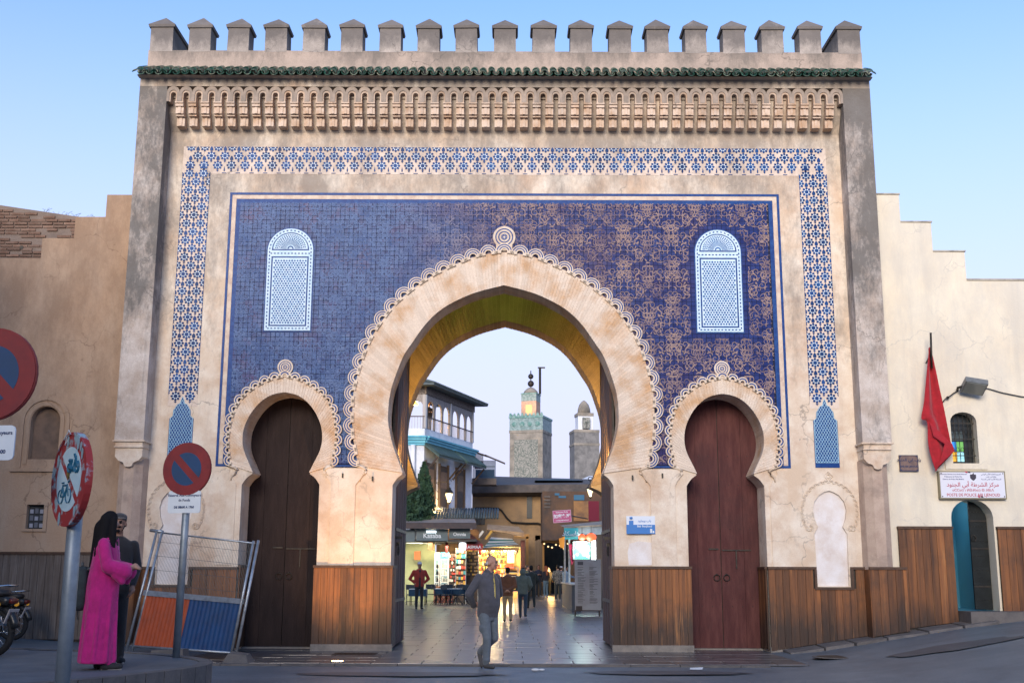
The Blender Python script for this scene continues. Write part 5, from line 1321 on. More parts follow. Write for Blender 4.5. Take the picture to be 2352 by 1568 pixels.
# motorbikes at the left edge
m_tyre = mat('tyre', (.012, .012, .013), .8); m_blackp = mat('bike_black', (.014, .016, .018), .35); m_chrome = mat('chrome', (.55, .58, .60), .2, metal=1); m_tail = mat('tail_light', (.10, .010, .008), .3)
def motorbike(label, loc, rz, amber=False):
    t = thing('motorbike', label, 'motorbike', loc, rz, group=None, local=True)      # rear points +X
    for x in (.60, -.62):
        mb = MB(); mb.tube([(x + .27 * cos(a), 0, .30 + .27 * sin(a)) for a in [2 * pi * k / 24 for k in range(25)]], .045, 8, cap=False); w = mb.build('wheel', m_tyre, t, True)
        mb = MB()
        for k in range(8): mb.tube([(x, 0, .30), (x + .24 * cos(k * pi / 4), 0, .30 + .24 * sin(k * pi / 4))], .006, 4)
        mb.tube([(x, -.05, .30), (x, .05, .30)], .05, 10); mb.tube([(x + .225 * cos(a), 0, .30 + .225 * sin(a)) for a in [2 * pi * k / 24 for k in range(25)]], .012, 5, cap=False); mb.build('rim', m_chrome, w, True)
    mb = MB(); mb.tube([(-.62, 0, .30), (-.42, 0, .92), (-.40, 0, .98)], .03, 8); mb.tube([(-.42, 0, .80), (0, 0, .42), (.35, 0, .55), (.62, .0, .30)], .035, 8); mb.tube([(.35, 0, .55), (.72, 0, .78)], .03, 8); mb.box(-.18, -.10, .25, .18, .10, .50); mb.build('frame', m_blackp, t, True)
    mb = MB(); mb.ball((-.14, 0, .74), 1, 14, 0, (.26, .12, .13)); mb.build('tank', m_blackp, t, True)
    mb = MB(); rbox(mb, (.36, 0, .80), (.40, .13, .055)); mb.build('seat', mat('seat_vinyl', (.018, .017, .018), .5), t, True)
    mb = MB(); rbox(mb, (.68, 0, .70), (.17, .11, .06)); mb.build('tail_cowl', m_blackp, t, True)
    mb = MB(); rbox(mb, (.86, 0, .70), (.03, .07, .035)); mb.build('tail_light', m_tail, t, True)
    mb = MB(); mb.tube([(.10, -.14, .86), (.62, -.15, .88), (.82, -.10, .90), (.82, .10, .90), (.62, .15, .88)], .012, 6); mb.build('grab_rail', m_chrome, t, True)
    mb = MB(); mb.tube([(-.44, -.34, 1.03), (-.40, -.12, 1.0), (-.40, .12, 1.0), (-.44, .34, 1.03)], .014, 6); mb.build('handlebar', m_blackp, t, True)
    mb = MB(); mb.ball((-.55, 0, .88), .10, 12); mb.build('headlight', m_chrome, t, True)
    mb = MB(); mb.tube([(.0, -.14, .28), (.55, -.16, .30), (.82, -.16, .36)], [.03, .045, .045], 8); mb.build('exhaust', m_chrome, t, True)
    mb = MB(); mb.add([(.80, -.09, .42), (.80, .09, .42), (.88, .09, .60), (.88, -.09, .60), (.812, -.09, .415), (.812, .09, .415), (.892, .09, .595), (.892, -.09, .595)], [(0, 1, 2, 3), (4, 5, 6, 7), (0, 1, 5, 4), (2, 3, 7, 6), (0, 3, 7, 4), (1, 2, 6, 5)]); pl = mb.build('number_plate', mat('plate_pale', (.50, .46, .44), .6, col2=(.40, .37, .36), scale=14), t)
    mb = MB()
    for j, zz in enumerate((.47, .55)):
        for i in range(3 + j):
            y = -.06 + i * .035; xx = .8135 + (zz - .415) * .444; mb.box(xx, y, zz - .02, xx + .004, y + .022, zz + .02)
    kind(mb.build('plate_marks', mat('plate_ink', (.08, .05, .06), .7), pl), 'stuff')
    for s in (-1, 1):
        MB().ball((.76, s * .17, .66), .035, 8).build('indicator', mat('amber_lamp', (.22, .10, .015), .3, emit=(1, .5, .05), estr=.12 if amber else 0), t, True)
    mb = MB(); mb.tube([(.62, -.11, .32), (.50, -.11, .70)], .022, 8); mb.tube([(.62, .11, .32), (.50, .11, .70)], .022, 8); mb.build('shock', m_chrome, t, True)
    mb = MB(); mb.tube([(.74 * cos(a) * .0 + .60 + .33 * cos(a), 0, .30 + .33 * sin(a)) for a in [radians(q) for q in range(10, 150, 12)]], .06, 6); mb.build('mudguard', m_blackp, t, True)
    mb = MB(); mb.tube([(.05, .1, .28), (.12, .28, .0)], .012, 6); mb.build('side_stand', m_blackp, t, True)
motorbike('black motorbike with its rear wheel on the raised pavement edge', (-7.13, -7.55, IZ), radians(-18), True)
motorbike('black motorbike parked against the weathered timber cladding', (-9.75, -.95, ground_z(-9.75, -1) - .02), radians(-10))

# ================================================================ things on the walls
# flag
t = thing('flag', 'red flag hanging limp from a short dark pole', 'flag', (8.68, -.1, 3.5))
MB().tube([(8.69, -.25, 5.6), (8.70, -.30, 6.32)], .022, 8).build('flag_pole', m_iron, t, True)
MB().tube([(8.69, .06, 5.75), (8.69, -.26, 5.9)], .015, 6).build('pole_bracket', m_iron, t, True)
edgeL = spline([(8.66, 6.03), (8.58, 5.5), (8.49, 4.9), (8.42, 4.58), (8.53, 4.50), (8.52, 4.1), (8.56, 3.8), (8.63, 3.52)], 5)
edgeR = spline([(8.72, 6.03), (8.78, 5.6), (8.83, 5.2), (8.89, 4.8), (8.94, 4.4), (8.99, 4.05), (9.02, 3.90), (8.64, 3.52)], 5)
mb = MB(); n = 14; rows = []
for (a, c) in zip(edgeL, edgeR):
    rows.append([(a[0] + (c[0] - a[0]) * k / n, -.22 - .045 * sin(k / n * 9 + a[1] * 1.1) - .05 * sin(k / n * 3.3 + a[1] * .4), a[1] + (c[1] - a[1]) * k / n) for k in range(n + 1)])
vs = [p for r in rows for p in r]; m1 = n + 1
mb.add(vs, [(i * m1 + k, i * m1 + k + 1, (i + 1) * m1 + k + 1, (i + 1) * m1 + k) for i in range(len(rows) - 1) for k in range(n)])
mb.add([(x, y + .006, z) for x, y, z in vs], [(i * m1 + k, i * m1 + k + 1, (i + 1) * m1 + k + 1, (i + 1) * m1 + k) for i in range(len(rows) - 1) for k in range(n)])
mb.build('flag_cloth', cloth('flag_red', (.42, .012, .022)), t, True)
mb = MB(); mb.add([(8.56, -.27, 4.50), (8.98, -.29, 4.05), (9.01, -.30, 3.92), (8.66, -.31, 3.60), (8.80, -.36, 4.05), (8.60, -.33, 4.2)], [(0, 1, 4, 5), (1, 2, 3, 4)]); mb.build('flag_fold', cloth('flag_red', (.42, .012, .022)), t, True)
# floodlight
t = thing('floodlight', 'grey rectangular floodlight on a bracket above the barred window', 'floodlight', (9.5, -.1, 5.2))
Rm = Matrix.Rotation(radians(-28), 3, 'X') @ Matrix.Rotation(radians(12), 3, 'Y')
mb = MB(); mb.box(9.30, -.44, 5.17, 9.74, -.06, 5.29, 0, Rm); mb.box(9.36, -.34, 5.27, 9.68, -.10, 5.33, 0, Rm, (9.52, -.25, 5.23)); mb.build('lamp_housing', mat('floodlight_grey', (.17, .18, .18), .5, col2=(.12, .13, .13), scale=8), t)
mb = MB(); mb.box(9.33, -.42, 5.158, 9.71, -.08, 5.172, 0, Rm, (9.52, -.25, 5.23)); mb.build('lamp_glass', mat('floodlight_glass', (.20, .22, .21), .15), t)
MB().tube([(9.30, .06, 5.20), (9.24, -.12, 5.22), (9.34, -.22, 5.24)], .025, 8).build('bracket', m_iron, t, True)
t = thing('cable', 'black cable looping along the cream wall past the floodlight', 'cable', (9.5, .02, 5.0))
mb = MB(); mb.tube([(8.90, .03, 4.86), (9.0, -.02, 5.0), (9.10, -.03, 5.06), (9.2, .0, 5.13), (9.3, .02, 5.18)], .012, 6); mb.tube([(9.7, .0, 5.20), (9.9, .02, 5.23), (10.2, .02, 5.14), (10.6, .02, 5.06), (11.2, .02, 5.02), (13, .02, 5.1)], .011, 6); mb.build('cable_run', m_iron, t, True)
MB().ball((9.06, -.02, 5.03), .035, 8).build('junction', m_iron, t)
# police sign
t = thing('police_sign', 'white rectangular POSTE DE POLICE sign board with red lettering above the arched doorway', 'sign', (9.42, -.05, 3.0))
mb = MB(); mb.box(8.75, -.045, 2.98, 10.09, .05, 3.54); mb.build('frame', mat('sign_frame_brass', (.22, .19, .11), .5), t)
fc = MB().box(8.775, -.052, 3.005, 10.065, -.04, 3.515).build('face', mat('enamel_white', (.70, .71, .78), .4), t)
m_lr = mat('letter_red', (.42, .02, .06), .5); m_lb = mat('letter_blue', (.04, .06, .22), .5)
text('POSTE DE POLICE ABI LJENOUD', .083, m_lr, fc, (9.42, -.0535, 3.06), bold=.0006, sx=.90)
text('oCCo⊙ ı ИΘ:И≤⊙ Θ: ИII:Λ', .072, m_lr, fc, (9.42, -.0535, 3.155), bold=.0006)
text(arabic('مركز الشرطة أبي الجنود'), .115, m_lr, fc, (9.42, -.0535, 3.265), bold=.001)
for i, l in enumerate(('La Direction Générale de la Sûreté Nationale', 'Préfecture de Police Fès', 'District de Police Fès Medina')): text(l, .036 if i else .030, m_lb, fc, (9.04, -.0535, 3.475 - i * .05), bold=.0004)
for i, l in enumerate(('المديرية العامة للأمن الوطني', 'ولاية أمن فاس', 'المنطقة الأمنية فاس المدينة')): text(arabic(l), .036, m_lb, fc, (9.80, -.0535, 3.475 - i * .05), bold=.0004)
mb = MB(); mb.prism([(9.38, 3.47), (9.50, 3.47), (9.50, 3.40), (9.47, 3.365), (9.44, 3.345), (9.41, 3.365), (9.38, 3.40)], -.054, -.051); mb.prism([(9.42, 3.47), (9.46, 3.505), (9.45, 3.505), (9.46, 3.47)], -.054, -.051); mb.build('crest', mat('crest_dark', (.04, .03, .05), .5), fc)
mb = MB()
for x0, z0 in ((9.30, 3.50), (9.52, 3.01)): mb.prism([(x0, z0), (x0 + .04, z0), (x0 + .015, z0 + .035), (x0 - .025, z0 + .035)], -.0545, -.051, 0); mb.prism([(x0 + .055, z0), (x0 + .10, z0), (x0 + .075, z0 + .035), (x0 + .03, z0 + .035)], -.0545, -.051, 1)
mb.build('stripes', [m_lr, mat('crest_dark', (.04, .03, .05))], fc)
mb = MB()
for x in (8.80, 10.04):
    for z in (3.03, 3.49): mb.tube([(x, -.06, z), (x, -.05, z)], .012, 8)
mb.build('screws', m_iron, fc)
# bronze street plaque
t = thing('wall_plaque', 'small weathered brown plaque with dark lettering left of the flag', 'plaque', (8.19, .0, 3.5))
fc = MB().box(8.0, .0, 3.535, 8.375, .05, 3.86).build('plate', mat('plaque_brown', (.20, .13, .11), .6, col2=(.13, .085, .08), scale=9, bump=.3), t)
m_pl = mat('plaque_ink', (.03, .035, .09), .6)
mb = MB(); mb.box(8.0, -.006, 3.535, 8.375, .0, 3.55); mb.box(8.0, -.006, 3.845, 8.375, .0, 3.86); mb.box(8.0, -.006, 3.551, 8.015, .0, 3.844); mb.box(8.36, -.006, 3.551, 8.375, .0, 3.844)
for sx, sz in ((8.0, 3.535), (8.375, 3.535), (8.0, 3.86), (8.375, 3.86)):
    dx = .05 if sx < 8.2 else -.05; dz = .05 if sz < 3.7 else -.05; mb.prism([(sx + .016 * (1 if dx > 0 else -1), sz + .016 * (1 if dz > 0 else -1)), (sx + dx, sz + .016 * (1 if dz > 0 else -1)), (sx + .016 * (1 if dx > 0 else -1), sz + dz)], -.0055, .0)
mb.build('border', m_pl, fc)
text(arabic('باب ابي الجنود'), .085, m_pl, fc, (8.19, -.002, 3.765), bold=.002); text('BAB ABI LJENOUD', .052, m_pl, fc, (8.19, -.002, 3.63), bold=.0022, sx=.82)
# blue information plaque on the right pier
t = thing('information_plaque', 'white and blue information plaque on the plaster pier right of the large arch', 'plaque', (2.72, -.06, 2.3))
fc = MB().box(2.46, -.07, 2.27, 3.03, -.045, 2.62).build('plate', mat('enamel_pale', (.66, .72, .80), .4), t)
MB().box(2.46, -.0725, 2.27, 3.03, -.069, 2.45).build('blue_half', mat('enamel_blue', (.02, .17, .50), .4), fc)
mb = MB(); mb.box(2.51, -.0735, 2.41, 2.60, -.0722, 2.53); mb.tube([(2.555, -.073, 2.56), (2.555, -.072, 2.60)], .03, 12); mb.box(2.93, -.0745, 2.29, 2.97, -.073, 2.37, 1); mb.box(2.98, -.0745, 2.29, 3.01, -.073, 2.33, 1); mb.build('symbols', [mat('enamel_blue', (.02, .17, .50)), m_swhite], fc)
text(arabic('باب بوجلود'), .060, mat('enamel_blue', (.02, .17, .50)), fc, (2.82, -.0715, 2.525), bold=.001); text('Bab Boujloud', .055, m_swhite, fc, (2.82, -.074, 2.42), bold=.001)
# worn patch of whitewash under it, small wall fittings
MB().prism([(2.50, 1.66), (3.02, 1.66), (3.03, 2.02), (2.98, 2.10), (2.7, 2.13), (2.52, 2.08), (2.48, 1.9)], -.010, .0).build('whitewash_patch', m_niche, gate)
for x, z in ((-2.62, 3.36), (2.60, 3.40), (-3.22, 3.42), (3.20, 3.44)):
    mb = MB(); mb.box(x - .015, -.075, z - .06, x + .015, -.02, z + .03); tag(mb.build('wall_fitting', m_iron), 'small iron fitting on the plaster pier under the scalloped bands', 'fitting', 'iron fittings on the piers')
# in-ground uplight, lit
t = thing('ground_spotlight', 'lit round spotlight let into the paving before the left pier', 'lamp', (-2.80, -2.82, .0))
mb = MB(); mb.lathe([(.10, .0), (.13, .002), (.13, .012), (.10, .014)], (-2.80, -2.82, .002), 20); mb.build('ring', m_galv2, t, True)
mb = MB(); mb.lathe([(.001, .010), (.098, .010), (.098, .016), (.001, .018)], (-2.80, -2.82, .002), 20); mb.build('lens', mat('spot_lens', (1, .8, .5), .2, emit=(1.0, .62, .25), estr=9), t, True)
def lamp(name, kind_, loc, energy, col, size=.1, target=None, spot=None, blend=.6):
    l = bpy.data.lights.new(name, kind_); l.energy = energy; l.color = col
    if kind_ == 'SPOT': l.spot_size = radians(spot); l.spot_blend = blend; l.shadow_soft_size = size
    elif kind_ == 'AREA': l.size = size
    else: l.shadow_soft_size = size
    o = bpy.data.objects.new(name, l); COL.objects.link(o); o.location = loc
    if target is not None: o.rotation_euler = (Vector(loc) - Vector(target)).to_track_quat('Z', 'Y').to_euler()
    return o
lamp('spotlight_beam', 'SPOT', (-2.80, -2.80, .06), 240, (1, .55, .22), .08, (-2.75, 0, 2.0), 75, 1)
# drain cover, litter
t = thing('drain_cover', 'dark iron drain cover in the paving before the left pier', 'drain cover', (-2.75, -.95, 0))
MB().box(-3.15, -1.25, .0, -2.35, -.70, .012).build('frame', m_iron, t)
for k in range(8): MB().box(-3.08 + k * .085, -1.2, .012, -3.03 + k * .085, -.75, .018).build('slot_bar', m_iron, t)
mb = MB(); mb.ball((.56, -4.3, .0), .05, 8, 0, (1.4, .8, .5)); mb.ball((.66, -4.28, .0), .035, 8, 0, (1.5, .8, .5)); tag(mb.build('crumpled_paper', mat('paper_white', (.6, .62, .64), .8)), 'crumpled white paper on the road before the gate', 'litter')
mb = MB(); mb.add([(3.05, -4.0, -.01), (3.25, -4.02, -.01), (3.28, -3.93, .02), (3.07, -3.92, .01)], [(0, 1, 2, 3)]); tag(mb.build('paper_scrap', mat('paper_white', (.6, .62, .64))), 'flat paper scrap on the road before the right pier', 'litter')
# lamps that wash the passage: uplights behind the front arch, fittings on the imposts
for s in (-1, 1):
    t = thing('passage_uplight', 'small warm uplight on the impost inside the passage', 'lamp', (s * 2.0, .95, 3.5), group='passage uplights')
    MB().box(s * 2.14 - .05, .74, 3.40, s * 2.14 + .05, .85, 3.50).build('housing', m_iron, t)
    MB().box(s * 2.14 - .04, .75, 3.50, s * 2.14 + .04, .84, 3.506).build('lens', mat('warm_lens', (1, .8, .4), .3, emit=(1, .62, .18), estr=12), t)
    lamp('uplight_beam', 'SPOT', (s * 2.13, .80, 3.62), 300, (1, .60, .14), .06, (s * 2.25, 3.4, 5.0), 75, 1)
    lamp('uplight_glow', 'POINT', (s * 2.12, .80, 3.70), 5, (1, .58, .14), .05)
t = thing('crown_lamp', 'green lamp over the crown of the passage behind the large arch', 'lamp', (0, .9, 7.9))
MB().box(-.14, .80, 7.95, .14, .95, 8.05).build('housing', m_iron, t); MB().box(-.12, .955, 7.96, .12, .96, 8.04).build('lens', mat('green_lens', (.3, .9, .1), .3, emit=(.3, .95, .05), estr=10), t)
lamp('crown_beam', 'SPOT', (0, 1.0, 8.0), 22, (.40, .75, .06), .1, (0, 3.4, 7.45), 120, .9)

# manhole on the rising road, tar patches
t = thing('manhole_cover', 'round iron manhole cover in the road before the cream wall', 'manhole cover', (5.9, -2.2, .1))
zc = ground_z(5.9, -2.2) - .015
MB().lathe([(.001, 0), (.33, 0), (.33, .012), (.001, .014)], (5.9, -2.2, zc), 24).build('cover', m_iron, t); MB().lathe([(.34, 0), (.40, 0), (.40, .012), (.34, .012)], (5.9, -2.2, zc), 24).build('ring', m_kerb, t)
m_tar = mat('tar_patch', (.045, .055, .07), .55, col2=(.07, .082, .10), scale=3, bump=.4, speck=.4)
for i, (cx, cy, rx, ry) in enumerate(((2.6, -4.6, 1.3, .35), (-1.6, -5.0, 1.6, .4), (7.6, -3.4, 1.1, .5))):
    mb = MB(); n = 18; pts = [(cx + rx * (1 + .18 * rng.uniform(-1, 1)) * cos(2 * pi * k / n), cy + ry * (1 + .18 * rng.uniform(-1, 1)) * sin(2 * pi * k / n)) for k in range(n)]
    mb.add([(x, y, ground_z(x, y) - .013) for x, y in pts] + [(cx, cy, ground_z(cx, cy) - .011)], [(k, (k + 1) % n, n) for k in range(n)])
    kind(mb.build('road_patch', m_tar), 'structure')
# ================================================================ the street behind the gate
_F, _TH, _RO = 2627., radians(11.43), radians(.2)
def PX(u, v, Y):
    """point at depth Y seen at photograph position (u, v): used to measure the far street"""
    x, y = (u - 1176) / _F, -(v - 784) / _F; c, s = cos(_RO), sin(_RO); x, y = x * c - y * s, x * s + y * c
    t = (Y + 23.1) / (cos(_TH) - y * sin(_TH)); return .17 + x * t, 1.5 + (sin(_TH) + y * cos(_TH)) * t
m_bwhite = mat('house_white', (.74, .77, .82), .85, col2=(.64, .68, .74), scale=1.5, bump=.15, stain=(.36, .38, .41))
m_bblue = mat('cornice_blue', (.07, .36, .50), .6, col2=(.13, .46, .58), scale=3)
m_dwood = mat('dark_wood', (.055, .038, .030), .7, col2=(.09, .062, .048), scale=6, bump=.3)
m_gwood = mat('grey_woodwork', (.28, .27, .28), .75, col2=(.17, .165, .17), scale=18, lo=.45, hi=.55)
m_rooft = mat('roof_dark_tile', (.05, .075, .082), .6, col2=(.08, .10, .105), scale=6, bump=.4, rand=.2)
m_ochreh = mat('house_ochre', (.36, .24, .13), .9, col2=(.26, .18, .11), scale=1.0, bump=.3, stain=(.13, .10, .075), speck=.2)
m_rust = mat('rusty_sheet', (.075, .065, .062), .8, col2=(.12, .10, .09), scale=2.5, bump=.4, stain=(.04, .05, .055))
m_canvas = mat('canvas_tan', (.42, .33, .24), .9, col2=(.30, .23, .17), scale=4)
m_warm = mat('bulb_warm', (1, .85, .55), .3, emit=(1, .74, .36), estr=28)
# --- terrace house: front-left face and a long face running away along the street
th = thing('terrace_house', 'white house with blue cornice and an open arcaded roof terrace', 'house', (-5, 36, 0))
C0 = Vector((PX(975, 1000, 34)[0], 34)); C1 = Vector((PX(1085, 1000, 40.6)[0], 40.6)); DV = (C1 - C0); LN = DV.length; DV /= LN; NV = Vector((DV.y, -DV.x))
def fp(s, o=0): p = C0 + DV * s + NV * o; return p.x, p.y      # along the street face, o = outwards
zf = lambda v, Y=34: PX(975, v, Y)[1]
z_corn0, z_corn1, z_floor, z_rail, z_top, z_eave = zf(1022), zf(1001), zf(983), zf(955), zf(905), zf(884)
def wallbox(mb, s0, s1, z0, z1, o0, o1, mi=0):
    a, b_, c, d = fp(s0, o0), fp(s1, o0), fp(s1, o1), fp(s0, o1); mb.prismz([a, b_, c, d], z0, z1, mi)
mb = MB(); wallbox(mb, 0, LN, 2.9, z_corn0, -.3, 0); mb.box(C0.x - 8, 34.0, 2.9, C0.x, 34.3, z_corn0)
mb.prismz([fp(0, -.3), fp(LN, -.3), fp(LN, -6), (C0.x - 8, 40), (C0.x - 8, 34.3)], z_corn0 - .4, z_floor - .02)
mb.build('wall', m_bwhite, th)
mb = MB()
for i, (d, za, zb) in enumerate(((.30, .80, 1.0), (.22, .55, .80), (.14, .25, .55), (.08, 0, .25))):
    z0 = z_corn0 + (z_corn1 - z_corn0) * za; z1 = z_corn0 + (z_corn1 - z_corn0) * zb
    wallbox(mb, -.0, LN + d, z0, z1, -.1, d); mb.box(C0.x - 8, 34 - d, z0, C0.x + d * .4, 34.2, z1)
mb.build('cornice', m_bblue, th)
mb = MB(); wallbox(mb, 0, LN, z_corn1, z_floor, -.2, .02); mb.box(C0.x - 8, 33.98, z_corn1, C0.x, 34.2, z_floor); mb.build('terrace_parapet', m_bwhite, th)
# terrace posts, arched screens, railings
def screen(s0, s1, arches, parent):
    """carved screen with arched openings along the street face"""
    w = (s1 - s0) / arches
    for k in range(arches):
        a0 = s0 + k * w; mb = MB(); n = 8; r = w * .34
        poly = [(0, z_top), (0, z_floor), (w * .10, z_floor), (w * .10, z_rail + .38)] + [(w / 2 - w * .4 * cos(pi * q / n), z_rail + .38 + min(w * .42, .5) * sin(pi * q / n)) for q in range(n + 1)] + [(w * .90, z_floor), (w, z_floor), (w, z_top)]
        t_ = MB(); t_.prism(poly, -.04, .04); vs = []
        for x, y, z in t_.v: p = fp(a0 + x, y); vs.append((p[0], p[1], z))
        mb.add(vs, t_.f); mb.build('arched_screen', m_gwood, parent)
screen(.15, LN * .49, 3, th); screen(LN * .53, LN - .1, 3, th)
for s in (.05, LN * .5, LN - .05):
    mb = MB(); wallbox(mb, s - .07, s + .07, z_floor, z_top, -.08, .08); mb.build('terrace_post', mat('post_pale', (.42, .44, .47), .7), th)
MB().box(C0.x - 8, 34.0, 0, PX(900, 1205, 34)[0], 34.3, 2.9).build('ground_floor_wall', m_bwhite, th)
for s0, s1 in ((.1, LN * .49), (LN * .52, LN - .1)):
    mb = MB(); wallbox(mb, s0, s1, z_rail - .05, z_rail, .03, .09); n = 18
    for k in range(n): s = s0 + (s1 - s0) * (k + .5) / n; wallbox(mb, s - .012, s + .012, z_floor, z_rail - .05, .045, .07, 1)
    mb.build('railing', [m_dwood, mat('rail_bar', (.36, .35, .36), .6)], th)
mb = MB(); n = 14
mb.box(C0.x - 8, 33.92, z_rail - .05, C0.x, 33.98, z_rail)
for k in range(n): mb.box(C0.x - 2.0 * (k + .5) / n - .012, 33.93, z_floor, C0.x - 2.0 * (k + .5) / n + .012, 33.96, z_rail - .05, 1)
for x in (.05, 1.0, 2.4): mb.box(C0.x - x - .07, 33.93, z_floor, C0.x - x + .07, 34.07, z_top, 1)
mb.build('railing', [m_dwood, mat('rail_bar', (.36, .35, .36), .6)], th)
mb = MB(); r0 = .95; ps = [(C0.x - 1.0 + (.93 if q else 0), 0) for q in (0, 1)]
poly = [(C0.x - .95, z_top), (C0.x - .95, z_rail + .3)] + [(C0.x - .5 - .42 * cos(pi * q / 8), z_rail + .4 + .42 * sin(pi * q / 8)) for q in range(9)] + [(C0.x - .06, z_rail + .3), (C0.x - .06, z_top)]
mb.prism(poly, 33.95, 34.02); mb.build('arched_screen', m_gwood, th)
mb = MB(); wallbox(mb, -.1, LN + .1, z_top, z_eave, -.15, .10); mb.box(C0.x - 8, 33.9, z_top, C0.x + .05, 34.1, z_eave); mb.build('carved_frieze', mat('carved_frieze', (.075, .062, .055), .8, col2=(.16, .14, .13), scale=14, lo=.45, hi=.6), th)
zE = z_eave
mb = MB(); a, b_ = fp(-.6, .7), fp(LN + .55, .7); c, d = fp(LN + .5, -2.5), fp(0, -2.5)
mb.add([(a[0], a[1], zE - .02), (b_[0], b_[1], zE - .02), (c[0], c[1], zE + .75), (d[0], d[1], zE + .75), (a[0], a[1], zE - .10), (b_[0], b_[1], zE - .10), (c[0], c[1], zE), (d[0], d[1], zE), (C0.x - 8, 33.1, zE - .02), (C0.x - 8, 36, zE + .75), (C0.x - 8, 33.1, zE - .10)],
       [(0, 1, 2, 3), (4, 5, 6, 7), (0, 1, 5, 4), (1, 2, 6, 5), (8, 0, 3, 9), (8, 10, 4, 0), (10, 4, 7, 9)])
rf = mb.build('roof', m_rooft, th)
for k in range(34):
    s = -.55 + (LN + 1.05) * k / 33; p = fp(s, .74); q = fp(s * .97, -.4); MB().tube([(p[0], p[1], zE), (q[0], q[1], zE + .36)], .075, 6).build('ridge_tile', m_rooft, rf, True)
mb = MB(); mb.prismz([fp(0, -2.6), fp(LN, -2.6), (C1.x - 4, 43), (C0.x - 8, 40), (C0.x - 8, 37)], z_floor, z_floor + .01); wallbox(mb, .2, LN * .55, z_floor, z_top - .2, -2.7, -2.6); mb.build('terrace_inner_wall', mat('terrace_orange', (.34, .16, .07), .8, col2=(.22, .10, .05), scale=2), th)
# terrace lamp and guest
for s, o, z, e in ((1.1, -1.1, z_top - .25, 60), (-.6, -1.2, z_top - .1, 45)):
    p = fp(s, o); t = thing('terrace_lamp', 'glowing amber pendant lamp under the terrace roof', 'lamp', (p[0], p[1], z), group='pendant lamps on the roof terrace')
    mb = MB(); mb.lathe([(.03, .28), (.16, .14), (.26, .02), (.20, 0)], (p[0], p[1], z - .1), 12); mb.build('shade', mat('amber_shade', (.9, .5, .06), .5, emit=(1, .52, .06), estr=3.2), t, True)
    MB().tube([(p[0], p[1], z + .18), (p[0], p[1], zE)], .012, 5).build('cord', m_iron, t); lamp('terrace_light', 'POINT', (p[0], p[1], z - .25), e, (1, .6, .2), .12)
B = Body(); B.loft([(0, 0, .0, .2, .14), (0, 0, .3, .21, .14), (0, .0, .45, .15, .1), (0, 0, .52, .07, .07)], 2); head(B, (0, -.03, .66), 0, .3, 0, 1, 'short')
for q in (-1, 1): limb(B, (q * .19, 0, .42), (q * .28, -.12, .18), (q * .1, -.3, .22), (.06, .05, .04), 2); hand(B, (q * .1, -.3, .22), (-q, -.3, 0), (0, 0, -1), 0, .4, False)
B.loft([(0, 0, -.75, .15, .12), (0, 0, .05, .19, .14)], 2)
p = fp(1.35, -.35); put(B, 'person', 'dark haired guest in black leaning at the terrace railing', 'person', (p[0], p[1], z_floor + .75), radians(20), [SKIN, HAIRB, cloth('shirt_black', (.02, .018, .02))], .025, 3)
# windows of the street face: tall shuttered openings under tiled hoods
for (u0, u1, hood) in ((.0, .17, True), (.27, .43, True), (.62, .78, True)):
    s0, s1 = LN * u0 + .12, LN * u1 + .12; za, zb = zf(1157), zf(1060)
    mb = MB(); wallbox(mb, s0, s1, za, zb, .0, .05); w = mb.build('window', mat('shutter_dark', (.05, .045, .042), .7, col2=(.10, .07, .05), scale=10), th)
    mb = MB(); wallbox(mb, s0 + .15, s1 - .1, (za + zb) / 2 - .1, zb - .3, .05, .07); mb.build('carved_shutter', mat('shutter_carved', (.22, .15, .10), .8, col2=(.12, .09, .07), scale=22, lo=.45, hi=.55), w)
    mb = MB(); wallbox(mb, s0 - .08, s0, za - .25, zb + .1, .0, .12); wallbox(mb, s1, s1 + .08, za - .25, zb + .1, .0, .12); mb.build('window_frame', m_dwood, w)
for s0, s1 in ((-.1, LN * .50), (LN * .56, LN - .05)):
    za = zf(1053); mb = MB(); a, b_, c, d = fp(s0, .06), fp(s1, .06), fp(s1, .85), fp(s0, .85)
    mb.add([(a[0], a[1], za + .75), (b_[0], b_[1], za + .75), (c[0], c[1], za + .15), (d[0], d[1], za + .15), (a[0], a[1], za + .62), (b_[0], b_[1], za + .62), (c[0], c[1], za + .05), (d[0], d[1], za + .05)], [(0, 1, 2, 3), (4, 5, 6, 7), (2, 3, 7, 6), (0, 3, 7, 4), (1, 2, 6, 5)])
    h = mb.build('tiled_hood', mat('hood_green', (.035, .08, .075), .6, col2=(.06, .10, .095), scale=7, rand=.2), th)
    n = int((s1 - s0) / .17)
    for k in range(n): s = s0 + (s1 - s0) * (k + .5) / n; p, q = fp(s, .87), fp(s, .1); MB().tube([(p[0], p[1], za + .16), (q[0], q[1], za + .77)], .062, 5).build('ridge_tile', mat('hood_green', (.03, .08, .07)), h, True)
    for s in (s0 + .05, s1 - .05):
        mb = MB(); p0, p1, p2 = fp(s, .04), fp(s, .75), fp(s, .04); mb.tube([(p0[0], p0[1], za - .75), ((p0[0] + p1[0]) / 2, (p0[1] + p1[1]) / 2, za - .35), (p1[0], p1[1], za + .05)], [.05, .06, .05], 5); mb.build('hood_bracket', m_dwood, th)
MB().tube([(C0.x - .55, 33.85, 3.2), (C0.x - .55, 33.85, z_corn0)], .13, 10).build('drain_pipe', m_bwhite, th, True)
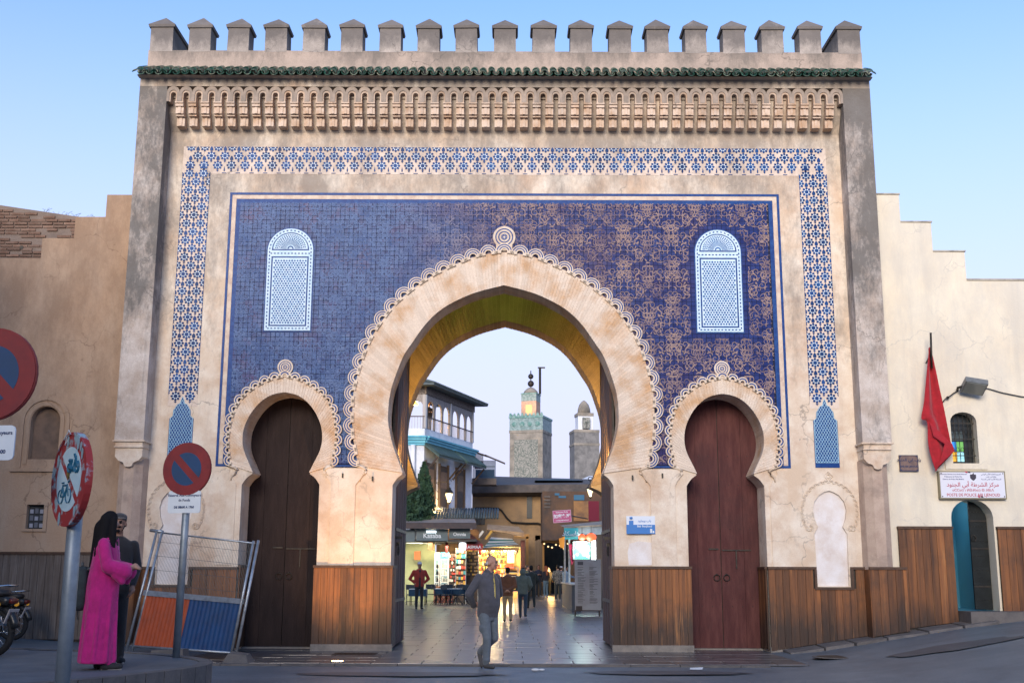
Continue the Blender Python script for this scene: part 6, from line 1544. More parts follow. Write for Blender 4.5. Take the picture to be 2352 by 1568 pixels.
# --- lantern on a scroll bracket
def lantern(label, x, y, z, s, wallx=None, group=None):
    t = thing('street_lantern', label, 'lantern', (x, y, z))
    mb = MB()
    for a in range(4):
        an = pi / 4 + a * pi / 2; mb.tube([(x + .10 * s * cos(an), y + .10 * s * sin(an), z), (x + .21 * s * cos(an), y + .21 * s * sin(an), z + .50 * s)], .016 * s, 5)
    mb.lathe([(.16 * s, 0), (.24 * s, 0), (.24 * s, .05 * s), (.10 * s, .22 * s), (.12 * s, .26 * s), (.03 * s, .34 * s), (.015 * s, .5 * s)], (x, y, z + .5 * s), 8); mb.lathe([(.015 * s, -.10 * s), (.10 * s, 0), (.11 * s, .02 * s)], (x, y, z), 8); mb.build('lantern_frame', m_iron, t)
    mb = MB(); mb.lathe([(.085 * s, .03 * s), (.19 * s, .49 * s)], (x, y, z), 4); mb.build('lantern_glass', mat('lantern_glow', (1, .85, .55), .3, emit=(1, .80, .46), estr=1.6), t)
    b_ = MB()
    if wallx is not None:
        b_.tube([(x, y, z + s), (x + (wallx - x) * .2, y, z + s * 1.12), (wallx, y, z + s * 1.05)], .02, 6); b_.tube([(wallx, y, z - .3 * s), (wallx, y, z + s * 1.5)], .025, 6)
        for k in range(3): b_.tube([(wallx + (x - wallx) * .22 + .10 * s * cos(q), y, z + s * (.15 + .4 * k) + .10 * s * sin(q)) for q in [1.5 * pi * j / 9 for j in range(10)]], .014, 5, cap=False)
        b_.tube([(x + .12 * s * cos(q), y, z + s * 1.12 + .12 * s * sin(q)) for q in [1.7 * pi * j / 10 for j in range(11)]], .016, 5, cap=False)
    b_.build('scroll_bracket', m_iron, t)
lx, lz = PX(1031, 1154, 35.5); lantern('glowing street lantern on a scroll bracket on the white terrace house', lx, 35.5, lz, .95, lx - .85)
lamp('wall_wash', 'POINT', (fp(.9, .5)[0], fp(.9, .5)[1], zf(1168)), 90, (1, .66, .28), .15)
x, z = PX(1356, 1141, 21); lantern('glowing street lantern hanging above the food kiosk', x, 21, z, .62, x + .55)
# --- cypress-like trees in front of the house
def tree(label, x, y, z0, h, r, n):
    t = thing('tree', label, 'tree', (x, y, z0)); r4 = random.Random(int(x * 100))
    mb = MB(); mb.tube([(x, y, z0), (x + .03, y, z0 + h * .5), (x, y, z0 + h * .95)], [.10, .07, .015], 7)
    for k in range(10):
        a = r4.uniform(0, 6.28); zz = z0 + h * r4.uniform(.2, .8); mb.tube([(x, y, zz), (x + r * .7 * cos(a), y + r * .7 * sin(a), zz + .35)], [.03, .008], 4)
    mb.build('trunk', m_dwood, t)
    vs = []; fs = []
    for k in range(n):
        f = r4.random() ** .8; zz = z0 + h * (.06 + .94 * f); rr = r * (sin(pi * min(1, (f * .92 + .10))) ** .7) * (1.15 - .55 * f) * (.55 + .45 * r4.random()) * (1 + .25 * sin(zz * 7 + k % 5))
        a = r4.uniform(0, 6.28); c = Vector((x + rr * cos(a), y + rr * sin(a), zz)); s = r4.uniform(.05, .10)
        u = Vector((r4.gauss(0, 1), r4.gauss(0, 1), r4.gauss(0, 1))).normalized() * s; w = Vector((r4.gauss(0, .5), r4.gauss(0, .5), 1)).normalized() * s * 1.8
        i = len(vs); vs += [c - u, c + u, c + w]; fs.append((i, i + 1, i + 2))
    m_ = MB(); m_.add(vs, fs); m_.build('crown', mat('cypress_leaf', (.020, .060, .035), .8, col2=(.045, .095, .04), scale=3), t)
X, Z = PX(972, 1190, 32.5); tree('tall dark green cypress against the white terrace house', X, 32.5, 3.4, PX(972, 1064, 32.5)[1] - 3.4, .52, 5200)
X, Z = PX(948, 1180, 32); tree('shorter dark green cypress beside the gate leaf', X, 32, 3.4, PX(948, 1095, 32)[1] - 3.4, .60, 4500)
# --- shops under the terrace house
sh = thing('shop_row', 'row of small lit shops with grey fascia boards under the white house', 'shop', (-5, 33, 0))
X0 = PX(900, 1205, 31)[0]; X1 = PX(1094, 1205, 31)[0]; zb0, zb1 = PX(1000, 1213, 31)[1], PX(1000, 1200, 31)[1]
mb = MB(); mb.box(X0, 31, zb0, X1, 31.25, zb1); mb.build('canopy_beam', mat('beam_brown', (.09, .065, .06), .8, col2=(.06, .05, .05), scale=4), sh)
mb = MB(); mb.add([(X0, 31.0, zb1 + .01), (X1, 31.0, zb1 + .01), (X1 - .3, 34.5, zb1 + .55), (X0, 34.5, zb1 + .75)], [(0, 1, 2, 3)]); mb.add([(X0, 31.0, zb1 - .05), (X1, 31.0, zb1 - .05), (X1 - .3, 34.5, zb1 + .45), (X0, 34.5, zb1 + .65)], [(0, 1, 2, 3)]); cn = mb.build('canopy_roof', mat('canopy_sheet', (.30, .25, .22), .8, col2=(.20, .18, .17), scale=3), sh)
for k in range(24):
    x = PX(1000, 1190, 32.6)[0] + k * .13; MB().tube([(x, 32.6, zb1 + .30), (x - .02, 34.6, zb1 + .85)], .06, 5).build('ridge_tile', m_rooft, cn, True)
for (u0, u1, v0, v1, tx, sz) in ((956, 1029, 1214, 1241, 'Kasaba', .30), (1031, 1080, 1212, 1236, 'Omnia', .22), (925, 953, 1216, 1243, '', .2)):
    a = PX(u0, v1, 31.4); c = PX(u1, v0, 31.4); bd = MB().box(a[0], 31.4, a[1], c[0], 31.48, c[1]).build('fascia_board', mat('fascia_grey', (.13, .17, .18), .6, col2=(.10, .14, .15), scale=3), sh)
    if tx: text(tx, sz, m_swhite, bd, ((a[0] + c[0]) / 2 + .0, 31.39, (a[1] + c[1]) / 2 - .05), bold=.006)
for (u0, v0, u1, v1) in ((980, 1219, 1001, 1222),):
    a = PX(u0, v1, 31.38); c = PX(u1, v0, 31.38); MB().box(a[0], 31.36, a[1], c[0], 31.39, c[1]).build('tube_light', mat('tube_white', (1, 1, 1), .3, emit=(.9, .95, 1), estr=4), sh)
YB = 35.2
def bx(name, u0, v0, u1, v1, Y, d, m, parent): a = PX(u0, v1, Y); c = PX(u1, v0, Y); return MB().box(a[0], Y, max(a[1], 0), c[0], Y + d, c[1]).build(name, m, parent)
bx('shop_back_wall', 900, 1215, 1000, 1392, YB, .1, mat('shop_green', (.40, .42, .24), .8, col2=(.30, .33, .20), scale=2), sh)
bx('shop_back_wall', 1000, 1215, 1100, 1392, YB + 1.2, .1, mat('shop_ochre', (.30, .17, .08), .8, col2=(.12, .07, .05), scale=3), sh)
mb = MB(); mb.box(X0, 31.5, 2.95, X1, 36.5, 3.05); mb.build('shop_ceiling', mat('ceiling_dark', (.10, .09, .08), .9), sh)
bx('hanging_goods', 983, 1238, 996, 1262, 33.5, .15, mat('goods_brown', (.17, .07, .03), .8, col2=(.08, .04, .02), scale=6), sh)
bx('shop_shutter', 951, 1265, 966, 1285, 34.6, .1, mat('shutter_orange', (.34, .10, .035), .7), sh)
bx('scarf', 1023, 1236, 1029, 1270, 33.2, .1, cloth('scarf_maroon', (.15, .012, .02)), sh)
lamp('shop_light', 'AREA', (PX(965, 1230, 33.5)[0], 33.4, 2.9), 60, (1, .93, .62), 1.2, (PX(965, 1300, 33.5)[0], 34.2, 0)); lamp('shop_light', 'AREA', (PX(1040, 1230, 33.8)[0], 33.6, 2.9), 110, (1, .80, .48), 1.2, (PX(1040, 1300, 33.8)[0], 34.5, 0))
def goods(parent, u0, v0, u1, v1, Y, rows, cols, mats, name='shelf_goods'):
    a = PX(u0, v1, Y); c = PX(u1, v0, Y); w = (c[0] - a[0]) / cols; h = (c[1] - a[1]) / rows; mb = MB()
    for r in range(rows):
        for k in range(cols):
            if rng.random() < .88: mb.box(a[0] + k * w + w * .08, Y, a[1] + r * h + h * .08, a[0] + (k + 1) * w - w * .08, Y + .15, a[1] + r * h + h * rng.uniform(.55, .9), rng.randrange(len(mats)))
    return kind(mb.build(name, mats, parent), 'stuff')
G = [mat('goods_red', (.36, .04, .03), .6), mat('goods_white', (.55, .55, .52), .6), mat('goods_yellow', (.50, .30, .05), .6), mat('goods_teal', (.03, .20, .26), .6), mat('goods_dark', (.05, .04, .04), .6), mat('goods_tan', (.35, .22, .12), .6)]
# fridges
for (u0, u1, lab, hd) in ((997, 1010, 'tall glass-door drinks fridge beside the one with a blue header', False), (1011, 1031, 'tall drinks fridge with blue header and round red white and blue logo', True)):
    a = PX(u0, 1335, 33.9); c = PX(u1, 1268, 33.9); t = thing('drinks_fridge', lab, 'fridge', (a[0], 33.9, 0))
    MB().box(a[0], 33.95, .05, c[0], 34.5, c[1]).build('cabinet', mat('fridge_white', (.60, .64, .66), .4), t)
    MB().box(a[0] + .05, 33.93, .35, c[0] - .05, 33.948, c[1] - .35).build('glass_door', mat('fridge_glass', (.10, .16, .17), .1, emit=(.6, .85, .9), estr=.12), t)
    if hd:
        MB().box(a[0], 33.92, c[1] - .30, c[0], 33.949, c[1]).build('header', mat('fridge_header', (.05, .35, .48), .4, emit=(.1, .6, .8), estr=.25), t)
        mb = MB(); cx, cz = a[0] + .20, c[1] - .15
        mb.prism([(cx + .10 * cos(q), cz + .03 + .07 * sin(q)) for q in [pi * k / 8 for k in range(9)]], 33.905, 33.92, 0); mb.prism([(cx + .10 * cos(q), cz - .03 - .07 * sin(q)) for q in [pi * k / 8 for k in range(9)]], 33.905, 33.92, 1); mb.box(cx - .1, 33.906, cz - .03, cx + .1, 33.92, cz + .03, 2); mb.build('logo', [G[0], m_sblue, m_swhite], t)
    n = 5
    for k in range(n):
        zz = .38 + (c[1] - .85) * k / n; MB().box(a[0] + .05, 33.90, zz, c[0] - .05, 33.93, zz + .03).build('shelf', mat('fridge_white', (.6, .64, .66)), t)
        mb = MB()
        for j in range(6): x = a[0] + .09 + (c[0] - a[0] - .18) * j / 5.5; mb.box(x, 33.90, zz + .03, x + .06, 33.928, zz + .03 + rng.uniform(.16, .26), rng.randrange(2))
        kind(mb.build('bottles', [G[1], mat('bottle_grey', (.25, .30, .30), .3)], t), 'stuff')
for k, (u, v) in enumerate(((1003, 1345), (1003, 1334), (1017, 1345), (1017, 1340), (1030, 1346))):
    a = PX(u - 6.5, v + 5, 33.3); t = thing('bottle_crate', ['red drinks crate, lower of the stack before the plain fridge', 'red drinks crate, upper of the stack before the plain fridge', 'red drinks crate, lower of the stack before the blue-headed fridge', 'red drinks crate, upper of the stack before the blue-headed fridge', 'single red drinks crate before the dark goods rack'][k], 'crate', (a[0] + .2, 33.3, max(.0, a[1])), group='red crates before the fridges')
    z0 = .08 + (.42 if k in (1, 3) else 0); MB().box(a[0], 33.2, z0, a[0] + .36, 33.6, z0 + .36).build('crate_body', mat('crate_red', (.30, .045, .03), .6, col2=(.40, .20, .09), scale=9), t); MB().box(a[0] - .01, 33.19, z0 + .24, a[0] + .37, 33.61, z0 + .28).build('crate_rim', G[5], t)
for (nm, lab, u0, v0, u1, v1, Y, rows, cols, mm) in (('display_rack', 'dark rack packed with small goods right of the fridges', 1031, 1271, 1047, 1345, 34.0, 9, 5, [G[4], G[0], G[4], G[1]]), ('display_rack', 'wooden shelf packed with boxes under the red awning', 1071, 1258, 1098, 1322, 34.6, 8, 6, [G[5], G[4], G[5], G[2]]),
                                                 ('display_rack', 'yellow poster stand with snacks between the rack and the shelf', 1047, 1258, 1070, 1345, 33.8, 7, 4, [G[2], G[0], G[3], G[5], G[1]])):
    a = PX(u0, v1, Y); c = PX(u1, v0, Y); t = thing(nm, lab, 'shelf', (a[0], Y, 0)); MB().box(a[0], Y + .1, .05, c[0], Y + .35, c[1]).build('rack_back', m_dwood, t); goods(t, u0, v0, u1, v1 - 1, Y, rows, cols, mm)
    MB().box(a[0] - .02, Y - .04, .05, a[0], Y + .35, c[1]).build('upright', m_galv2, t); MB().box(c[0], Y - .04, .05, c[0] + .02, Y + .35, c[1]).build('upright', m_galv2, t)
# red awning with valance
a = PX(1070, 1263, 32.0); c = PX(1109, 1249, 32.0); t = thing('awning', 'red shop awning with a lettered valance', 'awning', (a[0], 32, a[1]))
ar = PX(1046, 1228, 34); ar2 = PX(1082, 1226, 34)
mb = MB(); mb.add([(a[0], 32, c[1]), (c[0], 32, c[1]), (ar2[0], 34, ar2[1]), (ar[0], 34, ar[1])], [(0, 1, 2, 3)]); mb.build('awning_sheet', mat('awning_red', (.40, .10, .05), .8, col2=(.20, .07, .05), scale=2), t)
MB().box(a[0], 31.97, a[1], c[0], 32.0, c[1]).build('valance', mat('valance_red', (.36, .03, .03), .7), t); text('ASMAA', .20, m_swhite, t, ((a[0] + c[0]) / 2, 31.96, (a[1] + c[1]) / 2), bold=.004)
a = PX(1054, 1263, 31.9); c = PX(1071, 1245, 31.9); t = thing('light_sign', 'glowing white rounded shop sign beside the red awning', 'sign', (a[0], 31.9, a[1])); mb = MB(); rbox(mb, ((a[0] + c[0]) / 2, 31.9, (a[1] + c[1]) / 2), ((c[0] - a[0]) / 2, .12, (c[1] - a[1]) / 2)); mb.build('sign_box', mat('sign_lit', (.8, .85, .9), .5, emit=(.85, .92, 1), estr=.9), t, True)
mb = MB(); zc = (a[1] + c[1]) / 2; mb.tube([(a[0] + .10, 31.77, zc - .06), (a[0] + .16, 31.77, zc + .08), (a[0] + .19, 31.77, zc - .04)], .014, 4); mb.tube([(a[0] + .24, 31.77, zc), (a[0] + .30, 31.77, zc - .02)], .012, 4); mb.build('sign_marks', m_ink, t)
# --- lit shop under the striped awning
ls = thing('lit_shop', 'brightly lit yellow shop front under a striped awning', 'shop', (0, 40, 0))
bx('back_wall', 1096, 1255, 1196, 1392, 42.5, .1, mat('shop_cream', (.70, .55, .28), .8, col2=(.6, .45, .2), scale=2), ls); bx('side_wall', 1196, 1240, 1206, 1392, 39.5, 3, mat('shop_maroon', (.14, .05, .04), .8), ls)
a = PX(1096, 1258, 39.5); c = PX(1196, 1258, 39.5); MB().box(a[0], 39.5, a[1], c[0], 42.5, a[1] + .08).build('ceiling', mat('shop_cream', (.7, .55, .28)), ls)
bx('menu_panel', 1165, 1262, 1181, 1292, 42.3, .1, mat('panel_mint', (.55, .65, .55), .6, emit=(.8, 1, .8), estr=.3), ls); bx('red_counter', 1162, 1293, 1180, 1305, 42.0, .3, mat('counter_red', (.40, .05, .03), .6), ls)
for u in (1112, 1132, 1160, 1178):
    p = PX(u, 1263, 39.6); t = thing('bare_bulb', 'bare glowing bulb under the edge of the striped awning', 'lamp', (p[0], 39.6, p[1]), group='bulbs under the striped awning'); mb = MB(); mb.ball((p[0], 39.6, p[1]), .075, 10); mb.build('bulb', m_warm, t, True); MB().tube([(p[0], 39.6, p[1] + .07), (p[0], 39.6, p[1] + .25)], .02, 6).build('socket', m_iron, t)
lamp('shop_glow', 'POINT', (PX(1130, 1270, 40.5)[0], 40.5, PX(1130, 1268, 40.5)[1]), 230, (1, .72, .30), .25); lamp('shop_glow', 'POINT', (PX(1165, 1270, 39.8)[0], 39.6, PX(1130, 1268, 39.8)[1]), 150, (1, .78, .42), .25)
t = thing('awning', 'green and white striped awning over the lit shop', 'awning', (PX(1150, 1250, 38)[0], 38, 3)); P0, P1, P2, P3 = PX(1108, 1258, 38), PX(1192, 1249, 38), PX(1176, 1236, 39.8), PX(1128, 1233, 39.8)
n = 7
for k in range(n):
    f0, f1 = k / n, (k + 1) / n
    def L(f, e): 
        pa = P0 if e == 0 else P1; pb = P3 if e == 0 else P2; sag = -.06 * sin(pi * f); return (pa[0] + (pb[0] - pa[0]) * f, 38 + 1.8 * f, pa[1] + (pb[1] - pa[1]) * f + sag)
    MB().quad(L(f0, 0), L(f0, 1), L(f1, 1), L(f1, 0)).build('stripe', mat('stripe_green', (.06, .18, .15), .8) if k % 2 else mat('stripe_white', (.62, .62, .58), .8), t)
MB().box(P0[0], 37.98, P0[1] - .12, P1[0], 38.02, P0[1] + .02).build('front_bar', mat('bar_ochre', (.40, .22, .08), .7), t)
t = thing('awning', 'tan canvas canopy sloping above the striped awning', 'awning', (PX(1160, 1222, 39)[0], 39, 4)); Q = [PX(1118, 1215, 40.5), PX(1204, 1222, 38.5), PX(1204, 1232, 38.5), PX(1128, 1222, 40.5)]
mb = MB(); mb.add([(Q[0][0], 40.5, Q[0][1]), (Q[1][0], 38.5, Q[1][1]), (Q[1][0] - .3, 42, Q[1][1] + .45), (Q[0][0], 42.4, Q[0][1] + .35), (Q[3][0], 40.5, Q[3][1]), (Q[2][0], 38.5, Q[2][1])], [(0, 1, 2, 3), (0, 4, 5, 1)]); mb.build('canvas', mat('canvas_lit', (.45, .32, .20), .9, col2=(.34, .22, .13), scale=3), t)
# goods inside the lit shop
for (lab, u0, v0, u1, v1, Y, rows, cols) in (('pale shelf of packets at the back of the lit shop', 1100, 1268, 1128, 1350, 42.2, 8, 8), ('shelf of bright boxes along the back of the lit shop', 1131, 1270, 1162, 1350, 42.2, 7, 9)):
    a = PX(u0, v1, Y); c = PX(u1, v0, Y); t = thing('display_rack', lab, 'shelf', (a[0], Y, 0)); MB().box(a[0], Y + .15, .1, c[0], Y + .25, c[1]).build('rack_back', mat('shop_cream', (.7, .55, .28)), t); goods(t, u0, v0, u1, v1, Y, rows, cols, [G[2], G[5], G[0], G[1], G[4]])
for k, u in enumerate((1104, 1117, 1126, 1140, 1150, 1170, 1186)):
    p = PX(u, 1264, 39.9); mb = MB(); h = rng.uniform(.25, .5); mb.lathe([(.02, 0), (.09, -.06), (.11, -h * .6), (.05, -h)], (p[0], 39.9, p[1] + .1), 8); tag(mb.build('hanging_bag', [G[0], G[5], G[4], G[2]][k % 4]), ['red', 'tan', 'dark', 'yellow', 'red', 'tan', 'dark'][k] + ' bag hanging in the front of the lit shop', 'bag', 'bags hanging in the lit shop')
# planks and posters leaning between
for (u, w_, m_) in ((1100, 10, G[1]), (1112, 6, m_dwood), (1120, 8, G[2])):
    a = PX(u, 1240, 38.8); t = tag(MB().box(a[0], 38.8, a[1], a[0] + .12, 38.9, a[1] + .55, 0, Matrix.Rotation(radians(38), 3, 'Y')).build('sign_plank', m_), 'slanted board hung above the lit shop, %s' % {10: 'pale', 6: 'dark', 8: 'yellow'}[w_], 'board')
# tray trolley
a = PX(1150, 1385, 25.5); c = PX(1190, 1303, 25.5); t = thing('tray_trolley', 'white wire trolley with trays of pastries', 'trolley', (a[0], 25.5, 0)); Zt = c[1]
mb = MB()
for x in (a[0] + .15, c[0]):
    for y in (25.3, 25.8): mb.tube([(x, y, .05), (x, y, Zt)], .014, 5)
mb.tube([(a[0] + .15, 25.3, Zt), (c[0], 25.3, Zt), (c[0], 25.8, Zt), (a[0] + .15, 25.8, Zt)], .012, 5); mb.build('trolley_frame', mat('trolley_white', (.6, .62, .66), .4), t)
for k in range(6):
    z0 = .75 + (Zt - .95) * k / 5; MB().box(a[0] + .15, 25.32, z0, c[0], 25.78, z0 + .02).build('tray', m_galv2, t); MB().box(a[0] + .2, 25.36, z0 + .02, c[0] - .05, 25.74, z0 + .09).build('pastries', mat('pastry', (.16, .07, .04), .8, col2=(.08, .04, .03), scale=20), t)
# folding chairs and tables of the cafe
def chair():
    t = thing('folding_chair', 'dark folding metal chair at the cafe tables', 'chair', (0, 0, 0), group='dark folding cafe chairs', local=True); m_ = mat('chair_dark', (.018, .028, .036), .5)
    MB().box(-.21, -.20, .44, .21, .20, .47).build('seat', m_, t); MB().box(-.20, .20, .68, .20, .225, .90).build('backrest', m_, t)
    for s in (-1, 1):
        MB().tube([(s * .22, -.24, .0), (s * .22, .21, .92)], .013, 6).build('leg', m_, t); MB().tube([(s * .20, .26, .0), (s * .20, -.18, .46)], .013, 6).build('leg', m_, t)
    MB().tube([(-.22, -.16, .16), (.22, -.16, .16)], .01, 5).build('stretcher', m_, t); return t
ch = chair(); spots = [(944, 1384, .2), (1003, 1386, 1.4), (1014, 1388, -1.2), (1027, 1386, 2.4), (1036, 1388, .6), (1046, 1386, -2.0), (1062, 1387, -.7), (1076, 1386, 2.2), (990, 1384, .2)]
for k, (u, v, r) in enumerate(spots):
    o = ch if k == 0 else copy_tree(ch); Yc = 30.2 + .5 * (k % 3); o.location = (PX(u, v, Yc)[0], Yc, stz(Yc) + .005); o.rotation_euler = (0, 0, r)
for k, (u, Yc) in enumerate(((960, 30.0), (1018, 31.0), (1050, 31.2))):
    x = PX(u, 1384, Yc)[0]; t = thing('cafe_table', ['small square cafe table with dark blue cloth behind the man in red', 'small square cafe table with dark blue cloth before the fridges', 'small square cafe table with dark blue cloth before the poster stand'][k], 'table', (x, Yc, stz(Yc)), group='cafe tables with dark blue cloths')
    z0 = stz(Yc); MB().box(x - .38, Yc - .38, z0 + .70, x + .38, Yc + .38, z0 + .73).build('table_top', mat('table_pale', (.42, .46, .50), .4), t); MB().box(x - .40, Yc - .40, z0 + .40, x + .40, Yc + .40, z0 + .699).build('cloth', cloth('navy_cloth', (.012, .045, .085)), t)
    for sx in (-1, 1):
        for sy in (-1, 1): MB().tube([(x + sx * .33, Yc + sy * .33, z0), (x + sx * .33, Yc + sy * .33, z0 + .41)], .02, 6).build('leg', m_iron, t)
# --- ochre house with a long dark roof
oh = thing('ochre_house', 'ochre walled house with a long dark sagging roof behind the shops', 'house', (2, 47, 0)); YO = 46
a = PX(1084, 1216, YO); c = PX(1246, 1128, YO); MB().box(a[0], YO, 0, c[0], YO + 5, c[1]).build('wall', m_ochreh, oh)
bx('window', 1210, 1130, 1222, 1190, YO - .06, .1, mat('window_black', (.012, .018, .022), .4), oh); bx('window', 1094, 1178, 1114, 1204, YO - .06, .1, mat('window_black', (.012, .018, .022)), oh); bx('window_bar', 1103, 1178, 1105, 1204, YO - .09, .03, m_dwood, oh)
a = PX(1084, 1128, YO - 1); c = PX(1385, 1108, YO - 1); mb = MB(); mb.add([(a[0], YO - 1.2, a[1] - .1), (c[0], YO - 1.2, a[1]), (c[0], YO - 1.2, a[1] + .45), (a[0], YO - 1.2, a[1] + .35), (a[0], YO + 6, a[1] + 1.5), (c[0], YO + 6, a[1] + 1.3)], [(0, 1, 2, 3), (3, 2, 5, 4)]); mb.add([(a[0], YO - 1.2, a[1] - .1), (c[0], YO - 1.2, a[1]), (c[0], YO, a[1] - .2), (a[0], YO, a[1] - .25)], [(0, 1, 2, 3)]); mb.build('roof', m_rust, oh)
a = PX(1240, 1133, YO + 1); c = PX(1325, 1096, YO + 1); zz0 = a[1] + .8; dx = c[0] - a[0]
mb = MB(); mb.add([(a[0] - .3, YO + 1, zz0), (c[0] + .4, YO + 1, zz0), (c[0] - dx * .22, YO + 2, c[1]), (a[0] + dx * .25, YO + 2, c[1]), (a[0] - .3, YO + 4, zz0), (c[0] + .4, YO + 4, zz0)], [(0, 1, 2, 3), (0, 3, 4), (1, 5, 2), (2, 5, 4, 3)]); mb.build('roof_hatch', mat('hatch_dark', (.035, .05, .055), .6, col2=(.05, .065, .07), scale=4), oh)
mb = MB(); P = [PX(u, v, YO - .2) for u, v in ((1085, 1172), (1094, 1166), (1120, 1166), (1144, 1167), (1152, 1172), (1165, 1190), (1175, 1199), (1210, 1201), (1235, 1201), (1250, 1206))]; mb.tube([(p[0], YO - .15, p[1]) for p in P], .06, 6); tag(mb.build('cable_bundle', m_iron), 'black bundle of cables draped across the ochre house', 'cable')
# balcony cage
cg = thing('balcony_cage', 'barred balcony cage with pink and blue cloths beside the terrace house', 'balcony', (0, 43, 5)); a = PX(1086, 1100, 42); c = PX(1138, 1040, 42); c2 = PX(1100, 1036, 42)
mb = MB()
for k in range(26): x = a[0] + (c[0] - a[0]) * k / 25; mb.tube([(x, 42, a[1]), (x, 42, a[1] + (c[1] - a[1]) * (.98 if k < 12 else .72))], .018, 4)
mb.box(a[0], 41.97, (a[1] + c[1]) / 2 - .05, c[0], 42.03, (a[1] + c[1]) / 2); mb.build('bars', mat('bar_blue', (.05, .09, .14), .6), cg)
bx('pink_cloth', 1090, 1058, 1110, 1076, 42.4, .05, cloth('pink_wash', (.42, .06, .16)), cg); bx('blue_cloth', 1092, 1078, 1135, 1096, 42.5, .05, cloth('blue_wash', (.07, .20, .42)), cg)
for (u0, v0, u1, v1) in ((1084, 1035, 1118, 1045), (1115, 1045, 1160, 1062)):
    p = PX(u0, v0, 42.8); q = PX(u1, v1, 41.2); MB().add([(p[0], 42.8, p[1]), (q[0], 42.8, q[1] + .1), (q[0], 41.2, q[1]), (p[0], 41.2, p[1] - .1), (p[0], 42.8, p[1] - .06), (q[0], 42.8, q[1] + .04), (q[0], 41.2, q[1] - .06), (p[0], 41.2, p[1] - .16)], [(0, 1, 2, 3), (4, 5, 6, 7), (0, 1, 5, 4), (1, 2, 6, 5), (2, 3, 7, 6), (3, 0, 4, 7)]).build('cage_roof', m_rust, cg)
bx('cage_floor', 1084, 1098, 1140, 1112, 41.8, 1.5, m_rust, cg)
# --- right-hand house, dark passage, restaurant sign
rh = thing('street_house', 'dark brick house with a red sign and blue window glints over the food kiosk', 'house', (5, 40, 0)); YR = 42
a = PX(1246, 1240, YR); c = PX(1400, 1128, YR); m_dk = mat('house_dark', (.13, .075, .045), .9, col2=(.06, .045, .04), scale=1.2, bump=.4)
MB().box(a[0], YR, a[1], c[0] + 6, YR + 6, c[1]).build('wall', m_dk, rh); MB().box(PX(1318, 1300, YR)[0], YR - .0, 0, c[0] + 6, YR + 6, a[1] - .01).build('wall', m_dk, rh)
for (u0, v0, u1, v1, cc) in ((1274, 1132, 1285, 1137, .5), (1283, 1138, 1300, 1143, .3), (1318, 1136, 1342, 1148, 1)): bx('pane', u0, v0, u1, v1, YR - .05, .05, mat('pane_sky_glint', (.06, .16, .26), .12), rh)  # blue sky reflection put into the pane colour
for v in (1138, 1146, 1154, 1162): bx('louvre', 1250, v, 1264, v + 4, YR - .06, .06, m_rust, rh)
bx('ochre_bay', 1318, 1150, 1356, 1196, YR - .1, .1, mat('bay_ochre', (.34, .18, .07), .85, col2=(.14, .08, .05), scale=1.5), rh); bx('red_panel', 1352, 1150, 1376, 1196, 30, .1, mat('panel_maroon', (.22, .01, .03), .7), rh)
dp = thing('covered_lane', 'dark covered lane closing the view between the houses', 'lane', (3.5, 55, 0)); a = PX(1236, 1390, 56); c = PX(1330, 1240, 56); MB().box(a[0] - 1, 56, 0, c[0] + 1, 56.2, c[1] + 1).build('end_wall', mat('lane_shade', (.020, .024, .022), .9, col2=(.035, .04, .03), scale=1.5), dp); MB().box(a[0] - .4, 46, 0, a[0] - .1, 56, c[1]).build('side_wall', mat('lane_wood', (.20, .14, .09), .85, col2=(.12, .085, .06), scale=3, grain=(4, 4, .4)), dp)  # shade of the lane put into the near-black end wall colour
for k in range(5):
    p = PX(1229 + k * 3.6, 1290, 45.7); MB().box(p[0], 45.6, 0, p[0] + .075, 45.75, PX(1230, 1241 - 1.2 * k, 45.7)[1]).build('shutter_board', mat('board_tan', (.22, .16, .11), .8, rand=.2), dp)
bx('lit_post', 1208, 1232, 1214, 1345, 44, .12, mat('post_lit', (.42, .22, .07), .8), dp); bx('lit_post', 1246, 1240, 1250, 1345, 45, .12, mat('post_lit', (.42, .22, .07)), dp)
bx('lintel', 1180, 1226, 1216, 1236, 44, .12, mat('post_lit', (.42, .22, .07)), dp)
lamp('lane_glow', 'POINT', (PX(1262, 1350, 50)[0], 50, 1.5), 60, (1, .55, .18), .3)
for k in range(7):
    p = PX(1250 + k * 9, 1248 + 2.2 * (k % 2), 43); t = tag(MB().ball((p[0], 43, p[1] - .35 * (k % 3) * .3), .05, 8).build('string_bulb', mat('string_bulb', (1, .7, .4), .4, emit=(1, .65, .3), estr=.8)), 'small bulb on the string across the covered lane', 'lamp', 'string of bulbs across the lane')
mb = MB(); pts = [PX(1244 + 10 * k, 1244 + 3 * sin(pi * k / 7), 43) for k in range(8)]; mb.tube([(p[0], 43, p[1]) for p in pts], .012, 4); tag(mb.build('bulb_string', m_iron), 'thin wire carrying bulbs across the covered lane', 'cable')
a = PX(1270, 1199, 33); c = PX(1312, 1171, 33); t = thing('restaurant_sign', 'tilted pink sign board with white Chinese characters', 'sign', ((a[0] + c[0]) / 2, 33, (a[1] + c[1]) / 2), 0, local=True); t.rotation_euler = (0, radians(-4), 0)
w2, h2 = (c[0] - a[0]) / 2, (c[1] - a[1]) / 2; fc = MB().box(-w2, 0, -h2, w2, .06, h2).build('board', mat('sign_pink', (.30, .05, .13), .6, emit=(.8, .2, .4), estr=.08), t)
text('如家餐厅', .205, m_swhite, fc, (0, -.01, -.0), bold=.006); text('Restaurant Ru Jia', .085, m_swhite, fc, (0, -.01, h2 * .68), bold=.002); text('CHINESE RESTAURANT', .062, m_swhite, fc, (0, -.01, -h2 * .66), bold=.002)
mb = MB()
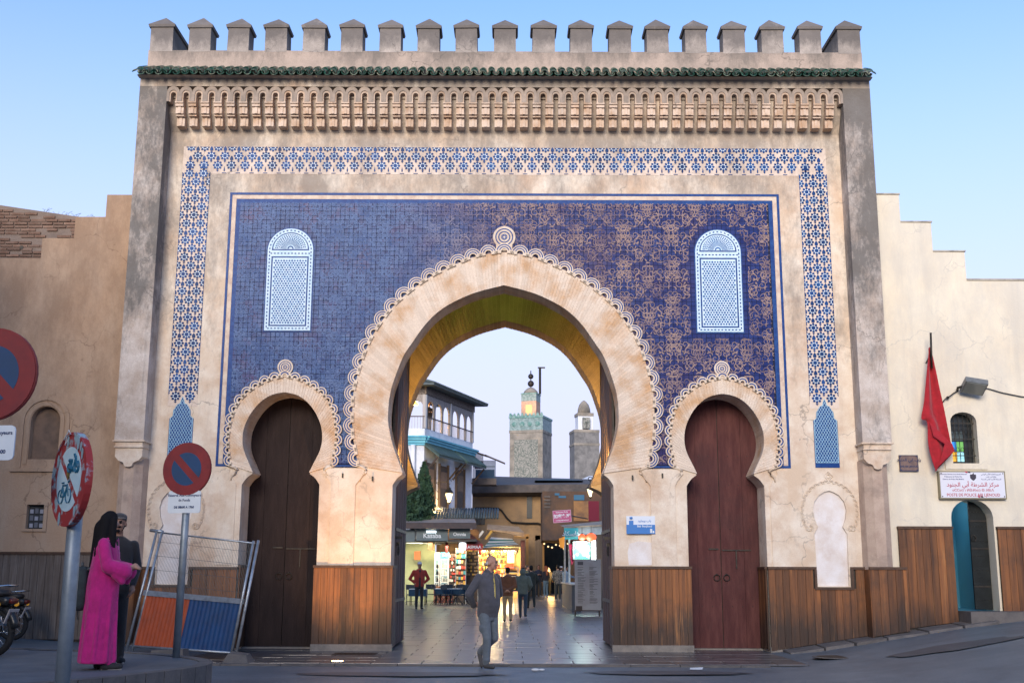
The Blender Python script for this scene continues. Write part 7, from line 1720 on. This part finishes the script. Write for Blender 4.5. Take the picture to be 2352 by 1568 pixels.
for (x0, z0, x1, z1) in ((-w2, -h2, w2, -h2 + .03), (-w2, h2 - .03, w2, h2), (-w2, -h2 + .031, -w2 + .03, h2 - .031), (w2 - .03, -h2 + .031, w2, h2 - .031)): mb.box(x0, -.012, z0, x1, .0, z1)
mb.build('sign_border', mat('sign_pink_pale', (.55, .30, .40), .6), fc); mb = MB(); mb.tube([(w2, .1, 0), (2.5, 9, 0)], .03, 6); mb.build('sign_arm', m_iron, t)
# --- food kiosk
kk = thing('food_kiosk', 'street food kiosk with teal lettered sign and grey canopy', 'kiosk', (3.5, 27, 0)); YK = 25
a = PX(1295, 1217, YK); c = PX(1400, 1203, YK); mb = MB(); mb.add([(a[0], YK, c[1] - .12), (c[0], YK, c[1]), (c[0], YK + 4, c[1] + .3), (a[0], YK + 4, c[1] + .1), (a[0], YK, c[1] - .18), (c[0], YK, c[1] - .06)], [(0, 1, 2, 3), (0, 1, 5, 4)]); mb.build('canopy', m_canvas, kk)
bx('fascia', 1297, 1208, 1400, 1226, YK + .1, .08, mat('fascia_pale', (.30, .33, .36), .7, col2=(.22, .24, .27), scale=4), kk)
a = PX(1296, 1238, YK - .05); c = PX(1328, 1212, YK - .05); fc = MB().box(a[0], YK - .05, a[1], c[0], YK + .02, c[1]).build('teal_sign', mat('sign_teal', (.03, .20, .24), .6, emit=(.05, .5, .6), estr=.12), kk); text(arabic('خاسكاد'), .26, m_swhite, fc, ((a[0] + c[0]) / 2, YK - .06, (a[1] + c[1]) / 2), bold=.004)
a = PX(1306, 1380, YK); x0 = a[0]; MB().box(x0, YK - 2.5, 0, x0 + .35, YK + 6, 1.05).build('counter', mat('counter_dark', (.07, .075, .08), .6), kk); MB().box(x0 - .05, YK - 2.6, 1.051, x0 + .5, YK + 6, 1.10).build('counter_top', m_galv2, kk)
MB().box(PX(1372, 1300, YK)[0] + .3, YK, 0, PX(1372, 1300, YK)[0] + .5, YK + 5, 3.4).build('back_panel', mat('kiosk_back', (.18, .16, .15), .8), kk)
for y in (YK, YK + 4): MB().box(x0, y, 1.1, x0 + .08, y + .08, PX(1300, 1215, YK)[1]).build('post', m_galv2, kk)
a = PX(1282, 1257, YK); c = PX(1310, 1236, YK); mb = MB(); mb.add([(a[0], YK - .6, a[1] + .35), (a[0] + .05, YK + 3, a[1] + .35), (c[0] + .3, YK + 3, c[1] + .1), (c[0] + .3, YK - .6, c[1] + .1)], [(0, 1, 2, 3)]); mb.build('side_awning', mat('awning_orange', (.35, .10, .05), .8), kk); mb = MB(); mb.add([(a[0], YK - .62, a[1] + .35), (a[0] + .25, YK - .62, a[1] + .45), (a[0] + .22, YK - .62, a[1] - .05), (a[0] + .05, YK - .62, a[1] + .0)], [(0, 1, 2, 3)]); mb.build('orange_pennant', mat('pennant_orange', (.65, .20, .02), .8), kk)
mb = MB(); a = PX(1306, 1255, YK - .3); mb.add([(a[0], YK - .3, a[1] + .1), (a[0] + .18, YK - .3, a[1] + .1), (a[0] + .2, YK - .3, a[1] - .6), (a[0] + .12, YK - .32, a[1] - .75)], [(0, 1, 2, 3)]); mb.build('red_cloth', cloth('kiosk_red', (.40, .015, .06)), kk)
a = PX(1316, 1284, YK - .4); c = PX(1356, 1243, YK - .4); t = thing('light_box', 'glowing white and green menu light box in the kiosk', 'light box', (a[0], YK - .4, a[1])); MB().box(a[0], YK - .4, a[1], c[0], YK - .25, c[1]).build('case', m_galv2, t)
def gb(nt, vec, col):
    return _mix(nt, (.80, .95, .90), (.05, .62, .38), _noise(nt, vec, 2.6, 2, .5, lo=.50, hi=.54))
fm = mat('light_box_face', (.8, .95, .9), .4, hook=gb); nt = fm.node_tree; bs = nt.nodes['Principled BSDF']; nt.links.new(bs.inputs['Base Color'].links[0].from_socket, bs.inputs['Emission Color']); bs.inputs['Emission Strength'].default_value = 1.5
MB().box(a[0] + .03, YK - .415, a[1] + .03, c[0] - .03, YK - .40, c[1] - .03).build('face', fm, t)
mb = MB()
for k in range(4): mb.tube([(a[0] + .18 + .2 * (k % 2) * 1.3, YK - .42, a[1] + .2 + .3 * (k // 2)), (a[0] + .18 + .2 * (k % 2) * 1.3, YK - .416, a[1] + .2 + .3 * (k // 2))], .07, 10)
kind(mb.build('dish_pictures', G[1], t), 'stuff')
bx('white_strip', 1359, 1241, 1368, 1284, YK - .3, .05, mat('tube_white', (1, 1, 1)), kk)
for (u, w_, lab) in ((1337, .16, 'round red paper lantern hanging over the light box'), (1358, .21, 'larger round red paper lantern right of the other')):
    p = PX(u, 1233, YK - .7); t = thing('paper_lantern', lab, 'lantern', (p[0], YK - .7, p[1])); mb = MB(); mb.ball((p[0], YK - .7, p[1]), w_, 16, 0, (1, 1, .8)); mb.build('paper_globe', mat('paper_red', (.55, .05, .02), .6, emit=(1, .12, .04), estr=.75), t, True); mb = MB(); mb.lathe([(.06, 0), (.06, .03)], (p[0], YK - .7, p[1] + w_ * .78), 10); mb.build('cap', m_iron, t)
    mb = MB(); mb.tube([(p[0], YK - .7, p[1] + w_ * .8), (p[0], YK - .7, p[1] + w_ + .25)], .008, 4); mb.build('cord', m_iron, t)
lamp('kiosk_light', 'POINT', (PX(1335, 1290, YK)[0], YK - .9, 2.6), 40, (.75, 1, .9), .3)
# menu board
YM = 18.6; a = PX(1321, 1412, YM); c = PX(1380, 1284, YM); t = thing('menu_board', 'tall pale menu board standing on a low frame', 'menu board', (a[0], YM, 0))
fc = MB().box(a[0], YM, .22, c[0], YM + .05, c[1]).build('board', mat('menu_pale', (.38, .36, .34), .7, col2=(.32, .29, .27), scale=2), t)
mb = MB(); r5 = random.Random(11)
for col in range(2):
    x0 = a[0] + .10 + col * .42; z = c[1] - .28
    while z > .45:
        L = r5.uniform(.12, .30); mb.box(x0, YM - .004, z, x0 + L, YM + .001, z + .014); z -= r5.choice((.034, .034, .05, .07))
mb.box(a[0] + .1, YM - .004, c[1] - .2, a[0] + .3, YM + .001, c[1] - .08); kind(mb.build('menu_lines', mat('menu_ink', (.10, .09, .09), .8), fc), 'stuff')
MB().box(a[0] - .02, YM - .03, .18, c[0], YM + .08, .22).build('bottom_rail', m_dwood, t); MB().box(a[0] - .02, YM - .03, .0, a[0] + .03, YM + .08, .18).build('leg', m_dwood, t); MB().box(c[0] - .1, YM - .03, .0, c[0] - .05, YM + .08, .18).build('leg', m_dwood, t); MB().box(a[0] + .03, YM - .04, .22, a[0] + .25, YM - .005, .36).build('foot_block', m_dwood, t)
# --- minarets
def minaret(label, u0, u1, vt, vb, Y, green):
    a = PX(u0, 1130, Y); c = PX(u1, 1130, Y); cx, w = (a[0] + c[0]) / 2, (c[0] - a[0]) / 2; zz = lambda v: PX((u0 + u1) / 2, v, Y)[1]; return cx, w, zz
Y = 128; cx, w, zz = minaret('', 1170, 1270, 833, 1095, Y, 1); t = thing('minaret', 'tall square minaret with green tiled crown and a slim lit lantern turret', 'minaret', (cx, Y, 0)); R4 = radians(-17)
def sq(mb, hw, z0, z1, mi=0, c=None, y=None, taper=1):
    P = [(cx + hw * (x * cos(R4) - y_ * sin(R4)), Y + w + hw * (x * sin(R4) + y_ * cos(R4))) for x, y_ in ((-1, -1), (1, -1), (1, 1), (-1, 1))]; mb.prismz(P, z0, z1, mi)
k = .80; Wm = w * k
m_min = mat('minaret_stone', (.30, .27, .23), .9, col2=(.15, .14, .12), scale=.8, bump=.4, stain=(.42, .35, .27)); m_sebka = mat('minaret_carved', (.13, .15, .13), .9, col2=(.30, .29, .26), scale=6, lo=.44, hi=.56, bump=.6, bscale=3)
m_mg = mat('minaret_green', (.08, .21, .19), .6, col2=(.20, .32, .30), scale=2.5, lo=.45, hi=.55); m_mg2 = mat('minaret_tile', (.24, .33, .33), .6, col2=(.14, .22, .22), scale=3, lo=.45, hi=.55)
mb = MB(); sq(mb, Wm, 0, zz(992)); mb.build('shaft', m_min, t)
def face(mb, fx0, fx1, z0, z1, d, side, mi=0):
    # thin panel on the front (side 0) or left (side 1) face
    def pt(q, o):
        x, y_ = (q, -1 - o) if side == 0 else (-1 - o, -q)
        return (cx + Wm * (x * cos(R4) - y_ * sin(R4)), Y + w + Wm * (x * sin(R4) + y_ * cos(R4)))
    mb.prismz([pt(fx0, 0), pt(fx1, 0), pt(fx1, d), pt(fx0, d)], z0, z1, mi)
for sd_ in (0, 1):
    mb = MB(); face(mb, -.72, .72, 4, zz(1008), .02, sd_); mb.build('sebka_panel', m_sebka, t)
mb = MB(); sq(mb, Wm * 1.03, zz(992), zz(986)); mb.build('cornice', m_min, t); mb = MB(); sq(mb, Wm * 1.01, zz(986), zz(958)); mb.build('tile_band', m_mg2, t); mb = MB(); sq(mb, Wm * 1.05, zz(958), zz(953)); mb.build('green_band', m_mg, t)
mb = MB()
for sd_ in (0, 1):
    for k_ in range(4):
        q = -.7 + k_ * .47; x, y_ = (q, -1.03) if sd_ == 0 else (-1.03, -q); p = (cx + Wm * (x * cos(R4) - y_ * sin(R4)), Y + w + Wm * (x * sin(R4) + y_ * cos(R4))); mb.ball((p[0], p[1], zz(972)), .34, 10, 0, (1, .3, 1) if sd_ == 0 else (.3, 1, 1))
mb.build('roundels', m_mg, t)
for sd_ in (0, 1):
    for k_ in range(9):
        q = -.94 + k_ * .235; mb = MB(); face(mb, q - .085, q + .085, zz(953), zz(948.5), .02, sd_); face(mb, q - .045, q + .045, zz(948.5), zz(946), .02, sd_); mb.build('merlon', m_mg, t)
mb = MB(); sq(mb, Wm * .93, zz(953), zz(952)); mb.build('platform', m_min, t)
mb = MB(); sq(mb, Wm * .46, zz(955), zz(916)); mb.build('turret', mat('turret_lit', (.44, .27, .19), .8, col2=(.52, .36, .27), scale=3), t); mb = MB(); sq(mb, Wm * .465, zz(916), zz(898)); mb.build('turret_tiles', m_mg2, t); mb = MB(); sq(mb, Wm * .49, zz(900), zz(897)); mb.build('turret_band', m_mg, t)
mb = MB(); P = [(cx + Wm * .46 * (q * .9 * cos(R4) + 1.02 * sin(R4)), Y + w + Wm * .46 * (q * .9 * sin(R4) - 1.02 * cos(R4))) for q in (-.45, .45)]
mb.prismz([P[0], P[1], (P[1][0], P[1][1] - .1), (P[0][0], P[0][1] - .1)], zz(948), zz(925)); mb.build('turret_arch', mat('turret_warm', (.65, .30, .12), .7, emit=(1, .5, .2), estr=.35), t)
mb = MB(); mb.lathe([(Wm * .44, 0), (Wm * .40, .35), (Wm * .22, .75), (.05, .95)], (cx, Y + w, zz(897)), 16); mb.build('dome', m_min, t, True)
mb = MB(); mb.tube([(cx, Y + w, zz(890)), (cx, Y + w, zz(843))], .08, 6); mb.ball((cx, Y + w, zz(873)), .45, 10); mb.ball((cx, Y + w, zz(856)), .38, 10); mb.build('finial', m_iron, t, True); mb = MB(); gx = cx + 1.25; mb.tube([(gx, Y + w, zz(897)), (gx, Y + w, zz(835))], .19, 6); mb.box(gx - .3, Y + w - .1, zz(837), gx + .7, Y + w + .1, zz(834)); mb.build('signal_gallows', m_iron, t)
lamp('turret_light', 'SPOT', (cx, Y + w - Wm - 1.5, zz(951)), 170, (1, .5, .25), .3, (cx, Y + w - 2, zz(930)), 60)
Y = 100; cx, w, zz = minaret('', 1314, 1376, 930, 1095, Y, 0); t = thing('minaret', 'shorter grey brick minaret with a white domed lantern', 'minaret', (cx, Y, 0)); Wm = w * .95; R4 = radians(8)
mb = MB(); sq(mb, Wm, 0, zz(987)); mb.build('shaft', mat('grey_brickwork', (.20, .195, .19), .9, col2=(.12, .12, .12), scale=1.6, bump=.5, bscale=5, stain=(.30, .29, .28)), t)
mb = MB(); sq(mb, Wm * 1.04, zz(1022), zz(1017)); sq(mb, Wm * 1.03, zz(992), zz(986)); mb.build('string_course', m_min, t)
mb = MB(); sq(mb, Wm * .60, zz(988), zz(953)); mb.build('lantern', m_bwhite, t); mb = MB(); face(mb, -.27, .27, zz(983), zz(958), -.39, 0); mb.build('lantern_panel', m_sebka, t); mb = MB(); face(mb, -.08, .08, zz(982), zz(968), -.38, 0); mb.build('lantern_slit', m_swhite, t)
mb = MB(); sq(mb, Wm * .66, zz(953), zz(946)); mb.build('lantern_cornice', m_min, t); mb = MB(); mb.lathe([(Wm * .52, 0), (Wm * .50, .5), (Wm * .38, 1.0), (Wm * .18, 1.35), (.03, 1.5)], (cx, Y + w, zz(946)), 16); mb.build('dome', m_min, t, True)
a = PX(1325, 1104, 75); c = PX(1385, 1088, 75); tag(MB().add([(a[0], 75, a[1]), (c[0], 75, a[1]), (c[0], 77, c[1]), (a[0] + 1.2, 77, c[1])], [(0, 1, 2, 3)]).build('shed_roof', m_bwhite), 'pale shed roof below the grey minaret', 'roof')
# ================================================================ unseen houses added behind and left of the camera to shade the gate foot
def shade_house(label, x0, x1, y0, y1, h, col):
    t = thing('shading_house', label, 'house', ((x0 + x1) / 2, (y0 + y1) / 2, 0)); m_ = mat('shading_plaster_%.2f' % col[0], col, .9, col2=tuple(c * .8 for c in col), scale=1)
    MB().box(x0, y0, -.3, x1, y1, h).build('wall', m_, t); MB().box(x0 - .15, y0 - .15, h + .01, x1 + .15, y1 + .15, h + .35).build('coping', m_, t)
    n = int((x1 - x0) / 3.2)
    for k in range(n):
        for z in range(1, int(h // 3.4) + 0):
            x = x0 + (k + .5) * (x1 - x0) / n; MB().box(x - .5, y1 + .002, z * 3.3, x + .5, y1 + .06, z * 3.3 + 1.5).build('window', m_dwood, t)
shade_house('unseen house added behind the camera to shade the foot of the gate', -30, -3, -58, -46, 12.5, (.44, .42, .40)); shade_house('lower unseen house added behind the camera to shade the foot of the gate', -2.5, 24, -60, -48, 10.5, (.48, .46, .43))
shade_house('unseen house added at the left to shade the left wall and ground', -30, -11.6, -44, -5, 9.5, (.40, .38, .36))
